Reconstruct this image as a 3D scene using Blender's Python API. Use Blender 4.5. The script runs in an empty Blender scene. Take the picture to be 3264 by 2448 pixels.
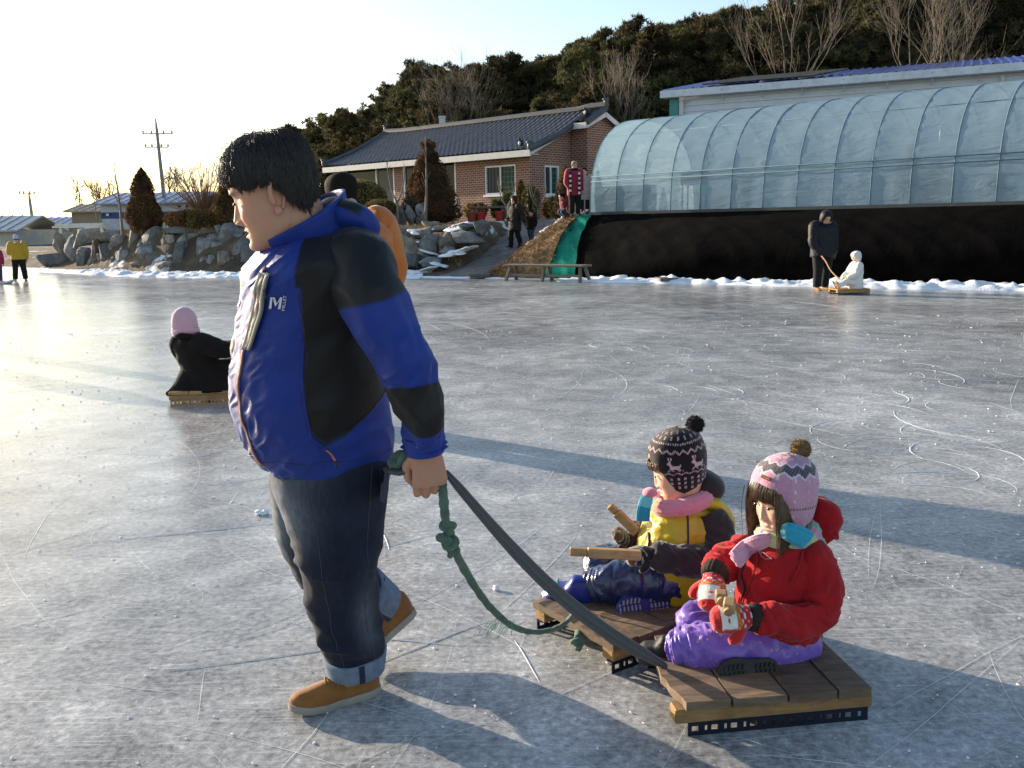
import bpy, bmesh, math, random
import numpy as np
from mathutils import Vector, Matrix
from mathutils.bvhtree import BVHTree

random.seed(7); RNG = np.random.default_rng(7)
SC = bpy.context.scene
COL = SC.collection
PI = math.pi
# ---------------------------------------------------------------- camera
CAM_H, CAM_F = 1.5, 909.0
PITCH, ROLL = math.radians(10.0), math.radians(1.0)
_f = np.array([0, math.cos(PITCH), -math.sin(PITCH)])
_r0 = np.array([1., 0, 0]); _u0 = np.array([0, math.sin(PITCH), math.cos(PITCH)])
CU = _u0 * math.cos(ROLL) + _r0 * math.sin(ROLL)
CR = _r0 * math.cos(ROLL) - _u0 * math.sin(ROLL)
cd = bpy.data.cameras.new('camera'); cam = bpy.data.objects.new('camera', cd); COL.objects.link(cam)
cd.sensor_width = 36.0; cd.lens = CAM_F / 1024 * 36.0; cd.clip_start = 0.05; cd.clip_end = 2000
M = Matrix.Identity(4)
for i in range(3):
    M[i][0] = CR[i]; M[i][1] = CU[i]; M[i][2] = -_f[i]
M[2][3] = CAM_H
cam.matrix_world = M
SC.camera = cam
# ---------------------------------------------------------------- sky and sun
SUN_AZ, SUN_EL = 53.0, 13.0            # degrees left of the view direction, above the horizon
sdir = Vector((-math.sin(math.radians(SUN_AZ)) * math.cos(math.radians(SUN_EL)),
               math.cos(math.radians(SUN_AZ)) * math.cos(math.radians(SUN_EL)), math.sin(math.radians(SUN_EL))))
w = bpy.data.worlds.new('World'); SC.world = w; w.use_nodes = True
nt = w.node_tree; bg = nt.nodes['Background']
sky = nt.nodes.new('ShaderNodeTexSky'); sky.sky_type = 'NISHITA'; sky.sun_disc = False
sky.sun_elevation = math.radians(SUN_EL); sky.sun_rotation = math.radians(-SUN_AZ)
sky.air_density = 1.0; sky.dust_density = 1.0; sky.ozone_density = 1.0
nt.links.new(sky.outputs[0], bg.inputs[0]); bg.inputs[1].default_value = 0.13
sl = bpy.data.lights.new('sun', 'SUN'); so = bpy.data.objects.new('sun', sl); COL.objects.link(so)
sl.energy = 5.0; sl.angle = math.radians(0.55); sl.color = (1.0, 0.86, 0.68)
so.rotation_euler = sdir.to_track_quat('Z', 'Y').to_euler(); so.location = sdir * 60
SC.view_settings.view_transform = 'Standard'; SC.view_settings.look = 'None'
SC.view_settings.exposure = 1.08; SC.view_settings.gamma = 1.0; SC.view_settings.use_curve_mapping = False
SC.render.engine = 'CYCLES'
SC.cycles.max_bounces = 8; SC.cycles.transparent_max_bounces = 16
SC.cycles.use_denoising = True

# ---------------------------------------------------------------- helpers
def ray(x, y):
    x /= 2.16; y /= 2.16
    return _f + (x - 512) / CAM_F * CR + (384 - y) / CAM_F * CU
def G(x, y, z=0.0):
    d = ray(x, y); t = (z - CAM_H) / d[2]; return t * d + [0, 0, CAM_H]
def D(x, y, Y):
    d = ray(x, y); t = Y / d[1]; return t * d + [0, 0, CAM_H]
def A(*a): return np.array(a, float)
def nrm(v):
    v = np.asarray(v, float); return v / (np.linalg.norm(v) + 1e-12)

def _hash(ix, iy, iz):
    h = (ix * 374761393 + iy * 668265263 + iz * 1442695041) & 0xFFFFFFFF
    h = ((h ^ (h >> 13)) * 1274126177) & 0xFFFFFFFF
    return ((h ^ (h >> 16)) & 0xFFFF) / 32767.5 - 1.0
def vnoise(P):
    P = np.asarray(P, float); I = np.floor(P).astype(np.int64); F_ = P - I; U = F_ * F_ * (3 - 2 * F_)
    r = 0
    for dx in (0, 1):
        for dy in (0, 1):
            for dz in (0, 1):
                wt = (U[:, 0] if dx else 1 - U[:, 0]) * (U[:, 1] if dy else 1 - U[:, 1]) * (U[:, 2] if dz else 1 - U[:, 2])
                r = r + wt * _hash(I[:, 0] + dx, I[:, 1] + dy, I[:, 2] + dz)
    return r
def fbm(P, o=3):
    P = np.asarray(P, float); r = 0; a = 1.0
    for i in range(o):
        r = r + a * vnoise(P * 2 ** i + 17.3 * i); a *= 0.5
    return r
def ridge(P):
    return 1 - np.abs(vnoise(P)) * 2

class MB:
    """collects shapes into one mesh"""
    def __init__(s): s.V = []; s.F = []; s.M = []; s.n = 0; s.C = []
    def add(s, V, F, m=0, c=None):
        V = np.asarray(V, float).reshape(-1, 3)
        s.V.append(V); s.F += [tuple(int(i) + s.n for i in f) for f in F]; s.M += [m] * len(F)
        s.C.append(np.tile(np.asarray(c if c is not None else (1, 1, 1), float)[:3], (len(V), 1)) if c is None or np.ndim(c) == 1 else np.asarray(c, float)[:, :3])
        s.n += len(V); return s
    def box(s, c, size, R=None, m=0, bev=0.0):
        sx, sy, sz = [q / 2 for q in size]
        if bev > 0:
            b = min(bev, sx * .9, sy * .9, sz * .9); V = []
            for x in (-1, 1):
                for y in (-1, 1):
                    for z in (-1, 1):
                        V += [(x * (sx - b), y * (sy - b), z * sz), (x * (sx - b), y * sy, z * (sz - b)), (x * sx, y * (sy - b), z * (sz - b))]
            V = np.array(V)
            bm = bmesh.new()
            for v in V: bm.verts.new(v)
            r = bmesh.ops.convex_hull(bm, input=bm.verts)
            bm.verts.index_update()
            V = np.array([v.co[:] for v in bm.verts]); F = [[v.index for v in f.verts] for f in bm.faces]; bm.free()
        else:
            V = np.array([(x * sx, y * sy, z * sz) for x in (-1, 1) for y in (-1, 1) for z in (-1, 1)])
            F = [(0, 1, 3, 2), (4, 6, 7, 5), (0, 4, 5, 1), (2, 3, 7, 6), (0, 2, 6, 4), (1, 5, 7, 3)]
        if R is not None: V = V @ np.asarray(R, float).T
        return s.add(V + np.asarray(c, float), F, m)
    def bar(s, a, b, wd, ht, m=0, up=(0, 0, 1), bev=0.0):
        a = np.asarray(a, float); b = np.asarray(b, float); d = nrm(b - a)
        u = np.asarray(up, float)
        if abs(d @ u) > .98: u = A(0, 1, 0)
        y = nrm(np.cross(u, d)); z = np.cross(d, y)
        return s.box((a + b) / 2, (np.linalg.norm(b - a), wd, ht), np.stack([d, y, z], 1), m, bev)
    def tube(s, path, rad, n=8, m=0, cap=True, flat=None, up=None, c=None):
        V, F = tube(path, rad, n, cap, flat, up); return s.add(V, F, m, c)
    def prism(s, poly, z0, z1, m=0):
        n = len(poly); V = [(p[0], p[1], z0) for p in poly] + [(p[0], p[1], z1) for p in poly]
        F = [tuple(range(n))[::-1], tuple(range(n, 2 * n))] + [(i, (i + 1) % n, n + (i + 1) % n, n + i) for i in range(n)]
        return s.add(V, F, m)
    def ell(s, c, r, R=None, nu=16, nv=10, m=0, noise=0, ns=1.0, seed=0):
        V, F = ellipsoid(r, nu, nv)
        if noise: V = V * (1 + noise * fbm(V / np.max(r) * ns + seed * 7.7, 2))[:, None]
        if R is not None: V = V @ np.asarray(R, float).T
        return s.add(V + np.asarray(c, float), F, m)

def ellipsoid(r, nu=16, nv=10):
    r = np.broadcast_to(np.asarray(r, float), (3,))
    rings = []
    for j in range(1, nv):
        th = PI * j / nv
        a = np.arange(nu) * 2 * PI / nu
        rings.append(np.stack([r[0] * np.sin(th) * np.cos(a), r[1] * np.sin(th) * np.sin(a), np.full(nu, -r[2] * np.cos(th))], 1))
    return loft(np.array(rings), cap='pt', tips=((0, 0, -r[2]), (0, 0, r[2])))
def loft(R, closed=True, cap='fan', tips=None):
    """R (n rings, m points, 3) -> verts, faces"""
    R = np.asarray(R, float); n, m = R.shape[:2]; V = R.reshape(-1, 3); F = []
    mm = m if closed else m - 1
    i, j = np.meshgrid(np.arange(n - 1), np.arange(mm), indexing='ij'); j2 = (j + 1) % m
    F = np.stack([i * m + j, i * m + j2, (i + 1) * m + j2, (i + 1) * m + j], -1).reshape(-1, 4).tolist()
    if cap and closed:
        t0 = R[0].mean(0) if tips is None else tips[0]; t1 = R[-1].mean(0) if tips is None else tips[1]
        V = np.vstack([V, [t0], [t1]]); a = n * m; b = a + 1
        F += [(a, (k + 1) % m, k) for k in range(m)] + [(b, (n - 1) * m + k, (n - 1) * m + (k + 1) % m) for k in range(m)]
    return V, F
def frames(P, up=None):
    P = np.asarray(P, float); n = len(P); T = np.gradient(P, axis=0); T /= np.linalg.norm(T, axis=1)[:, None] + 1e-12
    u = A(0, 0, 1) if up is None else np.asarray(up, float)
    if abs(T[0] @ u) > .95: u = A(0, 1, 0) if abs(T[0][1]) < .9 else A(1, 0, 0)
    N = np.empty((n, 3)); v = u - T[0] * (u @ T[0]); N[0] = v / (math.sqrt(v @ v) + 1e-12)
    for i in range(1, n):
        v = N[i - 1] - T[i] * (N[i - 1] @ T[i]); N[i] = v / (math.sqrt(v @ v) + 1e-12)
    return T, N, np.cross(T, N)
def tube(path, rad, n=8, cap=True, flat=None, up=None):
    P = np.asarray(path, float); k = len(P); rad = np.broadcast_to(np.asarray(rad, float), (k,))
    T, N, B = frames(P, up); a = np.arange(n) * 2 * PI / n
    fl = 1.0 if flat is None else flat
    fl = np.broadcast_to(np.asarray(fl, float), (k,))
    R = P[:, None, :] + rad[:, None, None] * (np.cos(a)[None, :, None] * N[:, None, :] * fl[:, None, None] + np.sin(a)[None, :, None] * B[:, None, :])
    return loft(R, cap='fan' if cap else None)
def spline(pts, n=40):
    """Catmull-Rom through pts (any columns)"""
    P = np.asarray(pts, float); P = np.vstack([2 * P[0] - P[1], P, 2 * P[-1] - P[-2]]); k = len(P) - 3
    t = np.linspace(0, k - 1e-9, n); i = t.astype(int); u = (t - i)[:, None]; p0, p1, p2, p3 = P[i], P[i + 1], P[i + 2], P[i + 3]
    return .5 * ((2 * p1) + (-p0 + p2) * u + (2 * p0 - 5 * p1 + 4 * p2 - p3) * u * u + (-p0 + 3 * p1 - 3 * p2 + p3) * u ** 3)
def rotz(a): c, s = math.cos(a), math.sin(a); return np.array([[c, -s, 0], [s, c, 0], [0, 0, 1.]])
def roty(a): c, s = math.cos(a), math.sin(a); return np.array([[c, 0, s], [0, 1., 0], [-s, 0, c]])
def rotx(a): c, s = math.cos(a), math.sin(a); return np.array([[1., 0, 0], [0, c, -s], [0, s, c]])
def vnormals(V, F):
    V = np.asarray(V); N = np.zeros_like(V)
    Q = np.array([f if len(f) == 4 else (f[0], f[1], f[2], f[2]) for f in F if len(f) in (3, 4)])
    fn = np.cross(V[Q[:, 2]] - V[Q[:, 0]], V[Q[:, 3]] - V[Q[:, 1]])
    tri = Q[:, 2] == Q[:, 3]; fn[tri] = np.cross(V[Q[tri, 1]] - V[Q[tri, 0]], V[Q[tri, 2]] - V[Q[tri, 0]])
    for k in range(4): np.add.at(N, Q[:, k], fn)
    return N / (np.linalg.norm(N, axis=1)[:, None] + 1e-12)

ORG = {}
def mkmesh(name, V, F, mats, smooth=False, midx=None, col=None, auto=None):
    me = bpy.data.meshes.new(name)
    me.from_pydata(np.asarray(V, float).tolist(), [], [tuple(f) for f in F]); me.update()
    for m in (mats if isinstance(mats, (list, tuple)) else [mats]): me.materials.append(m)
    if midx is not None and len(set(midx)) > 1: me.polygons.foreach_set('material_index', np.asarray(midx, np.int32))
    if smooth:
        me.polygons.foreach_set('use_smooth', np.ones(len(me.polygons), bool))
        if auto: 
            me.set_sharp_from_angle(angle=math.radians(auto))
    if col is not None:
        at = me.color_attributes.new('tint', 'FLOAT_COLOR', 'POINT')
        c = np.ones((len(V), 4)); c[:, :3] = col; at.data.foreach_set('color', c.ravel())
    return me
def link(name, me, parent=None, o=None):
    ob = bpy.data.objects.new(name, me); COL.objects.link(ob)
    if parent is not None: ob.parent = parent
    return ob
def tag(o, label=None, cat=None, group=None, kind=None):
    if label: o['label'] = label
    if cat: o['category'] = cat
    if group: o['group'] = group
    if kind: o['kind'] = kind
    return o
def root_of(o):
    while o.parent: o = o.parent
    return o
def thing(name, label, cat, loc=(0, 0, 0), group=None):
    o = bpy.data.objects.new(name, None); COL.objects.link(o); o.location = [float(q) for q in loc]; o.empty_display_size = .2
    ORG[o.name] = np.asarray(loc, float); return tag(o, label, cat, group)
def part(name, V, F, mats, parent, smooth=False, midx=None, col=None, auto=None, label=None):
    """mesh in world coordinates, parented to a thing or a part of it"""
    o0 = ORG.get(root_of(parent).name, np.zeros(3))
    me = mkmesh(name, np.asarray(V, float) - o0, F, mats, smooth, midx, col, auto)
    ob = link(name, me, parent)
    if label: ob['label'] = label
    return ob
def mpart(name, mb, mats, parent, smooth=False, col=False, auto=None, label=None):
    return part(name, np.vstack(mb.V), mb.F, mats, parent, smooth, mb.M, np.vstack(mb.C) if col else None, auto, label)
def solid(name, mb, mats, label=None, cat=None, group=None, kind=None, loc=None, smooth=False, col=False, auto=None):
    """a top-level thing that is one mesh, origin at loc"""
    V = np.vstack(mb.V); loc = np.asarray(loc if loc is not None else (0, 0, 0), float)
    ob = link(name, mkmesh(name, V - loc, mb.F, mats, smooth, mb.M, np.vstack(mb.C) if col else None, auto)); ob.location = loc
    ORG[ob.name] = loc
    return tag(ob, label, cat, group, kind)
def copy_tree(o, parent=None):
    c = o.copy(); COL.objects.link(c); c.parent = parent
    for ch in list(o.children): copy_tree(ch, c)
    return c
def remesh(V, F, vox, smooth_it=2, fac=.5):
    me = bpy.data.meshes.new('tmp'); me.from_pydata(np.asarray(V).tolist(), [], [tuple(f) for f in F]); me.update()
    ob = bpy.data.objects.new('tmp', me); COL.objects.link(ob)
    md = ob.modifiers.new('r', 'REMESH'); md.mode = 'VOXEL'; md.voxel_size = vox
    ms = ob.modifiers.new('s', 'SMOOTH'); ms.iterations = smooth_it; ms.factor = fac
    dg = bpy.context.evaluated_depsgraph_get(); e = ob.evaluated_get(dg); m2 = e.to_mesh()
    V2 = np.empty(len(m2.vertices) * 3); m2.vertices.foreach_get('co', V2); V2 = V2.reshape(-1, 3)
    F2 = [tuple(p.vertices) for p in m2.polygons]
    e.to_mesh_clear(); bpy.data.objects.remove(ob); bpy.data.meshes.remove(me)
    return V2, F2

# ---------------------------------------------------------------- materials
def nodes(name):
    m = bpy.data.materials.new(name); m.use_nodes = True; n = m.node_tree
    return m, n, n.nodes['Principled BSDF'], n.links.new
def c4(c): return (c[0], c[1], c[2], 1.0)
def N_(n, t, **k):
    x = n.nodes.new('ShaderNode' + t)
    for a, b in k.items(): setattr(x, a, b)
    return x
def noise_(n, L, co, scale, detail=4, rough=.6, dist=0.0):
    t = N_(n, 'TexNoise'); t.inputs['Scale'].default_value = scale; t.inputs['Detail'].default_value = detail
    t.inputs['Roughness'].default_value = rough; t.inputs['Distortion'].default_value = dist; L(co, t.inputs['Vector']); return t
def ramp_(n, L, src, stops):
    r = N_(n, 'ValToRGB'); e = r.color_ramp.elements
    while len(e) < len(stops): e.new(0.5)
    for q, (p, c) in zip(e, stops): q.position = p; q.color = c4(c) if np.ndim(c) else (c, c, c, 1)
    L(src, r.inputs[0]); return r
def mix_(n, L, fac, a, b, mode='MIX'):
    x = N_(n, 'Mix', data_type='RGBA', blend_type=mode)
    for s, v in ((x.inputs[0], fac), (x.inputs[6], a), (x.inputs[7], b)):
        if hasattr(v, 'links') or isinstance(v, bpy.types.NodeSocket): L(v, s)
        else: s.default_value = v if np.ndim(v) == 0 else c4(v)
    return x.outputs[2]
def math_(n, L, op, a, b=0.0, cl=False):
    x = N_(n, 'Math', operation=op); x.use_clamp = cl
    for s, v in ((x.inputs[0], a), (x.inputs[1], b)):
        if isinstance(v, bpy.types.NodeSocket): L(v, s)
        else: s.default_value = v
    return x.outputs[0]
def map_(n, L, co, scale=(1, 1, 1), rot=(0, 0, 0), loc=(0, 0, 0)):
    m = N_(n, 'Mapping'); m.inputs['Scale'].default_value = scale; m.inputs['Rotation'].default_value = rot; m.inputs['Location'].default_value = loc
    L(co, m.inputs['Vector']); return m.outputs[0]
def pm(name, c1, c2=None, scale=8.0, rough=.7, bump=.15, bscale=None, bdist=.01, spec=.4, metal=0.0, sheen=0.0, coat=0.0, stretch=None, attr=False, detail=5, sss=0.0, sssc=(1, .3, .15), transl=0.0):
    """general procedural material: two colours mixed by noise, fine bump"""
    m, n, b, L = nodes(name); tc = N_(n, 'TexCoord'); co = tc.outputs['Object']
    if stretch: co = map_(n, L, co, stretch)
    if c2 is None: c2 = [q * .75 for q in c1]
    t = noise_(n, L, co, scale, detail); r = ramp_(n, L, t.outputs[0], [(.32, c2), (.68, c1)])
    out = r.outputs[0]
    if attr:
        at = N_(n, 'Attribute'); at.attribute_name = 'tint'; out = mix_(n, L, 1.0, out, at.outputs[0], 'MULTIPLY')
    L(out, b.inputs['Base Color']); b.inputs['Roughness'].default_value = rough; b.inputs['Metallic'].default_value = metal
    b.inputs['Specular IOR Level'].default_value = spec; b.inputs['Sheen Weight'].default_value = sheen; b.inputs['Sheen Roughness'].default_value = .4
    b.inputs['Coat Weight'].default_value = coat; b.inputs['Coat Roughness'].default_value = .15
    if sss: b.inputs['Subsurface Weight'].default_value = sss; b.inputs['Subsurface Radius'].default_value = sssc; b.inputs['Subsurface Scale'].default_value = .01
    if bump:
        t2 = noise_(n, L, co, bscale or scale * 6, 4); bp = N_(n, 'Bump'); bp.inputs['Strength'].default_value = bump; bp.inputs['Distance'].default_value = bdist
        L(t2.outputs[0], bp.inputs['Height']); L(bp.outputs[0], b.inputs['Normal'])
    if transl:
        tr = N_(n, 'BsdfTranslucent'); L(out, tr.inputs[0]); mx = N_(n, 'MixShader'); mx.inputs[0].default_value = transl
        o = n.nodes['Material Output']; L(b.outputs[0], mx.inputs[1]); L(tr.outputs[0], mx.inputs[2]); L(mx.outputs[0], o.inputs[0])
    return m
# ================================================================ SETTING
SH = np.array([(-60, 62), (-30, 46), (-17, 34.6), (-12, 30.2), (-7, 28.2), (-2.5, 26.8), (0, 25.2), (3.4, 23.0), (10, 18.8), (20, 12.3), (40, 0), (60, -12)])
def shore(x): return np.interp(x, SH[:, 0], SH[:, 1])
PATHC = np.array([(-1.9, 25.4), (-1.0, 27.3), (0.2, 29.6), (1.2, 32.0), (1.9, 34.5), (2.4, 37)])
def path_dist(x, y):
    best = np.full(np.shape(x), 1e9)
    for a, b in zip(PATHC[:-1], PATHC[1:]):
        ab = b - a; t = np.clip(((x - a[0]) * ab[0] + (y - a[1]) * ab[1]) / (ab @ ab), 0, 1)
        best = np.minimum(best, np.hypot(x - a[0] - t * ab[0], y - a[1] - t * ab[1]))
    return best
def sm(t): t = np.clip(t, 0, 1); return t * t * (3 - 2 * t)
def hgt(x, y):
    """terrain height"""
    x = np.asarray(x, float); y = np.asarray(y, float)
    d = (y - shore(x)) * .86
    plat = np.interp(x, [-40, -20, -16.5, -15, -3, 2, 60], [.5, .45, .5, 1.42, 1.5, 1.66, 1.75])
    lft = -.45 + .5 * sm((d + .3) / .8) + (plat - .05) * sm((d - .9) / np.interp(x, [-9, -5.5], [1.3, 3.6]))
    e_ = ((2.46 - x) * .657 + (28.0 - y) * .754) / .9          # how far in front of the greenhouse line
    v_ = np.clip((d - .5) / np.maximum(d - .5 + np.maximum(e_, 0), .05), 0, 1)
    rgt = -.45 + .5 * sm((d + .3) / .8) + np.maximum(0, (plat - .02) * v_ ** .75 - .16 * np.sin(PI * v_)) 
    wr = sm((x - .0) / 1.5); h = lft * (1 - wr) + rgt * wr
    ramp = -.45 + .47 * sm((d + .3) / .8) + 1.6 * sm((d - .2) / 8.0)
    wp = 1 - sm((path_dist(x, y) - .95) / .55); h = h * (1 - wp) + ramp * wp
    # wooded hill behind the house
    H = np.interp(x, [-26, -16, -6.6, 3.6, 16.5, 37, 80, 200], [0.0, .6, 3.4, 6.0, 8.2, 10.5, 12, 6])
    h = h + H * sm((y - 49) / 24) * (1 - .6 * sm((y - 110) / 80))
    # far wooded hill on the left
    h = h + 9.5 * np.exp(-((x + 38) / 26) ** 2 - ((y - 175) / 30) ** 2)
    out = sm((y + 22) / -10) + sm((np.abs(x + 5) - 55) / 8) * (y < shore(x))
    h = np.where(d < 0, h + 1.0 * np.clip(out, 0, 1), h)
    return h
def grid_mesh(xs, ys, fz):
    X, Y = np.meshgrid(xs, ys, indexing='ij'); Z = fz(X.ravel(), Y.ravel())
    V = np.stack([X.ravel(), Y.ravel(), Z], 1); n, m = X.shape
    i, j = np.meshgrid(np.arange(n - 1), np.arange(m - 1), indexing='ij')
    F = np.stack([i * m + j, (i + 1) * m + j, (i + 1) * m + j + 1, i * m + j + 1], -1).reshape(-1, 4).tolist()
    return V, F
xs = np.concatenate([-np.geomspace(900, 32, 26), np.arange(-30, 24, .3), np.geomspace(24, 900, 28)])
ys = np.concatenate([-np.geomspace(300, 20, 8), np.arange(-16, 14, 3.), np.arange(14, 50, .3), np.arange(50, 90, 1.5), np.geomspace(92, 900, 26)])
def terrain_z(x, y):
    P = np.stack([x, y, 0 * x], 1); d = y - shore(x)
    near = np.clip(d, 0, 1) * (y < 60)
    return hgt(x, y) + near * .05 * fbm(P * .9, 3) - .03 * near * (path_dist(x, y) < 1.2)

# dry winter earth with straw and snow remnants
m, n, b, L = nodes('winter_ground'); tc = N_(n, 'TexCoord'); co = tc.outputs['Object']
t1 = noise_(n, L, co, 1.3, 6, .65); r1 = ramp_(n, L, t1.outputs[0], [(.3, (.045, .033, .022)), (.5, (.10, .072, .044)), (.7, (.19, .14, .085))])
t2 = noise_(n, L, co, .55, 5, .7); r2 = ramp_(n, L, t2.outputs[0], [(.6, 0.0), (.64, 1.0)])
L(mix_(n, L, r2.outputs[0], r1.outputs[0], (.75, .77, .8)), b.inputs['Base Color']); b.inputs['Roughness'].default_value = .95
t3 = noise_(n, L, co, 14, 6, .7); bp = N_(n, 'Bump'); bp.inputs['Strength'].default_value = .8; bp.inputs['Distance'].default_value = .06
L(t3.outputs[0], bp.inputs['Height']); L(bp.outputs[0], b.inputs['Normal']); M_GROUND = m
V, F = grid_mesh(xs, ys, terrain_z)
g = link('ground', mkmesh('ground', V, F, M_GROUND, True)); tag(g, kind='structure')

# ---- the ice
m, n, b, L = nodes('pond_ice'); tc = N_(n, 'TexCoord'); co = tc.outputs['Object']
big = noise_(n, L, co, .45, 5, .62, .6); med = noise_(n, L, co, 3.2, 6, .68, .5); fine = noise_(n, L, co, 34, 5, .7); vfine = noise_(n, L, co, 130, 3, .6)
a1 = math_(n, L, 'ADD', math_(n, L, 'MULTIPLY', big.outputs[0], .30), math_(n, L, 'MULTIPLY', med.outputs[0], .30))
a2 = math_(n, L, 'ADD', a1, math_(n, L, 'MULTIPLY', fine.outputs[0], .40))
base = ramp_(n, L, a2, [(.39, (.11, .109, .107)), (.46, (.235, .233, .23)), (.54, (.40, .398, .394)), (.63, (.74, .738, .735))])
scr = None
for k, (ang, sx, sy, th) in enumerate([(.3, 1.6, 40, .665), (.75, 2.2, 55, .665), (1.2, 1.9, 44, .67), (1.65, 1.5, 40, .67), (2.1, 2.6, 60, .66), (2.55, 2.0, 50, .67), (2.9, 3.2, 80, .66), (-.1, 2.8, 110, .67)]):
    mp = map_(n, L, co, (sx, sy, 1), (0, 0, ang), (k * 3.7, k * 1.9, 0)); tt = noise_(n, L, mp, 1.0, 3, .6, .35)
    rr = ramp_(n, L, tt.outputs[0], [(th - .035, 0.0), (th + .05, 1.0)])
    scr = rr.outputs[0] if scr is None else math_(n, L, 'MAXIMUM', scr, rr.outputs[0])
vo = N_(n, 'TexVoronoi'); vo.inputs['Scale'].default_value = 30; vo.inputs['Randomness'].default_value = 1; L(co, vo.inputs['Vector'])
dots = ramp_(n, L, vo.outputs['Distance'], [(.06, 1.0), (.16, 0.0)])
vo2 = N_(n, 'TexVoronoi'); vo2.inputs['Scale'].default_value = 85; L(co, vo2.inputs['Vector']); dots2 = ramp_(n, L, vo2.outputs['Distance'], [(.10, 1.0), (.24, 0.0)]); dm2 = ramp_(n, L, noise_(n, L, co, 3.1, 4).outputs[0], [(.44, 0.0), (.6, 1.0)])
dm = ramp_(n, L, noise_(n, L, co, 7, 3).outputs[0], [(.48, 0.0), (.62, 1.0)])
white = math_(n, L, 'MAXIMUM', math_(n, L, 'MULTIPLY', scr, .36), math_(n, L, 'MULTIPLY', math_(n, L, 'MULTIPLY', dots.outputs[0], dm.outputs[0]), .55))
white = math_(n, L, 'MAXIMUM', white, math_(n, L, 'MULTIPLY', math_(n, L, 'MULTIPLY', dots2.outputs[0], dm2.outputs[0]), .6))
colr = mix_(n, L, white, base.outputs[0], (.62, .64, .67))
L(colr, b.inputs['Base Color']); b.inputs['IOR'].default_value = 1.31
rg = math_(n, L, 'ADD', math_(n, L, 'MULTIPLY', a2, .55), math_(n, L, 'MULTIPLY', white, .3)); rg = math_(n, L, 'ADD', rg, -.09)
L(rg, b.inputs['Roughness']); b.inputs['Specular IOR Level'].default_value = .5
bp = N_(n, 'Bump'); bp.inputs['Strength'].default_value = .3; bp.inputs['Distance'].default_value = .004
hh = math_(n, L, 'ADD', math_(n, L, 'MULTIPLY', white, .8), math_(n, L, 'ADD', math_(n, L, 'MULTIPLY', fine.outputs[0], 1.0), math_(n, L, 'MULTIPLY', vfine.outputs[0], .5)))
L(hh, bp.inputs['Height']); L(bp.outputs[0], b.inputs['Normal']); M_ICE = m
ice = link('ice', mkmesh('ice', [(-70, -24, 0), (55, -24, 0), (55, 70, 0), (-70, 70, 0)], [(0, 1, 2, 3)], M_ICE)); tag(ice, kind='structure')

M_FROST = pm('frost', (.82, .85, .88), (.7, .74, .8), 60, .7, .3, 200, .003)
M_SNOW = pm('snow', (.88, .9, .93), (.78, .82, .88), 5, .75, .5, 30, .03, sss=.15, sssc=(.6, .8, 1))
# blade scratches: thin curved furrows of ice powder
mb = MB(); R_ = np.random.default_rng(3)
def scratch(x, y, ang, curv, ln, wd):
    n_ = max(5, int(ln / .09)); n_ = min(n_, 34); s_ = np.linspace(0, ln, n_); a_ = ang + curv * s_ + .02 * np.cumsum(R_.normal(size=n_))
    P = np.stack([x + np.cumsum(np.cos(a_)) * ln / n_, y + np.cumsum(np.sin(a_)) * ln / n_], 1)
    P = P[P[:, 1] < shore(P[:, 0]) - .5]
    if len(P) < 3: return
    T = np.gradient(P, axis=0); T /= np.linalg.norm(T, axis=1)[:, None] + 1e-9; Nn = np.stack([-T[:, 1], T[:, 0]], 1)
    k = len(P); t_ = np.linspace(0, 1, k); ww = wd * (.25 + .75 * np.sin(PI * np.clip(t_, .02, .98))) * (.6 + .5 * R_.random(k))
    Vv = []
    for i in range(k):
        q = P[i]; Vv += [(q[0] - Nn[i, 0] * ww[i], q[1] - Nn[i, 1] * ww[i], .002), (q[0], q[1], .002 + ww[i] * .5), (q[0] + Nn[i, 0] * ww[i], q[1] + Nn[i, 1] * ww[i], .002)]
    Ff = []
    for i in range(k - 1):
        a = i * 3; Ff += [(a, a + 3, a + 4, a + 1), (a + 1, a + 4, a + 5, a + 2)]
    mb.add(Vv, Ff)
for i in range(720):
    yy = 1.7 * (23 / 1.7) ** (R_.random() ** .8); xx = (R_.random() * 2 - 1) * (.62 * yy + .3)
    k = R_.random(); ang = R_.normal(.15, .55) if k < .7 else R_.random() * PI
    cv = R_.normal(0, .25) if k < .9 else R_.choice([-1, 1]) * (1.0 + 2 * R_.random())
    scratch(xx, yy, ang, cv, (.25 + 1.6 * R_.random() ** 2) * (.6 + yy / 7), (.0004 + .0009 * R_.random() ** 2) * (.75 + yy / 8))
for (px, py, ang, cv, ln) in [(1960, 910, 2.6, 1.9, 1.1), (1990, 930, .3, -1.4, .8), (2050, 960, 2.2, 2.2, .9), (2120, 950, 2.4, -1.2, 1.1), (2160, 1000, 2.0, 1.6, .8), (1890, 880, .2, 1.8, .9), (1550, 850, 1.4, 2.6, .5), (1460, 850, 1.2, 2.2, .5), (1350, 700, .15, .35, 3.5), (1500, 690, .1, .3, 4), (2020, 1000, 1.9, -2, .7), (2190, 1040, 2.3, 1.5, .8),
                               (840, 1200, 1.7, .5, .35), (1040, 1400, 2.9, .1, .6), (700, 1480, .75, 0, .7), (1180, 1500, 1.8, .2, .4), (300, 1460, .3, -.1, 1.0), (120, 1180, .25, .1, 1.4), (640, 1220, .5, .2, .8)]:
    q = G(px, py); scratch(q[0], q[1], ang, cv, ln, .004)
for k in range(46):
    q = G(1780 + 430 * R_.random(), 790 + 300 * R_.random()) if k % 3 else G(1250 + 400 * R_.random(), 670 + 190 * R_.random()); scratch(q[0], q[1], R_.random() * 6.28, R_.choice([-1, 1]) * (1.0 + 2.2 * R_.random()), .4 + .9 * R_.random(), .002 + .0022 * R_.random())
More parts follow.
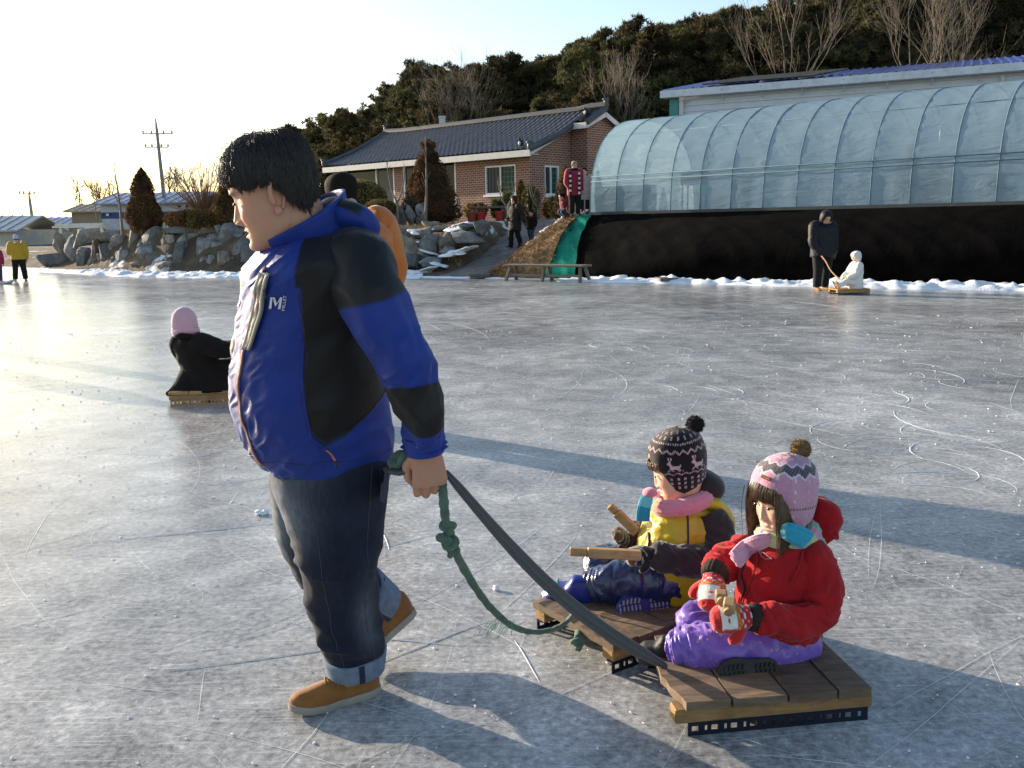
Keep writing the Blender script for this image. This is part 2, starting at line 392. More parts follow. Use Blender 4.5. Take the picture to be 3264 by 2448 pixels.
o = solid('blade_scratches', mb, M_FROST, 'white powder scratches cut across the ice by runners', 'scratches', kind='stuff')
# ice chips
mb = MB()
for i in range(4200):
    yy = 1.7 * (14 / 1.7) ** (R_.random() ** .8); xx = (R_.random() * 2 - 1) * (.62 * yy + .3)
    s_ = (.0012 + .004 * R_.random() ** 3) * (.7 + yy / 6); a_ = np.sort(R_.random(5)) * 2 * PI
    P = np.stack([xx + s_ * np.cos(a_) * (.6 + .8 * R_.random(5)), yy + s_ * 1.3 * np.sin(a_), np.full(5, .0025)], 1)
    top = P.copy(); top[:, 2] += s_ * .45; top[:, :2] = (top[:, :2] - [xx, yy]) * .7 + [xx, yy]
    mb.add(np.vstack([P, top]), [(5, 6, 7, 8, 9)] + [(k, (k + 1) % 5, 5 + (k + 1) % 5, 5 + k) for k in range(5)])
solid('ice_chips', mb, M_FROST, 'tiny white ice chips strewn over the ice', 'ice chips', kind='stuff')
# loose lumps of ice
def lump(px, py, s, lab, sub):
    p = G(px, py); mb = MB()
    for k in range(sub):
        mb.ell((p[0] + (k - (sub - 1) / 2) * s * 1.3, p[1] + (k % 2) * s * .4, s * .42), (s * .75, s * .6, s * .5), rotz(k), 10, 7, noise=.35, ns=1.6, seed=k + px)
    solid('ice_lump', mb, M_SNOW, lab, 'ice lump', 'loose lumps of ice', loc=(p[0], p[1], 0))
lump(566, 1112, .028, 'white lumps of ice on the ice in front of the walking man', 2)
lump(1072, 1275, .022, 'white lump of ice beside the hanging green rope', 1)

# ---- snow ploughed along the edge of the ice
def snow_strip(name, x0, x1, inner, outer, hfun, seed, label):
    xs_ = np.linspace(x0, x1, int((x1 - x0) / .07)); k = 15; Vv = []
    for j in range(k):
        t = j / (k - 1); off = -inner + (inner + outer) * t
        edge = .22 * fbm(np.stack([xs_ * 1.3, 0 * xs_ + j * .0, 0 * xs_ + seed], 1), 3)
        yv = shore(xs_) + off + edge * (1 - t)
        P = np.stack([xs_ * 5, yv * 5, 0 * xs_ + seed], 1)
        z = hfun(xs_, t) * (np.sin(PI * min(t * 1.0, 1)) ** .7 if t < 1 else 0) * (1 + .7 * fbm(P * 1.1, 3) + .5 * fbm(P * .3, 2)) - (.03 if j in (0, k - 1) else 0)
        zg = np.maximum(0, np.where(yv > shore(xs_) + .0, hgt(xs_, yv), 0))
        Vv.append(np.stack([xs_, yv, z + zg * .9], 1))
    Vv = np.array(Vv); n_ = len(xs_)
    i, j = np.meshgrid(np.arange(k - 1), np.arange(n_ - 1), indexing='ij')
    F = np.stack([i * n_ + j, i * n_ + j + 1, (i + 1) * n_ + j + 1, (i + 1) * n_ + j], -1).reshape(-1, 4).tolist()
    o = link(name, mkmesh(name, Vv.reshape(-1, 3), F, M_SNOW, True)); tag(o, label, 'snow', kind='stuff')
snow_strip('snow_bank', -24, -2.6, .7, .9, lambda x, t: np.interp(x, [-24, -17, -15, -3.5, -2.6], [.02, .03, .10, .11, .04]), 3, 'low bank of lumpy snow along the foot of the boulder wall')
snow_strip('snow_bank', 1.2, 24, .7, .6, lambda x, t: np.interp(x, [1.2, 3, 24], [.03, .10, .12]), 9, 'bank of lumpy snow along the foot of the black cloth')
snow_strip('snow_bank', -2.7, 1.3, .25, .25, lambda x, t: .035 + 0 * x, 5, 'thin smear of snow where the dirt path meets the ice')

# ---- dirt path ramp
m, n, b, L = nodes('trodden_path'); tc = N_(n, 'TexCoord'); co = tc.outputs['Object']
t1 = noise_(n, L, co, 2.2, 6, .7); r1 = ramp_(n, L, t1.outputs[0], [(.35, (.10, .095, .09)), (.65, (.22, .205, .19))])
t2 = noise_(n, L, map_(n, L, co, (1.0, 2.6, 1), (0, 0, .5)), 2.0, 6, .75); r2 = ramp_(n, L, t2.outputs[0], [(.61, 0.0), (.68, 1.0)])
L(mix_(n, L, r2.outputs[0], r1.outputs[0], (.72, .74, .78)), b.inputs['Base Color']); b.inputs['Roughness'].default_value = .9
t3 = noise_(n, L, co, 18, 6, .7); bp = N_(n, 'Bump'); bp.inputs['Strength'].default_value = .7; bp.inputs['Distance'].default_value = .04
L(t3.outputs[0], bp.inputs['Height']); L(bp.outputs[0], b.inputs['Normal'])
pc = spline(PATHC, 60); T = np.gradient(pc, axis=0); T /= np.linalg.norm(T, axis=1)[:, None]; Nn = np.stack([T[:, 1], -T[:, 0]], 1); Vv = []
for j in range(17):
    t = j / 8 - 1; q = pc + Nn * (t * 1.05 + .12 * fbm(np.stack([pc[:, 1], 0 * pc[:, 0] + 3, 0 * pc[:, 0]], 1))[:, None] * abs(t))
    Vv.append(np.stack([q[:, 0], q[:, 1], np.maximum(hgt(q[:, 0], q[:, 1]), -.1) + .02 - .05 * abs(t) ** 6], 1))
Vv = np.array(Vv); k, n_ = Vv.shape[:2]; i, j = np.meshgrid(np.arange(k - 1), np.arange(n_ - 1), indexing='ij')
F = np.stack([i * n_ + j, i * n_ + j + 1, (i + 1) * n_ + j + 1, (i + 1) * n_ + j], -1).reshape(-1, 4).tolist()
tag(link('path', mkmesh('path', Vv.reshape(-1, 3), F, m, True)), kind='structure')

# ---- boulder walls
def rock_mat(name, c1, c2, c3):
    m, n, b, L = nodes(name); tc = N_(n, 'TexCoord'); co = tc.outputs['Object']; oi = N_(n, 'ObjectInfo')
    t1 = noise_(n, L, co, 2.6, 8, .7, .4); r1 = ramp_(n, L, t1.outputs[0], [(.3, c1), (.5, c2), (.68, c3)])
    t2 = noise_(n, L, map_(n, L, co, (6, 6, 1.2), (.3, .2, 0)), 2.0, 5, .7); r2 = ramp_(n, L, t2.outputs[0], [(.55, 0.0), (.75, .6)])
    cc = mix_(n, L, r2.outputs[0], r1.outputs[0], (.5, .5, .5))
    hs = N_(n, 'HueSaturation'); L(cc, hs.inputs['Color']); L(math_(n, L, 'ADD', math_(n, L, 'MULTIPLY', oi.outputs['Random'], .7), .65), hs.inputs['Value'])
    L(hs.outputs[0], b.inputs['Base Color']); b.inputs['Roughness'].default_value = .85
    t3 = noise_(n, L, co, 9, 8, .72); bp = N_(n, 'Bump'); bp.inputs['Strength'].default_value = .8; bp.inputs['Distance'].default_value = .07
    L(t3.outputs[0], bp.inputs['Height']); L(bp.outputs[0], b.inputs['Normal']); return m
M_ROCK = rock_mat('boulder_stone', (.08, .079, .077), (.16, .157, .152), (.28, .275, .265))
M_ROCKB = rock_mat('boulder_stone_brown', (.10, .085, .06), (.2, .17, .13), (.32, .29, .24))
def boulder(c, size, seed):
    rr = np.random.default_rng(seed); V, F = ellipsoid((1, 1, 1), 18, 12)
    V = np.sign(V) * np.abs(V) ** .62
    for k in range(15):
        nv = nrm(rr.normal(size=3)); d = .52 + .34 * rr.random(); s_ = V @ nv; over = np.maximum(s_ - d, 0); V = V - np.outer(over, nv) * .95
    V = V * (1 + .09 * fbm(V * 1.9 + seed, 3))[:, None]
    lean = rr.normal(0, .12, 2); V[:, 0] += V[:, 2] * lean[0]; V[:, 1] += V[:, 2] * lean[1]
    return V * (np.asarray(size) / 2) @ rotz(rr.normal(0, .25)).T + np.asarray(c), F
def z1(x, y): return x / 2.765 / 1.4756, (350 + y / 2.765) / 1.4756
def z2(x, y): return (900 + x / 2.011) / 1.4756, (300 + y / 2.011) / 1.4756
def z3(x, y): return (1850 + x / 1.5644) / 1.4756, (150 + y / 1.5644) / 1.4756
LEFT = [(445,575,1075,1290),(330,560,1270,1395),(555,670,1130,1340),(640,880,1050,1210),(665,790,1205,1390),(790,880,1130,1385),(870,1010,1170,1390),(865,1110,1055,1150),(970,1130,1110,1240),(1015,1140,1225,1390),(1115,1250,1050,1240),(1255,1440,1045,1180),(1220,1400,1185,1340),(1295,1430,1245,1390),(1105,1290,1335,1395),(1400,1550,1100,1260),(1385,1570,1320,1395),(1540,1670,1105,1380),(1525,1640,1185,1380),(1450,1740,1025,1100),(1620,1800,1075,1150),(1690,1850,1135,1380),(1790,1930,1120,1290),(1740,1870,1030,1110),(1930,2110,1035,1250),(1880,2060,1260,1400),(1780,1900,1265,1400),(2050,2212,1120,1380),(2060,2230,1040,1130),(2150,2330,1180,1400),(2200,2420,1050,1220),(2350,2520,1180,1400),(2420,2640,1060,1230),(2540,2740,1210,1400)]
rw = thing('boulder_wall', 'tall grey boulders stacked as a retaining wall on the far left shore', 'rock wall', (-9, 30, 0))
def put_boulders(rw, L_, zf, setb, mat, seed0, slope=.9):
    for k, (x0, x1, y0, y1) in enumerate(L_):
        cx, cy = (x0 + x1) / 2, (y0 + y1) / 2
        p = D(*zf(cx, cy), 29)
        for it in range(6): Y = shore(p[0]) + setb + slope * max(0, p[2]); p = D(*zf(cx, cy), Y)
        a = D(*zf(x0, cy), Y); b_ = D(*zf(x1, cy), Y); t_ = D(*zf(cx, y0), Y); u_ = D(*zf(cx, y1), Y)
        w_ = abs(b_[0] - a[0]) * 1.42; h_ = abs(t_[2] - u_[2]) * 1.36
        V, F = boulder(p + A(0, .25, 0), (w_, max(.8, w_ * .9), h_), seed0 + k); part('boulder', V, F, mat if k % 5 else M_ROCKB, rw, True, auto=32)
put_boulders(rw, LEFT, z1, 1.15, M_ROCK, 100)
rq = np.random.default_rng(77)
for k in range(46):
    x = -16.2 + 12.6 * (k + rq.random()) / 46; zc = [.35, .85, 1.2][k % 3] + rq.normal(0, .08); V, F = boulder((x, shore(x) + 1.75 + .75 * zc, zc), (.75 + .4 * rq.random(), .8, .6 + .3 * rq.random()), 500 + k); part('boulder', V, F, M_ROCK if k % 4 else M_ROCKB, rw, True, auto=32)
MID = [(740,872,915,1115),(700,815,850,935),(808,955,855,935),(868,1015,915,1045),(855,945,975,1065),(1005,1125,895,995),(1115,1275,875,955),(885,995,1045,1100),(765,885,1040,1125),(1225,1325,815,895),(895,1005,815,862),(1085,1135,835,875),(1155,1235,830,872),(1010,1090,985,1035),(640,760,900,1060),(620,740,1040,1130),(960,1040,840,880),(1040,1100,870,910)]
rw = thing('rockery', 'low rocks dusted with snow beside the dirt path', 'rocks', (-3, 28.5, 0))
put_boulders(rw, MID, z2, .9, M_ROCK, 300, 1.6)
# patches of snow lying on the rockery
mb = MB()
for (x0, y0, w_) in [(880,850,120),(960,830,110),(930,915,110),(1080,990,130),(880,1130,150),(830,1150,120),(940,1090,90),(1000,1060,70),(1130,820,90),(1160, 965, 90), (950, 985, 60)]:
    p = D(*z2(x0, y0), 29)
    for it in range(6): Y = shore(p[0]) + .75 + 1.6 * max(0, p[2]); p = D(*z2(x0, y0), Y)
    zz_ = float(hgt(np.array([p[0]]), np.array([p[1]]))[0]); mb.ell(A(p[0], p[1], max(zz_, p[2] - .18) + .02), (w_ * .0036, .22 + .08 * (x0 % 3), .045), rotz(.3 + x0) @ rotx(.3), 18, 9, noise=.6, ns=1.7, seed=x0)
solid('snow_patches', mb, M_SNOW, 'patches of snow lying between the low rocks by the path', 'snow', kind='stuff', smooth=True)
# ================================================================ BUILDINGS
M_WHITE = pm('white_paint', (.62, .61, .59), (.52, .51, .49), 4, .5, .05)
M_WHITEF = pm('white_frame', (.8, .8, .8), (.74, .74, .75), 6, .35, .02)
# brick
m, n, b, L = nodes('red_brick'); tc = N_(n, 'TexCoord'); co = tc.outputs['UV']
bt = N_(n, 'TexBrick'); L(co, bt.inputs['Vector']); bt.inputs['Scale'].default_value = 1.0; bt.inputs['Brick Width'].default_value = .25; bt.inputs['Row Height'].default_value = .095
bt.inputs['Mortar Size'].default_value = .0095; bt.inputs['Color1'].default_value = (.25, .105, .066, 1); bt.inputs['Color2'].default_value = (.155, .068, .048, 1); bt.inputs['Mortar'].default_value = (.5, .43, .37, 1); bt.inputs['Bias'].default_value = -.1
t1 = noise_(n, L, co, 1.1, 5); L(mix_(n, L, .35, bt.outputs[0], ramp_(n, L, t1.outputs[0], [(.3, (.6, .55, .5)), (.7, (1.2, 1.1, 1.05))]).outputs[0], 'MULTIPLY'), b.inputs['Base Color'])
b.inputs['Roughness'].default_value = .85; bp = N_(n, 'Bump'); bp.inputs['Strength'].default_value = .6; bp.inputs['Distance'].default_value = .01; bp.invert = True; L(bt.outputs['Fac'], bp.inputs['Height']); L(bp.outputs[0], b.inputs['Normal']); M_BRICK = m
def glass_mat(name, tint, rough=.04):
    m, n, b, L = nodes(name); b.inputs['Base Color'].default_value = c4(tint); b.inputs['Roughness'].default_value = rough; b.inputs['Specular IOR Level'].default_value = .12
    t = noise_(n, N_ and L, N_(n, 'TexCoord').outputs['Object'], 1.2, 2); bp = N_(n, 'Bump'); bp.inputs['Strength'].default_value = .04; L(t.outputs[0], bp.inputs['Height']); L(bp.outputs[0], b.inputs['Normal']); return m
M_GLASS = glass_mat('window_glass', (.012, .03, .026)); M_GLASSG = glass_mat('window_glass_grey', (.05, .06, .07), .15)
M_TILE = pm('roof_tile', (.075, .08, .09), (.04, .043, .05), 3.5, .55, .3, 30, .01, spec=.5)
HC = A(.87, 38.0, 1.3); DU = nrm(A(-9.5, 8.6, 0)); DT = A(-DU[1], DU[0], 0) * -1; 
if DT[1] < 0: DT = -DT
def HP(u, t, v): return HC + DU * u + DT * t + A(0, 0, v)
def hray(px, py, t=0.0):
    """front wall coordinates u, v of a picture point"""
    d = ray(px, py); o_ = A(0, 0, CAM_H); s_ = ((HP(0, t, 0) - o_) @ DT) / (d @ DT); q = o_ + s_ * d - HC; return q @ DU, q[2]
def wall_uv(ob):
    me = ob.data; uv = me.uv_layers.new(name='UVMap'); o0 = ORG.get(root_of(ob).name, np.zeros(3))
    for p in me.polygons:
        nn = np.array(p.normal); a = DU if abs(nn @ DU) < abs(nn @ DT) else DT
        for li in p.loop_indices:
            co = np.array(me.vertices[me.loops[li].vertex_index].co) + o0; uv.data[li].uv = (float(co @ a), float(co[2]))
house = thing('brick_house', 'single storey red brick house with dark tiled roof behind the garden', 'house', (HP(6, 3, 0)[0], HP(6, 3, 0)[1], 1.5))
LEN, DEP, EV = 12.75, 8.0, 3.02
def obox(mb, u0, u1, t0, t1, v0, v1, m=0):
    V = [HP(u, t, v) for u in (u0, u1) for t in (t0, t1) for v in (v0, v1)]
    return mb.add(V, [(0, 2, 3, 1), (4, 5, 7, 6), (0, 1, 5, 4), (2, 6, 7, 3), (0, 4, 6, 2), (1, 3, 7, 5)], m)
# openings on the front wall taken from their edges
def opening(xa, ya, xb, yb):
    u0, v0 = hray(*z2(xa, ya)); u1, v1 = hray(*z2(xb, yb)); return u1, u0, v1, v0
W1 = (hray(*z2(1495, 550))[0], hray(*z2(1297, 550))[0], hray(*z2(1400, 642))[1], hray(*z2(1400, 455))[1])
W2 = (hray(*z2(1112, 560))[0], hray(*z2(772, 560))[0], hray(*z2(1112, 715))[1], hray(*z2(1108, 408))[1])
W3 = (hray(*z2(718, 580))[0], hray(*z2(402, 580))[0], hray(*z2(718, 724))[1], hray(*z2(600, 440))[1])
mb = MB()
cuts = sorted([W1, W2, W3]); u = 0.0
for (a, c, lo, hi) in cuts:
    obox(mb, u, a, 0, .25, 0, EV); obox(mb, a, c, 0, .25, 0, lo); obox(mb, a, c, 0, .25, hi, EV); u = c
obox(mb, u, LEN, 0, .25, 0, EV); wf = mpart('front_wall', mb, M_BRICK, house); wall_uv(wf)
SL = .446
def rz(t): return EV + .12 + SL * (t + .45) * (1 - .0) 
TR = 3.6
# gable side wall with a window, and the projecting wing
gw0, gw1 = None, None
def gray(px, py, u=0.0):
    d = ray(px, py); o_ = A(0, 0, CAM_H); s_ = ((HP(u, 0, 0) - o_) @ DU) / (d @ DU); q = o_ + s_ * d - HC; return q @ DT, q[2]
g0 = gray(*z2(1682, 550))[0]; g1 = gray(*z2(1776, 550))[0]; glo = gray(*z2(1730, 648))[1]; ghi = gray(*z2(1730, 458))[1]
TI = gray(*z2(1848, 400))[0]
mb = MB()
def gable_poly(t0, t1, v0):   # column of wall under the roof between t0,t1
    V = [HP(uu, t, v) for uu in (0, .25) for (t, v) in ((t0, v0), (t1, v0), (t1, rz(t1) - .2), (t0, rz(t0) - .2))]
    mb.add(V, [(0, 3, 2, 1), (4, 5, 6, 7), (0, 1, 5, 4), (1, 2, 6, 5), (2, 3, 7, 6), (3, 0, 4, 7)])
gable_poly(.252, g0, 0); gable_poly(g1, TI + .3, 0)
obox(mb, 0, .25, g0, g1, 0, glo); 
V = [HP(uu, t, v) for uu in (0, .25) for (t, v) in ((g0, ghi), (g1, ghi), (g1, rz(g1) - .2), (g0, rz(g0) - .2))]
mb.add(V, [(0, 3, 2, 1), (4, 5, 6, 7), (0, 1, 5, 4), (1, 2, 6, 5), (2, 3, 7, 6), (3, 0, 4, 7)])
wg = mpart('side_wall', mb, M_BRICK, house); wall_uv(wg)
WU = -hray(*z2(1955, 400), t=TI)[0]          # how far the wing stands out
mb = MB()
V = [HP(uu, t, v) for uu in (-WU, -.02) for (t, v) in ((TI, 0), (7.0, 0), (7.0, rz(2 * TR - 7.0) - .2), (TR, rz(TR) - .2), (TI, rz(TI) - .2))]
mb.add(V, [(0, 4, 3, 2, 1), (5, 6, 7, 8, 9), (0, 1, 6, 5), (1, 2, 7, 6), (2, 3, 8, 7), (3, 4, 9, 8), (4, 0, 5, 9)])
ww = mpart('wing_wall', mb, M_BRICK, house); wall_uv(ww)
mb = MB(); obox(mb, LEN - .25, LEN, .252, 6.95, 0, EV); obox(mb, .26, LEN - .26, 6.95, 7.2, 0, EV); 
V = [HP(uu, t, v) for uu in (LEN - .25, LEN) for (t, v) in ((.26, EV), (6.94, EV), (TR, rz(TR) - .2))]; mb.add(V, [(0, 2, 1), (3, 4, 5), (0, 1, 4, 3), (1, 2, 5, 4), (2, 0, 3, 5)])
wb = mpart('back_wall', mb, M_BRICK, house); wall_uv(wb)
# corrugated tile roof: a wavy sheet with stepped courses
def roof_sheet(u0, u1, t0, t1, back=False):
    nu = int((u1 - u0) / .05); us = np.linspace(u0, u1, nu); ts = np.linspace(t0, t1, 40); Vv = []
    for t in ts:
        sag = -.16 * np.sin(PI * np.clip((t - t0) / (t1 - t0), 0, 1)) if not back else -.1 * np.sin(PI * (t - t0) / (t1 - t0))
        lift = .12 * (np.clip((us - (LEN - 1.5)) / 2, 0, 1) ** 2)
        rr_ = np.abs(np.sin(us / .29 * PI)) ** .8
        st = ((t * 3.2) % 1.0) * .03
        zz = rz(t if not back else 2 * TR - t) + sag + lift + .07 * rr_ - st
        Vv.append(HC + np.outer(us, DU) + DT * t + np.stack([0 * us, 0 * us, zz], 1))
    Vv = np.array(Vv); k, n_ = Vv.shape[:2]; i, j = np.meshgrid(np.arange(k - 1), np.arange(n_ - 1), indexing='ij')
    F = np.stack([i * n_ + j, (i + 1) * n_ + j, (i + 1) * n_ + j + 1, i * n_ + j + 1], -1).reshape(-1, 4).tolist()
    return Vv.reshape(-1, 3), F
V, F = roof_sheet(-.45, LEN + .35, -.5, TR); roof = part('roof', V, F, M_TILE, house, True, auto=50)
V, F = roof_sheet(-WU - .3, -.45, TI - .45, TR); part('wing_roof', V, F, M_TILE, house, True, auto=50)
V, F = roof_sheet(-WU - .3, LEN + .35, TR, 7.7, True); part('back_roof', V, F, M_TILE, house, True, auto=50)
mb = MB()
mb.tube([HP(u, TR, rz(TR) + .06 + .1 * max(0, (u - LEN + 1.5) / 2) ** 2 + .06 * (u < 0)) for u in np.linspace(-WU - .35, LEN + .4, 30)], .15, 10)
part('ridge', np.vstack(mb.V), mb.F, M_TILE, roof)
mb = MB(); mb.tube([HP(LEN + .35, t, rz(t) + .02 - .16 * math.sin(PI * max(0, min(1, (t + .5) / 4.5))) + .14) for t in np.linspace(-.55, TR, 14)], .11, 8); part('verge', np.vstack(mb.V), mb.F, M_TILE, roof)
mb = MB(); mb.tube([HP(-.45, t, rz(t) + .02 - .16 * math.sin(PI * max(0, min(1, (t + .5) / 4.5)))) for t in np.linspace(-.55, TR, 14)], .13, 8); part('verge', np.vstack(mb.V), mb.F, M_TILE, roof)
mb = MB(); mb.tube([HP(-WU - .3, t, rz(t) + .02 - .1 * math.sin(PI * max(0, min(1, (t + .5) / 4.5)))) for t in np.linspace(TI - .45, TR, 8)], .13, 8); part('verge', np.vstack(mb.V), mb.F, M_TILE, roof)
for (uu, tt, zz) in ((LEN + .35, TR, .28), (-WU - .3, TR, .22), (LEN + .35, -.5, .2), (-.45, -.5, .12)):
    mb = MB(); q = HP(uu, tt, rz(tt) + zz); mb.ell(q, (.1, .1, .2), None, 10, 8); mb.ell(q + A(0, 0, .14), (.14, .06, .08), None, 10, 6); part('end_tile', np.vstack(mb.V), mb.F, M_TILE, roof, True)
# fascia and barge boards
mb = MB(); obox(mb, -.5, LEN + .38, -.56, -.47, rz(-.5) - .27, rz(-.5) - .02); obox(mb, -.5, LEN + .38, -.466, -.01, rz(-.5) - .2, rz(-.5) - .17); mpart('fascia', mb, M_WHITE, house)
mb = MB(); mb.bar(HP(-.42, -.5, rz(-.5) - .15), HP(-.42, TI - .45, rz(TI - .45) - .18), .06, .2); mpart('barge_board', mb, M_WHITE, house)
mb = MB(); obox(mb, -WU - .3, -.5, TI - .5, TI - .43, rz(TI - .45) - .3, rz(TI - .45) - .06); mpart('fascia', mb, M_WHITE, house)
mb = MB(); mb.bar(HP(-WU - .28, TI - .45, rz(TI - .45) - .2), HP(-WU - .28, TR, rz(TR) - .25), .06, .2); mb.bar(HP(-WU - .28, TR, rz(TR) - .25), HP(-WU - .28, 7.7, rz(-.5) - .15), .06, .2); mpart('barge_board', mb, M_WHITE, house)
# windows: frame, mullion, panes with bars
def window(u0, u1, v0, v1, split, grid, tpl, fw=.07, sill=True):
    fr = MB()
    def fb(a, b_, c, d_): 
        if tpl == 'f': obox(fr, a, b_, .02, .14, c, d_)
        else:
            V = [HP(uu, t, v) for uu in (.02, .14) for t in (a, b_) for v in (c, d_)]; fr.add(V, [(0, 1, 3, 2), (4, 6, 7, 5), (0, 4, 5, 1), (2, 3, 7, 6), (0, 2, 6, 4), (1, 5, 7, 3)])
    fb(u0, u0 + fw, v0, v1); fb(u1 - fw, u1, v0, v1); fb(u0 + fw, u1 - fw, v0, v0 + fw); fb(u0 + fw, u1 - fw, v1 - fw, v1)
    sp = u0 + (u1 - u0) * split; fb(sp - fw * .4, sp + fw * .4, v0 + fw, v1 - fw)
    if sill:
        if tpl == 'f': obox(fr, u0 - .05, u1 + .05, -.06, .019, v0 - .09, v0 + .0)
        else: 
            V = [HP(uu, t, v) for uu in (-.06, .019) for t in (u0 - .05, u1 + .05) for v in (v0 - .09, v0)]; fr.add(V, [(0, 1, 3, 2), (4, 6, 7, 5), (0, 4, 5, 1), (2, 3, 7, 6), (0, 2, 6, 4), (1, 5, 7, 3)])
    wo = mpart('window', fr, M_WHITEF, house)
    for k, (a, b_) in enumerate(((u0 + fw, sp - fw * .4), (sp + fw * .4, u1 - fw))):
        pn = MB()
        def pb(mbx, a_, b2, c, d_, t0, t1, m=0):
            if tpl == 'f': obox(mbx, a_, b2, t0, t1, c, d_, m)
            else:
                V = [HP(uu, t, v) for uu in (t0, t1) for t in (a_, b2) for v in (c, d_)]; mbx.add(V, [(0, 1, 3, 2), (4, 6, 7, 5), (0, 4, 5, 1), (2, 3, 7, 6), (0, 2, 6, 4), (1, 5, 7, 3)], m)
        pb(pn, a, b_, v0 + fw, v1 - fw, .08 + .02 * k, .09 + .02 * k)
        mpart('pane', pn, [M_GLASSG if k == grid else M_GLASS], wo)
        if sill:
            gr = MB()
            for i in range(1, 4): x_ = a + (b_ - a) * i / 4; pb(gr, x_ - .012, x_ + .012, v0 + fw, v1 - fw, .065, .078)
            for i in range(1, 5): y_ = v0 + fw + (v1 - v0 - 2 * fw) * i / 5; pb(gr, a, b_, y_ - .012, y_ + .012, .06, .064)
            mpart('window_bars', gr, M_GLASSG if k == grid else pm('bars_green', (.1, .22, .2), None, 4), wo)
window(*W1, .5, 1, 'f'); window(*W2, .34, 1, 'f', .1, False); window(*W3, .36, 0, 'f', .1, False); window(g0, g1, glo, ghi, .45, 0, 's')
mb = MB(); q = HP(9.4, TR + .6, rz(TR)); mb.box(q + A(0, 0, .1), (.3, .3, .9)); mb.box(q + A(0, 0, .6), (.36, .36, .08)); mpart('chimney', mb, M_WHITE, house)
# birds on the roof
def bird(q, lab):
    t = thing('magpie', lab, 'bird', q); b_ = MB(); b_.ell(q + A(0, 0, .12), (.1, .09, .13), roty(.4), 12, 8); b_.ell(q + A(-.07, 0, .26), (.065, .06, .065), None, 10, 8); b_.tube([q + A(-.12, 0, .26), q + A(-.19, 0, .25)], [.02, .003], 6); b_.tube([q + A(.05, 0, .06), q + A(.22, 0, -.02)], [.04, .015], 6, flat=.4)
    b_.tube([q + A(.02, .03, 0), q + A(0, .03, .06)], .01, 5); b_.tube([q + A(.02, -.03, 0), q + A(0, -.03, .06)], .01, 5)
    mpart('body', b_, pm('bird_black', (.02, .02, .025), None, 5, .5), t, True)
    w_ = MB(); w_.ell(q + A(-.06, -.02, .1), (.065, .075, .09), None, 10, 7); mpart('breast', w_, M_WHITE, t, True)
bird(HP(.35, -.1, rz(-.1) + .02), 'dark bird with white breast on the lower corner of the tiled roof')
bird(HP(-WU + .3, TI + .35, rz(TI + .35) - .02), 'dark bird perched high on the wing of the tiled roof')

# ---- plastic film greenhouse
GA = A(2.46, 28.0, 1.72); GD = nrm(A(8.84, -7.7, 0)); GN = A(-GD[1], GD[0], 0); GW, GH_, GL = 6.2, 2.98, 17.6
def gprof(k=41):
    s_ = np.linspace(0, PI, k); c = np.cos(s_); x = GW / 2 - np.sign(c) * np.abs(c) ** .82 * GW / 2; z = np.sin(s_) ** .72 * GH_; return x, z
def GP(a, x, z): return GA + GD * a + GN * x + A(0, 0, z)
gh = thing('film_greenhouse', 'long tunnel greenhouse of translucent blue plastic film on the embankment', 'greenhouse', GP(6, 2.5, 0))
m, n, b, L = nodes('plastic_film'); tc = N_(n, 'TexCoord'); co = tc.outputs['Object']
o_ = n.nodes['Material Output']; tr = N_(n, 'BsdfTransparent'); tl = N_(n, 'BsdfTranslucent'); tr.inputs[0].default_value = (.72, .84, .88, 1); tl.inputs[0].default_value = (.52, .66, .73, 1)
b.inputs['Base Color'].default_value = (.33, .46, .56, 1); b.inputs['Roughness'].default_value = .45; b.inputs['Specular IOR Level'].default_value = .35
tn = noise_(n, L, map_(n, L, co, (.7, .7, 3.0), (0, .5, -.45)), 1.6, 5, .6, .8); bp = N_(n, 'Bump'); bp.inputs['Strength'].default_value = .6; bp.inputs['Distance'].default_value = .06; L(tn.outputs[0], bp.inputs['Height']); L(bp.outputs[0], b.inputs['Normal'])
m1 = N_(n, 'MixShader'); m1.inputs[0].default_value = .45; L(b.outputs[0], m1.inputs[1]); L(tl.outputs[0], m1.inputs[2])
m2 = N_(n, 'MixShader'); L(ramp_(n, L, tn.outputs[0], [(.3, .30), (.7, .11)]).outputs[0], m2.inputs[0]); L(m1.outputs[0], m2.inputs[1]); L(tr.outputs[0], m2.inputs[2]); L(m2.outputs[0], o_.inputs[0]); M_FILM = m
px_, pz_ = gprof(); aa = np.linspace(0, GL, 150); RS = .93; Vv = []
for a in aa:
    ph = (a % RS) / RS; sag = .012 * math.sin(PI * ph); k = len(px_)
    nx = np.gradient(pz_); nz = -np.gradient(px_); ln = np.hypot(nx, nz); wv = .012 * vnoise(np.stack([np.full(k, a * 3), px_ * 3, pz_ * 3], 1))
    x = px_ + nx / ln * (sag + wv) ; z = pz_ + nz / ln * (sag + wv) 
    Vv.append(GA + GD * a + np.outer(x, GN) + np.stack([0 * z, 0 * z, np.maximum(z, 0)], 1))
V, F = loft(np.array(Vv), closed=False, cap=None); part('film_cover', V, F, M_FILM, gh, True)
for a in (0.0, GL):
    V = [GP(a, x, z) for x, z in zip(px_, pz_)]; part('end_film', V, [tuple(range(len(V)))], M_FILM, gh)
M_PIPE = pm('galvanised_pipe', (.14, .22, .27), (.11, .17, .21), 6, .8, .02, spec=.1)
hx, hz = gprof(25)
for i in range(int(GL / RS) + 1):
    a = i * RS; mb = MB(); mb.tube([GP(a, x + (.03 if x < GW / 2 else -.03) * 0, z - 0.0) for x, z in zip(hx, hz)], .015, 6); mpart('hoop', mb, M_PIPE, gh, True)
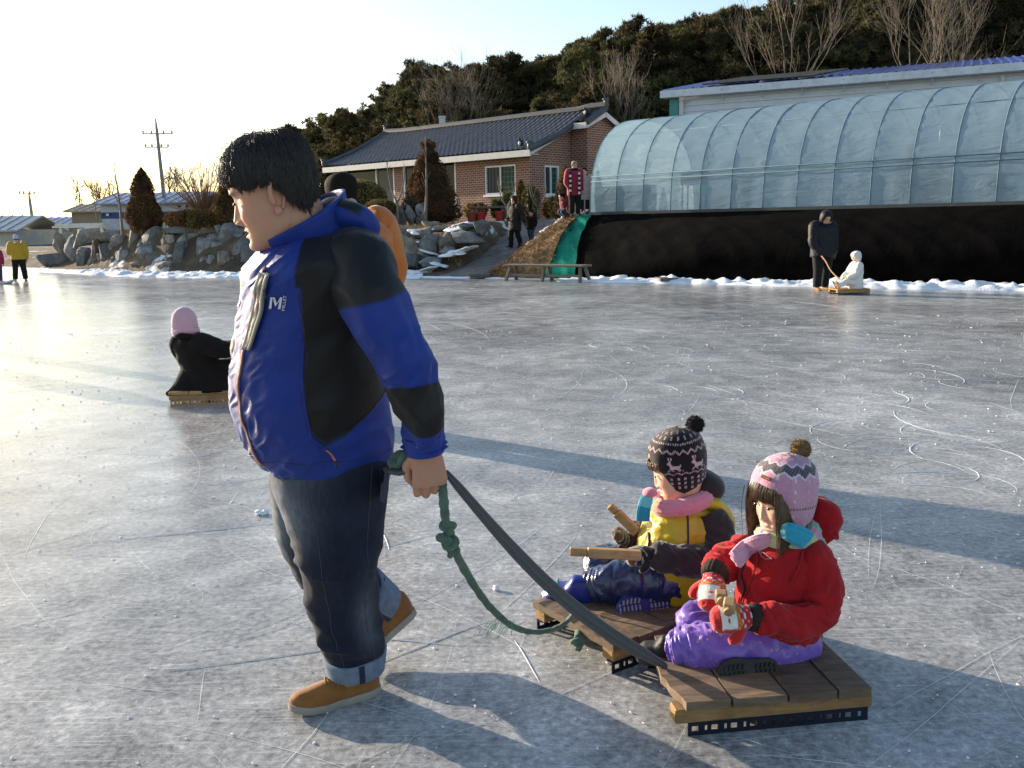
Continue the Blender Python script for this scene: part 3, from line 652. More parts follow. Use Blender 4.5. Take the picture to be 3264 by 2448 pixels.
for zz in (.98, 1.13):
    xi = np.interp(zz, pz_[:21], px_[:21]); mb = MB(); mb.tube([GP(0, xi - .03, zz), GP(GL, xi - .03, zz)], .014, 6); mpart('rail', mb, M_PIPE, gh, True)
xi = np.interp(2.35, pz_[:21], px_[:21]); mb = MB(); mb.tube([GP(0, xi + .03, 2.35), GP(GL, xi + .03, 2.35)], .016, 6); mpart('rail', mb, M_PIPE, gh, True)
mb = MB(); mb.bar(GP(0, -.05, .03), GP(GL, -.05, .03), .08, .1); mpart('base_board', mb, pm('dark_board', (.06, .07, .07), None, 5), gh)
# what shows through the film
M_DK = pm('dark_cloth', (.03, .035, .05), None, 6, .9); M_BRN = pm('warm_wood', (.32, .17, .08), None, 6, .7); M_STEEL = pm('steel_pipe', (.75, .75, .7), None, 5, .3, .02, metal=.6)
def gpt(px, py, x=1.2):
    d = ray(*z3(px, py)); oo = A(0, 0, CAM_H); s_ = ((GP(0, x, 0) - oo) @ GN) / (d @ GN); q = oo + s_ * d - GA; return q @ GD, q[2]
def sitter(px, x, lab, mat, sc=1.0):
    a, _ = gpt(px, 600, x); base = GP(a, x, 0); t = thing('person', lab, 'person', base, 'people inside the greenhouse')
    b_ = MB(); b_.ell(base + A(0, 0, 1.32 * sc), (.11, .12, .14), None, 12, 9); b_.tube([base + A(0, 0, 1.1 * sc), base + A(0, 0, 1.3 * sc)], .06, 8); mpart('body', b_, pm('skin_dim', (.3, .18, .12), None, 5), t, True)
    b_ = MB(); b_.tube([base + A(0, 0, .4 * sc), base + A(0, 0, .7 * sc), base + A(0, 0, 1.0 * sc), base + A(0, 0, 1.16 * sc)], [.2, .22, .22, .1], 12); b_.tube([base + GD * .2 + A(0, 0, 1.08 * sc), base + GD * .3 + A(0, -.05, .8 * sc), base + GD * .15 + A(0, -.3, .7 * sc)], [.09, .08, .05], 8); b_.tube([base - GD * .2 + A(0, 0, 1.08 * sc), base - GD * .3 + A(0, -.05, .8 * sc), base - GD * .15 + A(0, -.3, .7 * sc)], [.09, .08, .05], 8); mpart('coat', b_, mat, t, True)
    b_ = MB()
    for s_ in (-1, 1): b_.tube([base + GD * .1 * s_ + A(0, 0, .45), base + GD * .14 * s_ + A(0, -.42, .45), base + GD * .14 * s_ + A(0, -.45, .02)], [.1, .085, .06], 8)
    mpart('trousers', b_, M_DK, t, True)
    b_ = MB(); b_.ell(base + A(0, .01, 1.36 * sc), (.12, .13, .13), None, 12, 9); mpart('hair', b_, M_DK, t, True)
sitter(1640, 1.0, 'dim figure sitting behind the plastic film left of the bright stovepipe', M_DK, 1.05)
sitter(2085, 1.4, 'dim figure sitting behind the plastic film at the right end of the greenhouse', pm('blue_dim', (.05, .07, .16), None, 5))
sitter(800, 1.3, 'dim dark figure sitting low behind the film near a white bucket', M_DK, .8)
a, z = gpt(1800, 450, 1.0); t = thing('stovepipe', 'bright steel stovepipe standing behind the plastic film', 'stovepipe', GP(a, 1.0, 0)); b_ = MB(); b_.tube([GP(a, 1.0, .9), GP(a, 1.0, 2.35)], .06, 12); mpart('pipe', b_, M_STEEL, t, True); b_ = MB(); b_.box(GP(a, 1.0, .5), (.6, .6, .8), rotz(-.716), 0, .04); mpart('stove_body', b_, M_DK, t)
for k in (-1, 1): 
    for j in (-1, 1): b_ = MB(); b_.bar(GP(a + .2 * k, 1 + .2 * j, 0), GP(a + .2 * k, 1 + .2 * j, .1), .05, .05); mpart('leg', b_, M_DK, t)
def table(px, x, lab, w_, col_):
    a, _ = gpt(px, 700, x); t = thing('low_table', lab, 'table', GP(a, x, 0)); b_ = MB(); b_.box(GP(a, x, .72), (w_, .7, .05), rotz(-.716), 0, .01); mpart('table_top', b_, col_, t)
    for k in (-1, 1):
        for j in (-1, 1): b_ = MB(); b_.bar(GP(a + .42 * w_ * k, x + .28 * j, 0), GP(a + .42 * w_ * k, x + .28 * j, .69), .06, .06); mpart('leg', b_, col_, t)
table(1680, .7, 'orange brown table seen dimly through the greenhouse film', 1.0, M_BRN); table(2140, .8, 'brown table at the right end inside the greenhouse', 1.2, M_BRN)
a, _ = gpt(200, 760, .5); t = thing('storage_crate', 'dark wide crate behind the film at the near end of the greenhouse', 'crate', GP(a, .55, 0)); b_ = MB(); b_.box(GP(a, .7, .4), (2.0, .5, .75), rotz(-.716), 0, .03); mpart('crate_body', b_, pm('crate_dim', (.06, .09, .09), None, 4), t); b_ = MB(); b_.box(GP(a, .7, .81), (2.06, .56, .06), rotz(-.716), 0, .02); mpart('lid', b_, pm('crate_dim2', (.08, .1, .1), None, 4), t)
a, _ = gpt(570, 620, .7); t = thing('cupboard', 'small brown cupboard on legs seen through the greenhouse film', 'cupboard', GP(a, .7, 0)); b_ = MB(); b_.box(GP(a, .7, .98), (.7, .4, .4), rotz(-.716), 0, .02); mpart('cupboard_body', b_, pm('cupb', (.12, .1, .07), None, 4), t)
for k in (-1, 1): 
    for j in (-1, 1): b_ = MB(); b_.bar(GP(a + .3 * k, .7 + .15 * j, 0), GP(a + .3 * k, .7 + .15 * j, .8), .04, .04); mpart('leg', b_, M_BRN, t)
a, _ = gpt(690, 700, .7); b_ = MB(); b_.tube([GP(a, .7, 0), GP(a, .7, .05), GP(a, .7, .4), GP(a, .7, .42)], [.13, .15, .19, .2], 16); solid('bucket', b_, M_WHITE, 'white bucket behind the greenhouse film', 'bucket', loc=GP(a, .7, 0), smooth=True, auto=40)

# ---- black shade cloth hung over the embankment
def cloth_mat(name, c1, c2, rough=.8):
    m, n, b, L = nodes(name); tc = N_(n, 'TexCoord'); co = tc.outputs['Object']
    t1 = noise_(n, L, co, 1.5, 6, .7); L(ramp_(n, L, t1.outputs[0], [(.35, c1), (.7, c2)]).outputs[0], b.inputs['Base Color']); b.inputs['Roughness'].default_value = rough; b.inputs['Specular IOR Level'].default_value = .03
    t2 = noise_(n, L, map_(n, L, co, (2.5, 2.5, .5), (0, .35, 0)), 1.6, 5, .6, .6); bp = N_(n, 'Bump'); bp.inputs['Strength'].default_value = .2; bp.inputs['Distance'].default_value = .08; L(t2.outputs[0], bp.inputs['Height']); L(bp.outputs[0], b.inputs['Normal']); return m
M_BLACK = cloth_mat('black_shade_cloth', (.0012, .0011, .0013), (.0055, .0045, .0043), .95)
M_GREEN = cloth_mat('green_tarpaulin', (.01, .16, .10), (.02, .30, .19), .45)
def drape(name, s0, s1, label, mat, top_in, foot_fn, seed, amp=.07, off=0.0, cat='cloth', skew=0.0, nn=220):
    """sheet from the foot of the bank to the greenhouse base; s along the greenhouse line"""
    ss = np.linspace(s0, s1, nn); vv = np.linspace(0, 1, 46); Vv = []
    for v in vv:
        sk = ss + skew * (1 - v) * (s1 - ss) / (s1 - s0 + 1e-6) + foot_fn(ss) * (1 - v)
        topP = GA + np.outer(sk, GD) - GN * top_in
        ft = np.stack([topP[:, 0] - .0, shore(topP[:, 0]) + .35, 0 * sk], 1)
        prof = v ** .8
        P = ft * (1 - prof)[..., None] if np.ndim(prof) else ft * (1 - prof) + topP * prof
        P[:, 2] = .02 + (GA[2] - .02) * v ** np.interp(sk, [-.6, 3.0], [.62, .30])
        fold = amp * (ridge(np.stack([sk * 1.6 + v * 1.8 + seed, 0 * sk + v * .6, 0 * sk + seed], 1)) * .6 + fbm(np.stack([sk * .9 - v * .5, 0 * sk + v * 2.2, 0 * sk + seed * 2], 1), 3)) * math.sin(PI * min(1, v * .95 + .04)) ** .5 * np.interp(sk, [0, 2.5, 5], [1, .7, .4])
        P = P + np.outer(fold + off, nrm(A(*(-GN[:2]), .55)))
        Vv.append(P)
    V, F = loft(np.array(Vv), closed=False, cap=None)
    o = link(name, mkmesh(name, V, F, mat, True)); tag(o, label, cat); sd = o.modifiers.new('thick', 'SOLIDIFY'); sd.thickness = .006; return o
drape('shade_cloth', -.3, 17.8, 'black shade cloth draped down the embankment below the greenhouse', M_BLACK, .12, lambda s: -1.1 * np.exp(-(s + .3) / 1.6), 1.7)
drape('tarpaulin', -.55, .2, 'bright green tarpaulin strip hanging beside the black cloth', M_GREEN, .1, lambda s: -1.05 - .25 * (s < -.3), 4.2, .09, .07, 'tarpaulin', nn=60)
drape('plastic_sheet', -1.9, -.9, 'crumpled pale plastic sheet at the top of the straw mound', pm('pale_plastic', (.6, .57, .5), (.4, .38, .34), 3, .5, .4), .5, lambda s: -.1 + 0 * s, 8.1, .09, .12, 'plastic sheet', nn=30) if False else None
# straw covered mound between path and tarpaulin
def straw_mat():
    m, n, b, L = nodes('dry_straw'); tc = N_(n, 'TexCoord'); co = tc.outputs['Object']
    t1 = noise_(n, L, co, 4, 8, .75, .6); L(ramp_(n, L, t1.outputs[0], [(.34, (.07, .04, .02)), (.52, (.26, .15, .06)), (.7, (.48, .32, .15))]).outputs[0], b.inputs['Base Color']); b.inputs['Roughness'].default_value = .95; return m
M_STRAW = straw_mat(); mb = MB(); rr = np.random.default_rng(5)
bx = np.linspace(-.75, .95, 60); BOT = np.stack([bx, shore(bx) + .25, 0 * bx + .0], 1); tx = np.linspace(0, 1, 60)
TOP = spline([(-.35, 26.1, .05), (.25, 26.9, .45), (.9, 27.6, 1.0), (1.5, 28.1, 1.45), (1.9, 28.3, 1.66), (2.2, 28.3, 1.72)], 60); rows = []
for v in np.linspace(0, 1, 34):
    P = BOT * (1 - v) + TOP * v; P[:, 2] += .42 * np.sin(PI * v) * np.interp(tx, [0, .3, 1], [.15, .6, 1]) + .05 * fbm(P * 2.2, 3) * np.sin(PI * min(1, v + .1)); rows.append(P)
V, F = loft(np.array(rows), closed=False, cap=None); mb.add(V, F); Nm = vnormals(V, F); Nm = Nm * np.sign(Nm[:, 2:3] + 1e-9)
for k in rr.choice(len(V), 6500):
    p = V[k] + rr.normal(0, .03, 3); d = nrm(rr.normal(size=3) + Nm[k] * .5 + A(-.1, -.5, -.4)); q = p + d * (.06 + .14 * rr.random()); s_ = nrm(np.cross(d, rr.normal(size=3))) * .007
    mb.add([p - s_, p + s_, q], [(0, 1, 2)])
CM = A(1, 26, 0)
solid('straw_mound', mb, M_STRAW, 'earth slope covered in brown dry straw between the path and the green tarpaulin', 'mound', kind='thing', loc=(CM[0], CM[1], 0))
mb = MB()
for k in range(26):
    q = TOP[int(22 + 37 * rr.random())] + A(rr.normal(0, .06), -.1 * rr.random(), .02); mb.ell(q, (.2 * (.4 + rr.random()), .1, .035), rotz(.7 + rr.normal(0, .3)) @ rotx(rr.normal(0, .5)) @ roty(-.5), 14, 8, noise=.8, ns=2.4, seed=k)
solid('plastic_sheet', mb, pm('pale_plastic', (.66, .62, .56), (.42, .39, .35), 3, .5, .4), 'crumpled pale plastic sheeting along the crest of the straw mound', 'plastic sheet', smooth=True)

# ---- white sided shed with blue metal roof behind the greenhouse
SA = A(6.45, 37.0, 0); SZ = 6.28; SLn = 24.0
SD = nrm(A(10.34, -5.0, 0)); SN = A(-SD[1], SD[0], 0)
def SP(a, x, z): return A(SA[0], SA[1], z) + SD * a + SN * x
shed = thing('metal_shed', 'long white sided shed with blue metal roof behind the greenhouse', 'shed', SP(6, 3, 1.5))
mb = MB(); zz = 1.5; k = 0
mb2 = MB()
def sbox(mb, a0, a1, x0, x1, z0, z1):
    V = [SP(a, x, z) for a in (a0, a1) for x in (x0, x1) for z in (z0, z1)]; return mb.add(V, [(0, 1, 3, 2), (4, 6, 7, 5), (0, 4, 5, 1), (2, 3, 7, 6), (0, 2, 6, 4), (1, 5, 7, 3)])
M_SIDING = pm('white_siding', (.62, .65, .7), (.55, .58, .63), 3, .5, .05); M_BLUER = pm('blue_metal_roof', (.03, .06, .36), (.02, .045, .26), 2, .3, .05, spec=.6, coat=.3)
zs = 1.5
while zs < SZ - .05:
    m_ = MB(); V = [SP(a, x, z) for a in (.3, SLn) for (x, z) in ((0.0, zs), (.03, zs + .215), (.12, zs + .215), (.12, zs))]; m_.add(V, [(0, 4, 5, 1), (1, 5, 6, 2), (3, 7, 4, 0), (2, 6, 7, 3), (0, 1, 2, 3), (7, 6, 5, 4)]); mpart('siding_board', m_, M_SIDING, shed); zs += .22
m_ = MB(); sbox(m_, .3, .45, .13, 7.5, 1.5, SZ); mpart('end_wall', m_, M_SIDING, shed)
m_ = MB(); sbox(m_, -.08, .29, -.03, .3, 1.5, SZ - .1); mpart('corner_post', m_, pm('teal_metal', (.05, .25, .27), None, 3, .5), shed)
m_ = MB(); sbox(m_, .34, .5, -.12, -.01, 1.5, SZ - .15); mpart('downpipe', m_, M_WHITE, shed); m_ = MB(); sbox(m_, 11.4, 11.52, -.1, -.01, 1.5, SZ - .15); mpart('downpipe', m_, M_WHITE, shed)
m_ = MB(); sbox(m_, -.35, SLn, -.42, -.06, SZ - .06, SZ + .2); gt = mpart('gutter', m_, pm('gutter_white', (.68, .72, .78), None, 3, .4), shed)
for i in range(17):
    m_ = MB(); m_.bar(SP(.6 + i * 1.45, -.45, SZ + .12), SP(.6 + i * 1.45, -.02, SZ - .28), .03, .04); mpart('gutter_bracket', m_, M_SIDING, gt)
aa = np.linspace(-.35, SLn, 600); Vv = []
for x in np.linspace(-.35, 7.5, 6):
    ph = (aa % .3) / .3; rib = np.where(ph < .2, .05, 0); Vv.append(np.stack([SA[0] + SD[0] * aa + SN[0] * x, SA[1] + SD[1] * aa + SN[1] * x, SZ + .2 + .17 * (x + .35) + rib], 1))
V, F = loft(np.array(Vv), closed=False, cap=None); part('roof', V, F, M_BLUER, shed)
pan = thing('roof_panel_rack', 'grey slatted panels lying on the left end of the blue shed roof', 'panels', SP(3, 1.2, SZ + .7))
M_SLAT = pm('grey_slat', (.22, .2, .17), (.12, .11, .1), 6, .6)
for i in range(9):
    x0 = .05 + i * .27; m_ = MB(); m_.bar(SP(1.2 + i * .12, x0, SZ + .38 + .2 * x0), SP(5.3 + i * .12, x0, SZ + .38 + .2 * x0), .25, .04); mpart('slat', m_, M_SLAT, pan)
for a in (1.8, 3.4, 4.8):
    m_ = MB(); m_.bar(SP(a, 0, SZ + .3), SP(a + 1, 2.2, SZ + .32 + .2 * 2.2), .08, .06); mpart('bearer', m_, M_SIDING, pan)

# ---- buildings far on the left
M_BLUEW = pm('blue_band', (.06, .09, .22), None, 2, .6); M_PALE = pm('pale_wall', (.62, .64, .66), None, 2, .7); M_CREAM = pm('cream_wall', (.75, .72, .62), None, 2, .7)
def Z1(px, py, Y): return D(*z1(px, py), Y)
def far_box(name, x0, x1, y0, y1, Y, dep, mats, label, cat, band=None, roof=None, end=None):
    a = Z1(x0, y1, Y); b_ = Z1(x1, y0, Y); zb = float(hgt(np.array([a[0]]), np.array([Y]))[0]) - .3
    t = thing(name, label, cat, ((a[0] + b_[0]) / 2, Y + dep / 2, zb)); X0, X1, ZT = a[0], b_[0], b_[2]
    m_ = MB(); m_.box(((X0 + X1) / 2, Y + dep / 2, (zb + ZT) / 2), (X1 - X0, dep, ZT - zb)); mpart('wall', m_, mats[0], t)
    if band:
        zb0 = Z1(x0, band[1], Y)[2]; zb1 = Z1(x0, band[0], Y)[2]; m_ = MB(); m_.box(((X0 + X1) / 2, Y - .02, (zb0 + zb1) / 2), (X1 - X0 + .04, .05, zb1 - zb0)); mpart('band', m_, mats[1], t)
    if roof:
        zr = Z1(x0, roof, Y)[2]; m_ = MB(); V = [(X0 - .5, Y - .6, ZT), (X1 + .5, Y - .6, ZT), (X1 + .5, Y + dep / 2, zr + .6), (X0 - .5, Y + dep / 2, zr + .6), (X0 - .5, Y + dep + .6, ZT), (X1 + .5, Y + dep + .6, ZT)]
        V = V + [(v[0], v[1], v[2] - .12) for v in V]; m_.add(V, [(0, 1, 2, 3), (3, 2, 5, 4), (6, 9, 8, 7), (9, 10, 11, 8), (0, 6, 7, 1), (1, 7, 8, 2), (2, 8, 11, 5), (5, 11, 10, 4), (4, 10, 9, 3), (3, 9, 6, 0)]); rf = mpart('roof', m_, mats[2], t)
        for q in np.arange(X0 - .4, X1 + .5, .8): m2_ = MB(); m2_.bar((q, Y - .62, ZT + .04), (q, Y + dep / 2, zr + .64), .06, .06); mpart('roof_rib', m2_, mats[2], rf)
    return t, X0, X1, ZT, zb, Y
M_BLUEG = pm('blue_grey_metal', (.3, .36, .5), None, 2, .4, spec=.6)
t, X0, X1, ZT, zb, Y = far_box('warehouse', 905, 1712, 812, 1045, 78, 9, [M_PALE, M_BLUEW, M_BLUEG], 'white warehouse with blue band and ribbed roof beyond the boulder wall', 'warehouse', (905, 960), 782)
for (xa, xb, ya, yb) in ((1592, 1645, 835, 865), (940, 960, 915, 935)):
    p, q = Z1(xa, yb, Y), Z1(xb, ya, Y); m_ = MB(); m_.box(((p[0] + q[0]) / 2, Y - .05, (p[2] + q[2]) / 2), (q[0] - p[0], .1, q[2] - p[2])); wi = mpart('window', m_, M_WHITEF, t); m_ = MB(); m_.box(((p[0] + q[0]) / 2 - .3, Y - .11, (p[2] + q[2]) / 2), ((q[0] - p[0]) * .4, .02, (q[2] - p[2]) * .75)); mpart('pane', m_, M_GLASS, wi)
    m_ = MB(); m_.box(((p[0] + q[0]) / 2 + .3, Y - .11, (p[2] + q[2]) / 2), ((q[0] - p[0]) * .4, .02, (q[2] - p[2]) * .75)); mpart('pane', m_, M_GLASS, wi)
# lit gable annex of the warehouse
far_box('outbuilding', 640, 905, 890, 1040, 88, 7, [pm('tan_wall', (.3, .25, .18), None, 2), M_CREAM, pm('tan_roof', (.4, .34, .25), None, 2)], 'low tan outbuilding with pale roof left of the warehouse', 'outbuilding', (1000, 1025), 880)
far_box('farm_greenhouse', 130, 640, 1035, 1180, 92, 8, [pm('ghw', (.45, .45, .4), None, 2), M_PALE, pm('ghr', (.32, .42, .55), None, 2, .4)], 'long low grey farm building with blue roof at the far left', 'farm building', (1090, 1100), 1000)
far_box('farm_greenhouse', -120, 128, 1060, 1210, 70, 7, [pm('ghw2', (.62, .58, .5), None, 2), M_CREAM, pm('ghr2', (.5, .52, .52), None, 2, .4)], 'pale gabled greenhouse at the far left edge', 'farm building', (1185, 1205), 1000)
# stacked pale boards on the bank
t = thing('bench_seat', 'pale weathered plank seat standing on the bank left of the warehouse', 'bench', Z1(720, 1040, 36))
for (y_, w_) in ((1012, 1.9), (1030, 2.1)):
    q = Z1(715, y_, 36); m_ = MB(); m_.box(q, (w_, .35, .07), None, 0, .01); mpart('plank', m_, pm('grey_board%d' % y_, (.7, .68, .6), None, 4), t)
for s_ in (-.8, .8): q = Z1(715, 1040, 36); m_ = MB(); m_.bar(q + A(s_, 0, .15), q + A(s_, 0, -.2), .09, .09); mpart('leg', m_, M_CREAM, t)
# utility poles
M_CONC = pm('concrete_pole', (.36, .35, .33), None, 3, .8)
def pole(top, bot, Y, arms, lab, lamp=None):
    a = Z1(*top, Y); b_ = Z1(*bot, Y); zb = min(float(hgt(np.array([b_[0]]), np.array([Y]))[0]), b_[2]) - .1; b2 = b_ + (b_ - a) * ((b_[2] - zb) / (a[2] - b_[2]))
    t = thing('utility_pole', lab, 'utility pole', b2); m_ = MB(); m_.tube([b2, b_ + (a - b_) * .88, a], [.2, .13, .05], 10); mpart('pole', m_, M_CONC, t, True)
    for (xl, xr, y_) in arms:
        p, q = Z1(xl, y_, Y), Z1(xr, y_, Y); m_ = MB(); m_.bar(p + A(0, -.1, 0), q + A(0, -.1, 0), .1, .1); ar = mpart('crossarm', m_, M_CONC, t)
        for f_ in (.02, .3, .7, .98):
            w_ = p + (q - p) * f_ + A(0, -.1, 0); m_ = MB(); m_.tube([w_ + A(0, 0, .05), w_ + A(0, 0, .2), w_ + A(0, 0, .28)], [.07, .1, .04], 8); mpart('insulator', m_, M_PALE, ar, True)
    if lamp:
        p = Z1(*lamp[0], Y); q = Z1(*lamp[1], Y); m_ = MB(); m_.tube([p, (p + q) / 2 + A(0, 0, .15), q], .05, 6); m_.box(q + A(.2, 0, 0), (.6, .2, .12), None, 0, .03); mpart('lamp_arm', m_, M_CONC, t)
pole((1370, 75), (1470, 1000), 80, [(1260, 1525, 212), (1282, 1490, 330)], 'tall leaning utility pole with two crossarms behind the conical tree', ((1450, 615), (1500, 602)))
pole((253, 730), (325, 1250), 85, [(175, 310, 742)], 'slim utility pole with one crossarm at the far left')
# ================================================================ VEGETATION
def leaf_mat(name, c1, c2, tr=.25):
    m, n, b, L = nodes(name); at = N_(n, 'Attribute'); at.attribute_name = 'tint'; oi = N_(n, 'ObjectInfo')
    cc = mix_(n, L, at.outputs['Fac'], c1, c2); hs = N_(n, 'HueSaturation'); L(cc, hs.inputs['Color']); L(math_(n, L, 'ADD', math_(n, L, 'MULTIPLY', oi.outputs['Random'], .5), .75), hs.inputs['Value']); L(math_(n, L, 'ADD', math_(n, L, 'MULTIPLY', oi.outputs['Random'], .05), .475), hs.inputs['Hue'])
    L(hs.outputs[0], b.inputs['Base Color']); b.inputs['Roughness'].default_value = .75; b.inputs['Specular IOR Level'].default_value = .2
    t = N_(n, 'BsdfTranslucent'); L(hs.outputs[0], t.inputs[0]); mx = N_(n, 'MixShader'); mx.inputs[0].default_value = tr; L(b.outputs[0], mx.inputs[1]); L(t.outputs[0], mx.inputs[2]); L(mx.outputs[0], n.nodes['Material Output'].inputs[0]); return m
M_PINE = leaf_mat('pine_needles', (.036, .038, .017), (.14, .115, .046)); M_JUN = leaf_mat('juniper_brown', (.05, .032, .015), (.22, .12, .045)); M_BOX = leaf_mat('boxwood', (.05, .045, .016), (.24, .17, .06)); M_SHR = leaf_mat('green_shrub', (.03, .045, .015), (.13, .13, .05))
M_BARK = pm('bark_dark', (.11, .08, .06), (.05, .04, .03), 4, .9, .5, 20, .02); M_BARKP = pm('bark_pale', (.235, .19, .15), (.14, .11, .085), 3, .85, .4, 14, .02); M_TWIG = pm('twig', (.2, .155, .12), None, 3, .9, 0)
def tuft_cards(P, size, rr, n_=7, up=.35, wd=.16):
    """needle sprays: thin triangles radiating from each point"""
    k = len(P); V = np.empty((k, n_, 3, 3)); d = rr.normal(size=(k, n_, 3)); d[..., 2] += up; d /= np.linalg.norm(d, axis=2)[..., None]
    s_ = np.cross(d, rr.normal(size=(k, n_, 3))); s_ /= np.linalg.norm(s_, axis=2)[..., None]
    ln = (size * (.6 + .7 * rr.random((k, n_))))[..., None]; c = P[:, None, :]
    V[:, :, 0] = c - s_ * ln * wd; V[:, :, 1] = c + s_ * ln * wd; V[:, :, 2] = c + d * ln
    return V.reshape(-1, 3), np.arange(k * n_ * 3).reshape(-1, 3)
def pine_meshes(seed, h=9.5, wd=2.5, base=.35):
    rr = np.random.default_rng(seed); tb = MB(); bend = rr.normal(0, .25, 2)
    tp = np.array([(bend[0] * t * t * 2, bend[1] * t * t * 2, h * t) for t in np.linspace(0, .96, 10)]); tb.tube(tp, np.linspace(.17, .03, 10), 7)
    pts = []; cs = []
    nb = 40
    for i in range(nb):
        t = base + (1 - base) * (i + rr.random()) / nb; p0 = A(np.interp(t, np.linspace(0, .96, 10), tp[:, 0]), np.interp(t, np.linspace(0, .96, 10), tp[:, 1]), h * t * .98)
        a = rr.random() * 2 * PI; f_ = (t - base) / (1 - base); ln = wd * (.35 + 1.0 * math.sin(PI * min(1, .25 + .78 * f_)) ** .9) * (.55 + .6 * rr.random())
        e = p0 + A(math.cos(a) * ln, math.sin(a) * ln, ln * (.12 + .3 * rr.random()))
        mid = (p0 + e) / 2 + A(0, 0, -.08 * ln); tb.tube([p0, mid, e], [.05, .035, .012], 5)
        for q in range(5):
            c = p0 + (e - p0) * (.45 + .6 * rr.random()) + rr.normal(0, .12 * ln, 3); r = .34 + .36 * rr.random()
            k = 15; v = rr.normal(size=(k, 3)); v /= np.linalg.norm(v, axis=1)[:, None]; pts.append(c + v * r * A(1, 1, .62) * rr.random((k, 1)) ** .4); cs.append(np.full(k, rr.random()))
    pts.append(np.stack([tp[-1, 0] + rr.normal(0, .2, 30), tp[-1, 1] + rr.normal(0, .2, 30), h * (.9 + .12 * rr.random(30))], 1)); cs.append(np.full(30, .6))
    P = np.vstack(pts); c = np.concatenate(cs); V, F = tuft_cards(P, np.full((len(P), 1), .36), rr, 8, .45, .13)
    cc = np.repeat(np.clip(c + rr.normal(0, .15, len(c)), 0, 1), 24); col = np.stack([cc] * 3, 1)
    return mkmesh('trunk', np.vstack(tb.V), tb.F, M_BARK, True), mkmesh('crown', V, F, M_PINE, False, col=col)
def tree_from(name, meshes, loc, sc, rz_, label, cat, group, parts=('trunk', 'crown')):
    o = bpy.data.objects.new(name, None); COL.objects.link(o); o.location = loc; o.scale = (sc, sc, sc * (.9 + .2 * random.random())); o.rotation_euler = (0, 0, rz_); ORG[o.name] = np.asarray(loc, float)
    tag(o, label, cat, group)
    for nm, me in zip(parts, meshes): link(nm, me, o)
    return o
PINES = [pine_meshes(s_, 9 + 1.2 * (s_ % 3), 2.5 + .3 * (s_ % 4), .16 + .05 * (s_ % 3)) for s_ in range(6)]
SKY_X = np.array([-22, -16.1, -6.6, 3.6, 16.5, 37.7, 60]); SKY_Z = np.array([6.5, 8.7, 12.8, 14.9, 17.3, 19.5, 20])
def gz(x, y): return float(hgt(np.array([x]), np.array([y]))[0])
rr = np.random.default_rng(11); cnt = 0
for row, (Y, step) in enumerate([(52, 3.0), (56, 2.7), (60, 2.5), (64, 2.3), (68, 2.0), (71, 1.8), (74, 1.8)]):
    x = -20 + row * .8 - (Y - 53) * .12
    while x < 46 + row * 3:
        X = x + rr.normal(0, .5); YY = Y + rr.normal(0, 1.2); x += step * (.8 + .4 * rr.random())
        if (X < -12 and row < 1) or X / YY < -.232: continue
        z = gz(X, YY) - .1
        topz = np.interp(X * 70 / YY, SKY_X, SKY_Z); topz = CAM_H + (topz - CAM_H) * YY / 70
        want = topz - z; lim = min(1.15, max(.36, want / ((9 + 1.2 * (cnt % 3)) * 1.07))) * (.86 + .14 * rr.random()) if row >= 2 else min(.95, max(.4, want / 10.)) * (.62 + .25 * rr.random())
        tree_from('pine_tree', PINES[cnt % 6], (X, YY, z), lim, rr.random() * 6.28, 'dark green pine tree in the dense wood on the hillside', 'pine tree', 'pines of the hillside wood'); cnt += 1
# bare broadleaf trees
def bare_meshes(seed, h=8, spread=.5, levels=5, up=.35, r0=.14, single=True):
    rr = np.random.default_rng(seed); tb = MB(); br = MB()
    def grow(p, d, ln, r, lv):
        k = 4; pts = [p]; dd = d
        for i in range(k): dd = nrm(dd + rr.normal(0, .1, 3) + A(0, 0, .05)); pts.append(pts[-1] + dd * ln / k)
        (tb if lv >= levels - 1 else br).tube(pts, np.linspace(r, r * .6, k + 1), 6 if lv > 2 else 3, cap=False)
        if lv == 0: return
        for i in range(2 + (rr.random() < .5)):
            t = .45 + .55 * rr.random(); q = pts[min(k, max(1, int(round(t * k))))]
            nd = nrm(dd + rr.normal(0, spread, 3) + A(0, 0, up)); grow(q, nd, ln * (.58 + .25 * rr.random()), r * .58, lv - 1)
        grow(pts[-1], nrm(dd + rr.normal(0, .15, 3) + A(0, 0, .1)), ln * .72, r * .6, lv - 1)
    grow(A(0, 0, -.1), nrm(A(rr.normal(0, .06), rr.normal(0, .06), 1)), h * .34, r0, levels)
    return tb, br
def bare_tree(name, variants, mats, loc, sc, rz_, label, cat, group): return tree_from(name, variants, loc, sc, rz_, label, cat, group, ('trunk', 'branches'))
def bare_set(seeds, mat_t, mat_b, **k):
    out = []
    for s_ in seeds:
        tb, br = bare_meshes(s_, **k); out.append((mkmesh('trunk', np.vstack(tb.V), tb.F, mat_t, True), mkmesh('branches', np.vstack(br.V), br.F, mat_b, True)))
    return out
BP = bare_set((1, 2, 3, 4), M_BARKP, M_BARKP, h=10, spread=.36, levels=5, up=.32, r0=.065)
for i, (px, py, Y, sc) in enumerate([(1000, 260, 50, 1.0), (1290, 250, 50.5, 1.05), (1700, 160, 49.5, 1.3), (1985, 130, 47.5, 1.3), (2040, 130, 47, 1.2), (930, 280, 50, .8)]):
    q = D(px, py, Y); bare_tree('bare_tree', BP[i % 4], None, (q[0], Y, gz(q[0], Y) - .1), sc, i * 1.3, 'pale leafless tree at the front edge of the pine wood', 'bare tree', 'leafless trees before the pine wood')
BF = bare_set((11, 12, 13, 14), M_TWIG, M_TWIG, h=9.5, spread=.55, levels=4, up=.3, r0=.16)
rr = np.random.default_rng(21)
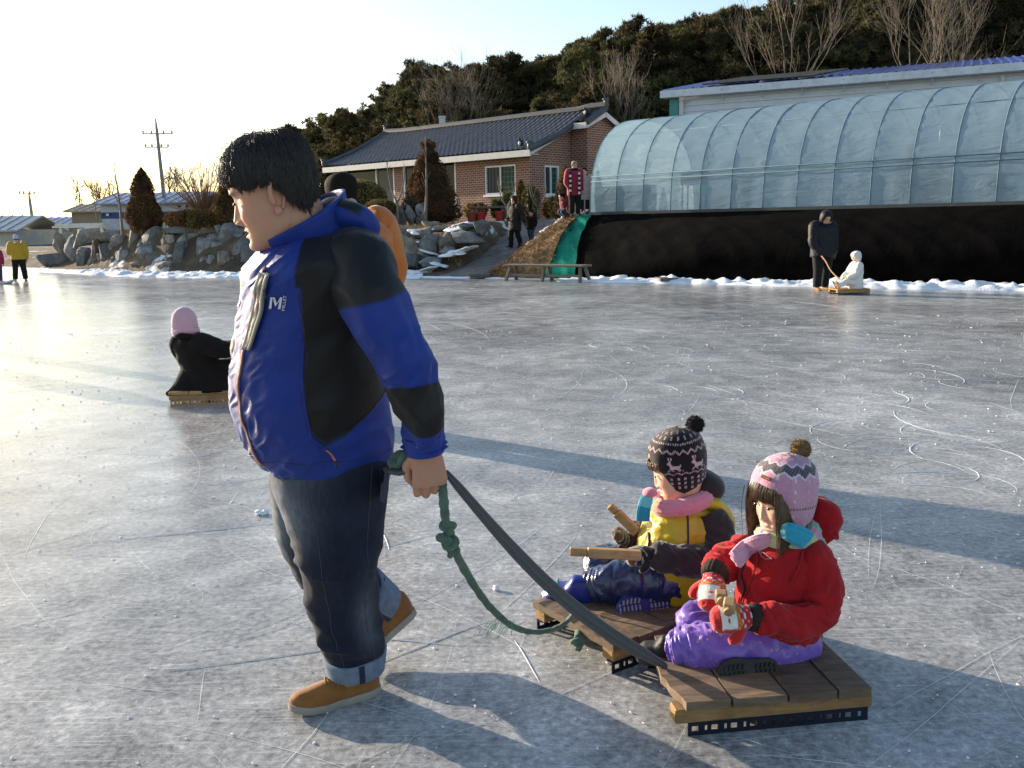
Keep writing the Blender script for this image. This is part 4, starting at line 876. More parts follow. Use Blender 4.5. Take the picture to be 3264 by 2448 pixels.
for i in range(42):
    X = -74 + i * 1.75 + rr.normal(0, .6); Y = 150 + rr.random() * 26
    bare_tree('bare_tree', BF[i % 4], None, (X, Y, gz(X, Y) - .3), .75 + .4 * rr.random(), i * .9, 'leafless tree on the distant low hill behind the warehouse', 'bare tree', 'leafless trees of the distant hill')
# clipped conical and rounded shrubs: leaf sprays over a woody core
def clipped(name, prof, loc, h, r, mat, label, cat, seed, nleaf=3600, size=.07, group=None, trunk=.12, core=.86):
    rr = np.random.default_rng(seed); t = thing(name, label, cat, loc, group); loc = np.asarray(loc, float)
    tt = np.linspace(0, 1, 24); rad = np.array([prof(x) for x in tt]) * r
    def P(u, a, k=1.0): return np.stack([np.interp(u, tt, rad) * np.cos(a) * k, np.interp(u, tt, rad) * np.sin(a) * k, trunk + u * (h - trunk)], 1)
    u = rr.random(nleaf * 2); wgt = np.interp(u, tt, rad) / rad.max(); u = u[rr.random(len(u)) < wgt + .12][:nleaf]; a = rr.random(len(u)) * 2 * PI
    lump = 1 + .16 * fbm(np.stack([np.cos(a) * 2.4, np.sin(a) * 2.4, u * h * 2.2], 1) + seed, 3); p = P(u, a, 1.0) * np.stack([lump, lump, np.ones_like(lump)], 1) * np.stack([.84 + .2 * rr.random(len(u))] * 2 + [np.ones(len(u))], 1)
    V, F = tuft_cards(p, np.full((len(p), 1), size), rr, 5, .35, .22); cc = np.repeat(np.clip(.5 + .5 * fbm(p * 3 + seed, 2) + rr.normal(0, .15, len(p)), 0, 1), 15)
    part('crown', V + loc, F, mat, t, False, col=np.stack([cc] * 3, 1))
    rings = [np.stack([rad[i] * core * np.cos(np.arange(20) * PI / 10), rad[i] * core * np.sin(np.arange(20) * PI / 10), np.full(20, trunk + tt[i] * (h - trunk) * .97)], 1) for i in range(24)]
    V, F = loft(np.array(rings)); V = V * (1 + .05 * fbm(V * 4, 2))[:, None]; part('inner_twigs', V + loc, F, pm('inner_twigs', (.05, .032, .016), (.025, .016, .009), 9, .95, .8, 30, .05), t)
    mb = MB(); mb.tube([loc + A(0, 0, -.15), loc + A(0, 0, h * .4)], [.07, .05], 8); mpart('trunk', mb, M_BARK, t, True); return t
cone = lambda u: (max(0, 1 - u) ** .72 * (.62 + .38 * min(1, u / .08)) if u < .86 else max(.0, .235 * math.sqrt(max(0, 1 - ((u - .925) / .075) ** 2))))
cone2 = lambda u: max(.0, (1 - u ** 1.9)) ** .8 * (.78 + .22 * min(1, u / .2)) * (1 + .12 * math.sin(u * 9))
ball = lambda u: math.sqrt(max(0, 1 - (2 * u - 1) ** 2)) ** .8
def at(zf, px, py, Y): q = D(*zf(px, py), Y); return (q[0], q[1], gz(q[0], q[1]))
q = D(*z2(950, 790), 35); top = D(*z2(940, 290), 35); clipped('topiary_tree', cone, (q[0], 35, gz(q[0], 35) - .05), top[2] - gz(q[0], 35) + .05, 1.2, M_JUN, 'tall conical brown topiary with a ball on top before the brick house', 'topiary', 1, 5200)
q = D(*z1(1285, 1030), 34); top = D(*z1(1222, 500), 34); clipped('topiary_tree', cone2, (q[0], 34, gz(q[0], 34) - .05), top[2] - gz(q[0], 34), .6, M_JUN, 'lumpy conical brown tree on the boulder wall beside the utility pole', 'topiary', 2, 4200)
q = D(*z1(2030, 1030), 32.4); top = D(*z1(2010, 560), 32.4); clipped('topiary_tree', cone2, (q[0], 32.4, gz(q[0], 32.4) - .05), top[2] - gz(q[0], 32.4), .55, M_JUN, 'dark narrow conical tree just in front of the man\'s face', 'topiary', 3, 3200)
q = D(*z2(500, 720), 36.5); clipped('round_shrub', ball, (q[0], 36.5, 1.55), 1.75, 1.0, M_BOX, 'large rounded yellow brown shrub beside the big house window', 'shrub', 4, 3000)
q = D(*z2(632, 760), 34); clipped('round_shrub', ball, (q[0], 34, 1.5), .95, .62, M_BOX, 'small dome shaped brown shrub beside the grey stone blocks', 'shrub', 5, 2400)
q = D(*z2(1820, 720), 33); clipped('round_shrub', cone2, (q[0], 33.5, 1.6), 1.9, .42, M_JUN, 'orange brown upright shrub behind the woman in the red coat', 'shrub', 6, 1800)
q = D(*z1(1840, 1000), 33); clipped('clipped_hedge', lambda u: 1 - .2 * u ** 6, (q[0], 33, 1.45), .72, 1.0, M_JUN, 'flat topped clipped brown hedge left of the man\'s face', 'hedge', 7, 2600)
q = D(*z1(1250, 1040), 33.6); clipped('round_shrub', ball, (q[0], 33.6, 1.45), .5, .38, M_JUN, 'small brown shrub under the conical tree on the boulder wall', 'shrub', 8, 1200)
q = D(*z1(1610, 1030), 33); clipped('round_shrub', ball, (q[0], 33, 1.4), .75, .6, leaf_mat('russet', (.09, .035, .015), (.3, .12, .05)), 'low russet shrub right of the utility pole base', 'shrub', 9, 1200)
for i, (px, py, h_, r_, lab) in enumerate([(1380, 760, .8, .25, 'green'), (1450, 770, 1.1, .22, 'slender green'), (1590, 770, 1.3, .35, 'tall loose green'), (1530, 770, 1.5, .12, 'thin dark'), (1750, 770, .9, .3, 'bushy green'), (1240, 770, .7, .45, 'twiggy brown'), (1700, 770, .7, .18, 'small brown')]):
    q = D(*z2(px, py), 35 + .2 * i); clipped('garden_plant', lambda u: .35 + .65 * ball(u), (q[0], q[1], 1.6), h_, r_, M_SHR if 'green' in lab else M_JUN, lab + ' garden plant against the brick house wall, ' + ['first', 'second', 'third', 'fourth', 'fifth', 'sixth', 'seventh'][[5, 0, 1, 3, 2, 6, 4].index(i)] + ' from the topiary', 'plant', 20 + i, 420, .1, 'garden plants before the house', core=.25)
# young bare garden trees
def young(px, py, Y, toppx, lab, seed, sc=1.0, fork=True):
    q = D(*z2(px, py), Y) if seed < 50 else D(*z1(px, py), Y); tp = D(*z2(*toppx), Y) if seed < 50 else D(*z1(*toppx), Y); z0 = gz(q[0], Y) - .05; rr = np.random.default_rng(seed)
    b0 = A(q[0], Y, z0); h_ = tp[2] - z0; t = thing('young_tree', lab, 'young tree', b0); mb = MB(); br = MB(); M_Y = M_BARKP
    if fork:
        f0 = b0 + A(0, 0, h_ * .38); mb.tube([b0, f0], [.055, .045], 7)
        for s_ in (-1, 1):
            e = b0 + A(s_ * .33, 0, h_ * (.95 if s_ > 0 else 1.0)); m_ = f0 + A(s_ * .2, 0, h_ * .22); br.tube(spline([f0, m_, e], 8), np.linspace(.035, .012, 8), 6)
            for k in range(7): u = .3 + .7 * rr.random(); p = f0 + (e - f0) * u; br.tube([p, p + A(rr.normal(0, .1), rr.normal(0, .1), .2 + .2 * rr.random())], [.01, .003], 4)
            mpart('branch', br, M_Y, t, True); br = MB()
    else:
        mb.tube(spline([b0, b0 + (tp - b0) * .5 + A(.04, 0, 0), A(tp[0], Y, tp[2])], 10), np.linspace(.06, .015, 10), 7)
        for k in range(10): u = .4 + .6 * rr.random(); p = b0 + (A(tp[0], Y, tp[2]) - b0) * u; br.tube([p, p + A(rr.normal(0, .25), rr.normal(0, .15), .25 + .2 * rr.random())], [.014, .004], 4)
    mpart('trunk', mb, M_Y, t, True)
    if br.V: mpart('branches', br, M_Y, t, True)
young(740, 780, 33.5, (720, 440), 'forked bare young tree before the large house windows', 31); young(916, 800, 32.5, (915, 265), 'tall thin bare sapling standing before the conical topiary', 32, fork=False)
young(1440, 760, 34, (1440, 555), 'bare pruned rose stems under the small house window', 33); young(1640, 760, 34.5, (1625, 590), 'bare forked shrub stems at the corner of the house', 34)
young(1075, 1040, 34.5, (1000, 470), 'tall thin bare sapling left of the lumpy conical tree', 61, fork=False); young(870, 1040, 60, (815, 715), 'bare sapling in front of the tan outbuilding', 62, fork=False)
# fan of pruned branches left of the man's face
q = D(*z1(1800, 890), 34); b0 = A(q[0], 34, gz(q[0], 34)); t = thing('fan_tree', 'fan shaped brown tree of upswept twigs left of the man\'s face', 'tree', b0); mb = MB(); mb.tube([b0, b0 + A(0, 0, .6)], [.12, .1], 8); mpart('trunk', mb, M_BARK, t, True)
mb = MB(); rr = np.random.default_rng(8)
for k in range(220):
    a = rr.normal(-.1, .6); l_ = 1.2 + .9 * rr.random(); d = A(math.sin(a), rr.normal(0, .25), math.cos(a)); mb.tube([b0 + A(0, 0, .45), b0 + A(0, 0, .5) + d * l_ * .5, b0 + A(0, 0, .5) + d * l_], [.011, .007, .003], 4)
mpart('branches', mb, pm('russet_twig', (.25, .13, .07), None, 5, .9, 0), t)
# dry grass along the top of the boulder wall
mb = MB(); rr = np.random.default_rng(9)
for k in range(5200):
    x = -17 + 15.5 * rr.random(); y = shore(x) + 2.3 + 1.6 * rr.random(); z = gz(x, y) - .03 if k % 4 else 1.4; l_ = .06 + .16 * rr.random(); d = A(rr.normal(0, .5), rr.normal(0, .4), 1); p = A(x, y, z); s_ = A(.012, 0, 0); mb.add([p - s_, p + s_, p + d * l_], [(0, 1, 2)])
solid('dry_grass', mb, pm('dry_grass', (.42, .28, .13), (.2, .12, .05), 3, .9, 0), 'dry brown grass along the top of the boulder wall', 'grass', kind='stuff')
# grey stone blocks by the house
for i, (x0, x1, y0) in enumerate([(690, 730, 740), (735, 790, 720), (790, 845, 715), (848, 935, 690)]):
    a, b_ = D(*z2(x0, 800), 33.8 + .1 * i), D(*z2(x1, y0), 33.8 + .1 * i); V, F = boulder(((a[0] + b_[0]) / 2, a[1], (1.4 + b_[2]) / 2), (abs(b_[0] - a[0]) * 1.2, .5, (b_[2] - 1.4) * 1.12), 700 + i)
    mb = MB(); mb.add(V, F); solid('stone_block', mb, M_ROCK, ['leftmost and lowest', 'second', 'third', 'rightmost and tallest'][i] + ' of the four grey upright stone blocks before the house', 'stone block', 'stone blocks before the house', loc=((a[0] + b_[0]) / 2, a[1], 1.4), smooth=True, auto=32)
# ================================================================ PROPS
def z5(x, y): return (1650 + x / 1.843) / 1.4756, (1800 + y / 1.843) / 1.4756
def wood_mat(name, c1, c2, dirx=(1.5, 14, 14)):
    m, n, b, L = nodes(name); tc = N_(n, 'TexCoord'); co = tc.outputs['Object']; oi = N_(n, 'ObjectInfo')
    t1 = noise_(n, L, map_(n, L, co, dirx), 5, 6, .65, .5); t2 = noise_(n, L, co, 12, 5, .7); cc = ramp_(n, L, t1.outputs[0], [(.3, c2), (.62, c1)]).outputs[0]
    dk = ramp_(n, L, t2.outputs[0], [(.35, .55), (.6, 1.0)]); cc = mix_(n, L, .6, cc, dk.outputs[0], 'MULTIPLY')
    hs = N_(n, 'HueSaturation'); L(cc, hs.inputs['Color']); L(math_(n, L, 'ADD', math_(n, L, 'MULTIPLY', oi.outputs['Random'], .4), .8), hs.inputs['Value']); L(hs.outputs[0], b.inputs['Base Color']); b.inputs['Roughness'].default_value = .75
    bp = N_(n, 'Bump'); bp.inputs['Strength'].default_value = .5; bp.inputs['Distance'].default_value = .003; L(t1.outputs[0], bp.inputs['Height']); L(bp.outputs[0], b.inputs['Normal']); return m
M_PLANK = wood_mat('worn_plank', (.20, .135, .085), (.10, .066, .042)); M_BEAM = wood_mat('yellow_pine', (.42, .24, .09), (.26, .14, .05)); M_IRON = pm('blue_black_iron', (.018, .024, .045), None, 9, .45, .1, metal=.5); M_STICK = wood_mat('stick_wood', (.46, .29, .13), (.3, .17, .07))
def sled(p0, e1, e2, Ls, Ws, widths, label, ztop=.115, jag=False, mats=None, front=0.0, rmat=None):
    e1 = nrm(e1); e2 = nrm(e2); p0 = A(p0[0], p0[1], 0); c = p0 + e1 * Ls / 2 + e2 * Ws / 2; t = thing('ice_sled', label, 'sled', c); up = A(0, 0, 1)
    def ob(mb, a0, a1, b0, b1, z0, z1):
        V = [p0 + e1 * a + e2 * b_ + up * z for a in (a0, a1) for b_ in (b0, b1) for z in (z0, z1)]; return mb.add(V, [(0, 1, 3, 2), (4, 6, 7, 5), (0, 4, 5, 1), (2, 3, 7, 6), (0, 2, 6, 4), (1, 5, 7, 3)])
    a = 0.0; mp, mbm = mats or (M_PLANK, M_BEAM)
    rr = np.random.default_rng(int(Ls * 1000 + Ws * 100))
    for i, w_ in enumerate(widths):
        w_ = w_ * Ls; mb = MB(); th = ztop - .026 - .002 * (i % 2)
        k = 14; pts = []; bs = np.linspace(-.012 - .006 * rr.random(), Ws + .01 * rr.random(), k)
        fr = np.full(k, a) + (.004 if i else 0)
        if jag and i == 0: fr = a + np.interp(bs / Ws, [-.1, .0, .15, .4, .6, .72, .8, 1.1], [.0, .0, -.012, -.02, -.015, .02, .03, .035]) + rr.normal(0, .003, k)
        bk = np.full(k, a + w_ - .003); Vv = []
        for z in (th, ztop): Vv += [p0 + e1 * f_ + e2 * b_ + up * (z + .002 * rr.normal()) for f_, b_ in zip(fr, bs)] + [p0 + e1 * f_ + e2 * b_ + up * z for f_, b_ in zip(bk, bs)]
        q = 2 * k; Ff = [(j, j + 1, k + j + 1, k + j) for j in range(k - 1)] + [(q + j, q + k + j, q + k + j + 1, q + j + 1) for j in range(k - 1)] + [(j, q + j, q + j + 1, j + 1) for j in range(k - 1)] + [(k + j, k + j + 1, q + k + j + 1, q + k + j) for j in range(k - 1)] + [(0, k, q + k, q), (k - 1, q + k - 1, q + 2 * k - 1, 2 * k - 1)]
        mb.add(Vv, Ff); mpart('plank', mb, mp, t); a += w_
    for b0 in (.0, Ws - .055):
        mb = MB(); V0 = mb; mb.bar(p0 + e1 * -front + e2 * (b0 + .0275) + up * (ztop - .028 - .0225), p0 + e1 * (Ls + .012) + e2 * (b0 + .0275) + up * (ztop - .028 - .0225), .058, .044, 0, bev=.004); mpart('beam', mb, mbm, t)
        mb = MB(); h_ = ztop - .073; bb0, bb1 = b0 + .002 if b0 == 0 else b0 + .045, (b0 + .006 if b0 == 0 else b0 + .049)
        ob(mb, .01, Ls, bb0, bb1, 0, h_ * .3); ob(mb, .01, Ls, bb0, bb1, h_ * .72, h_); x = .01; k = 0
        while x < Ls - .03: wd = .02 if k % 2 else .012; ob(mb, x, x + wd, bb0, bb1, h_ * .3, h_ * .72); x += wd + (.02 if k % 2 == 0 else .008); k += 1
        ob(mb, Ls - .02, Ls, bb0, bb1, h_ * .3, h_ * .72); ob(mb, .01, Ls, bb0 + .004, bb0 + .03 if b0 == 0 else bb0 - .03, h_ - .004, h_ - .0005); mpart('runner', mb, rmat or M_IRON, t)
    return t, c
NSp = G(*z5(985, 800), .115); NSr = G(*z5(2068, 705), .115); e1 = NSr - NSp; LN = np.linalg.norm(e1); e1 = nrm(e1); e2 = A(-e1[1], e1[0], 0)
NS, NSC = sled(NSp, e1, e2, LN, .43, [.24, .30, .27, .19], 'wooden ice sled with broken front plank carrying the girl in red', jag=True, front=.03)
FSn = G(*z5(545, 462), .115); FSf = G(*z5(92, 212), .115); f2 = nrm(FSf - FSn); f1 = A(f2[1], -f2[0], 0); WF = np.linalg.norm(FSf - FSn)
FS, FSC = sled(FSn, f1, f2, .56, WF, [.2, .27, .27, .26], 'wooden ice sled under the child in the yellow vest', front=-.01)
# small nail heads on the near sled's planks
# ---- tow strap and rope
m, n, b, L = nodes('grey_webbing'); tc = N_(n, 'TexCoord'); wv = N_(n, 'TexWave'); wv.inputs['Scale'].default_value = 9; wv.bands_direction = 'X'; L(tc.outputs['UV'], wv.inputs['Vector'])
cc = ramp_(n, L, wv.outputs[0], [(.2, (.05, .053, .06)), (.8, (.17, .175, .185))]); L(cc.outputs[0], b.inputs['Base Color']); b.inputs['Roughness'].default_value = .6; bp = N_(n, 'Bump'); bp.inputs['Strength'].default_value = .6; bp.inputs['Distance'].default_value = .002; L(wv.outputs[0], bp.inputs['Height']); L(bp.outputs[0], b.inputs['Normal']); M_WEB = m
M_ROPE = pm('green_rope', (.10, .17, .12), (.055, .095, .07), 25, .85, .9, 160, .004, sheen=.3)
HAND = D(932, 992, 2.43)
def ribbon(name, path, widths, th, mat, parent=None, side=None):
    P = np.asarray(path); T, N, B = frames(P); sd = np.asarray(side) if side is not None else A(0, 0, 1)
    Vv = []; k = 9
    for i in range(len(P)):
        s_ = nrm(np.cross(T[i], nrm(np.cross(sd, T[i])))) * 1.0; nn_ = nrm(np.cross(T[i], s_))
        for j in range(k): u = j / (k - 1) * 2 - 1; Vv.append(P[i] + s_ * u * widths[i] + nn_ * (th + .004 * math.cos(u * 7) * (1 - abs(u))))
        for j in range(k)[::-1]: u = j / (k - 1) * 2 - 1; Vv.append(P[i] + s_ * u * widths[i] - nn_ * th)
    Vv = np.array(Vv).reshape(len(P), 2 * k, 3); V, F = loft(Vv); return V, F, 2 * k
sE = G(*z5(860, 592), .122); sS = D(962, 1018, 2.43)
pth = np.array([sS + (sE - sS) * t + A(0, 0, -.07 * math.sin(PI * t)) for t in np.linspace(0, 1, 40)]); pth = np.vstack([pth, pth[-1:] + A(.004, .0, -.03)])
wd = np.interp(np.linspace(0, 1, 41), [0, .05, .3, .6, .85, .97, 1], [.008, .013, .020, .0235, .0225, .013, .006])
V, F, k2 = ribbon('tow_strap', pth, wd, .0016, M_WEB, side=A(.35, -.2, .75)); mb = MB(); mb.add(V, F)
st = solid('tow_strap', mb, M_WEB, 'flat dark grey webbing strap from the man\'s hand to the nearer sled', 'strap', loc=sE, smooth=True, auto=50)
uv = st.data.uv_layers.new(name='UVMap'); nv = len(V)
for p in st.data.polygons:
    for li in p.loop_indices: vi = st.data.loops[li].vertex_index; j = vi % k2; j = j if j < 9 else 17 - j; uv.data[li].uv = (j / 8.0, vi // k2 / 10.0)
rE = G(*z5(330, 300), .13); rE2 = G(*z5(320, 330), .13)
rp = [(958, 1022, 2.43), (957, 1060, 2.44), (961, 1110, 2.47), (968, 1150, 2.5), (985, 1195, 2.53), (1012, 1245, 2.6), (1050, 1302, 2.68), (1095, 1345, 2.76), (1140, 1364, 2.82), (1185, 1362, 2.86), (1222, 1345, 2.88)]
rpt = np.vstack([np.array([D(*q) for q in rp]), [rE + A(0, 0, .012)], [rE + A(.02, .015, .004)], [rE + A(.022, .02, -.03)], [D(1246, 1382, 2.93)], [D(1248, 1402, 2.93)]]); rpt = spline(rpt, 120)
rt = thing('tow_rope', 'knotted green rope hanging from the man\'s hand to the farther sled', 'rope', rE)
rad = np.interp(np.linspace(0, 1, 120), [0, .1, .2, .26, .3, .5, .65, 1], [.009, .014, .012, .013, .013, .0125, .011, .012]); rad = rad * (1 + .06 * np.sin(np.arange(120) * 1.7))
V, F = tube(rpt, rad, 10, flat=.72); V = V + vnormals(V, F) * (.0015 * fbm(V * 120, 2))[:, None]; part('rope_line', V, F, M_ROPE, rt, True)
def knot(c, r, seed, par, mat=None, nm='knot'):
    rr = np.random.default_rng(seed); a = np.linspace(0, 2 * PI, 60); K = np.stack([np.sin(a) + 2 * np.sin(2 * a), np.cos(a) - 2 * np.cos(2 * a), -np.sin(3 * a)], 1) / 3; K = K * A(r * .8, r * .8, r * 1.0) @ rotx(rr.random() * 3).T @ rotz(rr.random() * 3).T
    V, F = tube(c + K, r * .42, 9); V = V + vnormals(V, F) * (r * .06 * fbm(V * 60, 2))[:, None]; return part(nm, V, F, mat or M_ROPE, par, True)
knot(D(968, 1138, 2.49), .022, 1, rt); knot(D(968, 1165, 2.5), .03, 2, rt); knot(D(978, 1190, 2.52), .02, 5, rt); knot(D(1247, 1386, 2.93), .022, 3, rt); knot(D(1250, 1400, 2.93), .012, 4, rt)
mb = MB(); rr = np.random.default_rng(2)
for k in range(34):
    p = D(1085 + rr.normal(0, 22), 1338 + rr.normal(0, 8), 2.75); q = p + A(-.03 + rr.normal(0, .012), 0, -.03 - .03 * rr.random()); mb.tube([p, (p + q) / 2 + A(0, 0, .008), q], .0007, 3)
mpart('fray', mb, pm('fray_green', (.2, .4, .22), None, 5), rt)
# the bunched ends in the fist
V, F = tube(spline([HAND + A(.01, .02, .0), D(880, 985, 2.45), D(862, 1003, 2.45), D(850, 1000, 2.46), D(866, 985, 2.47), D(888, 992, 2.46)], 40), .017, 10, flat=.8); V = V + vnormals(V, F) * (.003 * fbm(V * 60, 2))[:, None]; part('rope_bight', V, F, M_ROPE, rt, True)
V, F = tube(spline([HAND + A(0, .01, -.02), D(885, 1015, 2.43), D(862, 1020, 2.43), D(843, 1018, 2.44)], 30), np.linspace(.02, .012, 30), 10, flat=.6); V = V + vnormals(V, F) * (.002 * fbm(V * 80, 2))[:, None]; part('strap_end', V, F, M_WEB, st, True)
# ---- bench on the ice edge
M_OLDW = wood_mat('old_bench_wood', (.2, .17, .13), (.11, .09, .07))
bl = G(1095, 606); br_ = G(1258, 610); bd = nrm(br_ - bl); Lb = np.linalg.norm(br_ - bl); bn = A(-bd[1], bd[0], 0); bt = thing('trestle_bench', 'long weathered wooden trestle bench at the edge of the ice', 'bench', (bl + br_) / 2)
hb = D(1180, 572, (bl[1] + br_[1]) / 2)[2]
for j in range(3): mb = MB(); mb.bar(bl - bd * .05 + bn * (.0 + j * .17) + A(0, 0, hb - .02), br_ + bd * .05 + bn * (j * .17) + A(0, 0, hb - .02), .16, .045, 0, bev=.008); mpart('seat_board', mb, M_OLDW, bt)
for s_ in (.04, .5, .96):
    c = bl + bd * Lb * s_
    for k in (0, 1): mb = MB(); mb.bar(c + bn * (.05 + .24 * k) + A(0, 0, hb - .05), c + bn * (-.08 + .5 * k) + bd * (.08 * (s_ - .5) * 2), .08, .07, 0, up=bd, bev=.006); mpart('leg', mb, M_OLDW, bt)
mb = MB(); mb.bar(bl + bd * .05 + bn * .02 + A(0, 0, hb * .36), br_ - bd * .05 + bn * .02 + A(0, 0, hb * .36), .05, .06); mpart('stretcher', mb, M_OLDW, bt)
# ---- empty sleds parked at the edge
def parked(px, py, wpx, yaw, lab):
    p = G(px, py); w_ = wpx / 1963 * p[1]; sled(p + A(-w_ / 2, 0, 0), (math.cos(yaw), math.sin(yaw), 0), (-math.sin(yaw), math.cos(yaw), 0), w_, .5, [.34, .33, .33], lab, .13, mats=(M_OLDW, M_OLDW))
parked(1036, 602, 44, -.1, 'empty dark sled lying at the foot of the dirt path'); parked(1446, 612, 40, .1, 'empty dark sled in the snow before the black cloth')
# ================================================================ PEOPLE: shared builders
M_SKIN = pm('skin', (1, 1, 1), (.93, .88, .86), 40, .5, .12, 400, .0006, spec=.35, attr=True, sss=.12, sssc=(1, .35, .2))
M_HAIR = pm('black_hair', (.022, .017, .014), (.012, .01, .009), 60, .42, .0, spec=.5); M_HAIRF = pm('dark_hair_far', (.014, .011, .01), None, 30, .8, 0, spec=.08); M_HAIRB = pm('brown_hair', (.13, .07, .038), (.06, .033, .018), 60, .4, .0, spec=.5)
M_EYE = pm('eye_dark', (.02, .014, .012), None, 20, .2, 0); M_TOOTH = pm('teeth', (.7, .66, .58), None, 20, .3, 0)
def gs(x, s): return np.exp(-(x / s) ** 2)
def head_mesh(s=1.0, child=False, skin=(.62, .40, .29), mouth_open=False, nr=120, na=168):
    """head in local axes: x forward, y left, z up, origin between the ears; unit = adult metre * s"""
    K = np.array([(-.121, .045, -.005, .018), (-.114, .080, .012, .036), (-.098, .091, .045, .052), (-.075, .089, .062, .063), (-.052, .0875, .072, .069), (-.03, .087, .079, .0725), (-.008, .0855, .087, .075), (.014, .086, .094, .0765), (.034, .0925, .099, .0775), (.058, .0905, .101, .078), (.082, .081, .097, .074), (.102, .062, .080, .061), (.114, .040, .056, .043), (.1205, .018, .028, .022)])
    if child:
        K[:, 3] *= np.interp(K[:, 0], [-.12, -.05, .0, .12], [1.0, 1.06, 1.04, 1.03]); K[:6, 1] -= .003
    else: K[:, 3] *= np.interp(K[:, 0], [-.12, -.06, .0, .12], [1.25, 1.14, 1.06, 1.0])
    KS = spline(K, nr); a = np.linspace(0, 2 * PI, na, endpoint=False); a = a - .42 * np.sin(2 * a) * .55 - .25 * np.sin(a) * 0
    a = np.linspace(0, 2 * PI, na, endpoint=False); a = a - .38 * np.sin(a)          # denser towards the face
    ca, sa = np.cos(a), np.sin(a); z = KS[:, 0][:, None] + 0 * a[None]; e = .86
    cx = np.sign(ca) * np.abs(ca) ** e; sy = np.sign(sa) * np.abs(sa) ** .92
    x = np.where(ca > 0, KS[:, 1][:, None], KS[:, 2][:, None]) * cx[None]; y = KS[:, 3][:, None] * sy[None]
    f_ = (ca > 0)[None] * 1.0; ay = np.abs(y)
    nb, nt = (.7, .8) if child else (1.0, 1.0)
    hn = np.interp(z, [-.052, -.046, -.04, -.032, -.022, .0, .016, .028], [0, .009, .019, .0215, .017, .0085, .003, 0]) * nb; sn = np.interp(z, [-.05, -.036, -.02, .02], [.014, .0125, .0085, .0075])
    dx = hn * gs(y, sn)
    dx += .0075 * nb * gs(ay - .0135, .0065) * gs(z + .039, .0075)                       # nostril wings
    dx -= (.010 if not child else .0075) * gs(ay - .031, .0155) * gs(z - .008, .0115)      # eye sockets
    dx += .0062 * gs(ay - .031, .0125) * gs(z - .0065, .0062)                              # lids
    dx += .004 * gs(ay - .03, .02) * gs(z - .029, .008)                                   # brow
    dx += (.0045 if not child else .006) * gs(ay - .041, .019) * gs(z + .028, .021)         # cheeks
    dx -= .0035 * gs(ay - .024, .007) * gs(z + .052, .014)                                 # folds beside the mouth
    dx += .0055 * gs(y, .021) * gs(z + .0605, .0048) + .006 * gs(y, .018) * gs(z + .0735, .0055) - .0045 * gs(y, .024) * gs(z + .067, .0025) - .004 * gs(y, .022) * gs(z + .085, .006)
    dx += .005 * gs(y, .02) * gs(z + .103, .011)
    dx -= .003 * gs(y, .004) * gs(z + .054, .004)
    if mouth_open: dx -= .012 * gs(y, .017) * gs(z + .067, .0042)
    x = x + dx * f_; V = np.stack([x, y, z], -1)
    col = np.tile(np.asarray(skin, float), (nr, na, 1)); 
    def blend(mask, c): 
        nonlocal col; mask = (np.clip(mask, 0, 1) * f_)[..., None]; col = col * (1 - mask) + np.asarray(c) * mask
    blend(.35 * gs(ay - .042, .022) * gs(z + .03, .022), np.asarray(skin) * A(1.12, .78, .76)); blend(.25 * gs(y, .02) * gs(z + .036, .012), np.asarray(skin) * A(1.1, .8, .78))
    blend(1.2 * gs(y, .021) ** 2 * gs(z + .0605, .004) + 1.2 * gs(y, .018) ** 2 * gs(z + .0735, .0048), A(.42, .17, .14) if not child else A(.55, .22, .18))
    blend(1.4 * gs(ay - .0315, .0128) ** 2 * gs(z - .0055 + .09 * (ay - .0315) * .5, .0034), A(.03, .02, .018))          # narrow dark eye line
    blend(1.0 * gs(ay - .031, .02) * gs(z - .027, .005), A(.05, .035, .03) if not child else A(.2, .13, .1))
    blend((1.5 if mouth_open else .9) * gs(y, .019) ** 2 * gs(z + .067, .0033 if mouth_open else .0016), A(.09, .03, .03))
    V_, F_ = loft(V, cap='fan', tips=((.02, 0, -.121), (0, 0, .123))); c = np.vstack([col.reshape(-1, 3), [skin], [skin]])
    return V_ * s, F_, c
def ear_mesh(s=1.0):
    mb = MB(); a = np.linspace(-.6, 4.3, 26); rim = np.stack([.0165 * np.cos(a) * 1.0 - .004, 0 * a + .010 + .003 * np.sin(a), .031 * np.sin(a) + .0], 1); rim[:, 0] *= np.interp(rim[:, 2], [-.03, .03], [.6, 1.1])
    mb.tube(rim, np.linspace(.005, .0042, 26), 8); V, F = ellipsoid((.0155, .006, .029), 16, 10); mb.add(V + A(-.003, .003, 0), F); V, F = ellipsoid((.0085, .0055, .0095), 10, 8); mb.add(V + A(.002, .008, -.03), F)
    V, F = ellipsoid((.004, .004, .009), 8, 6); mb.add(V + A(.011, .006, -.004), F)
    return np.vstack(mb.V) * s, mb.F
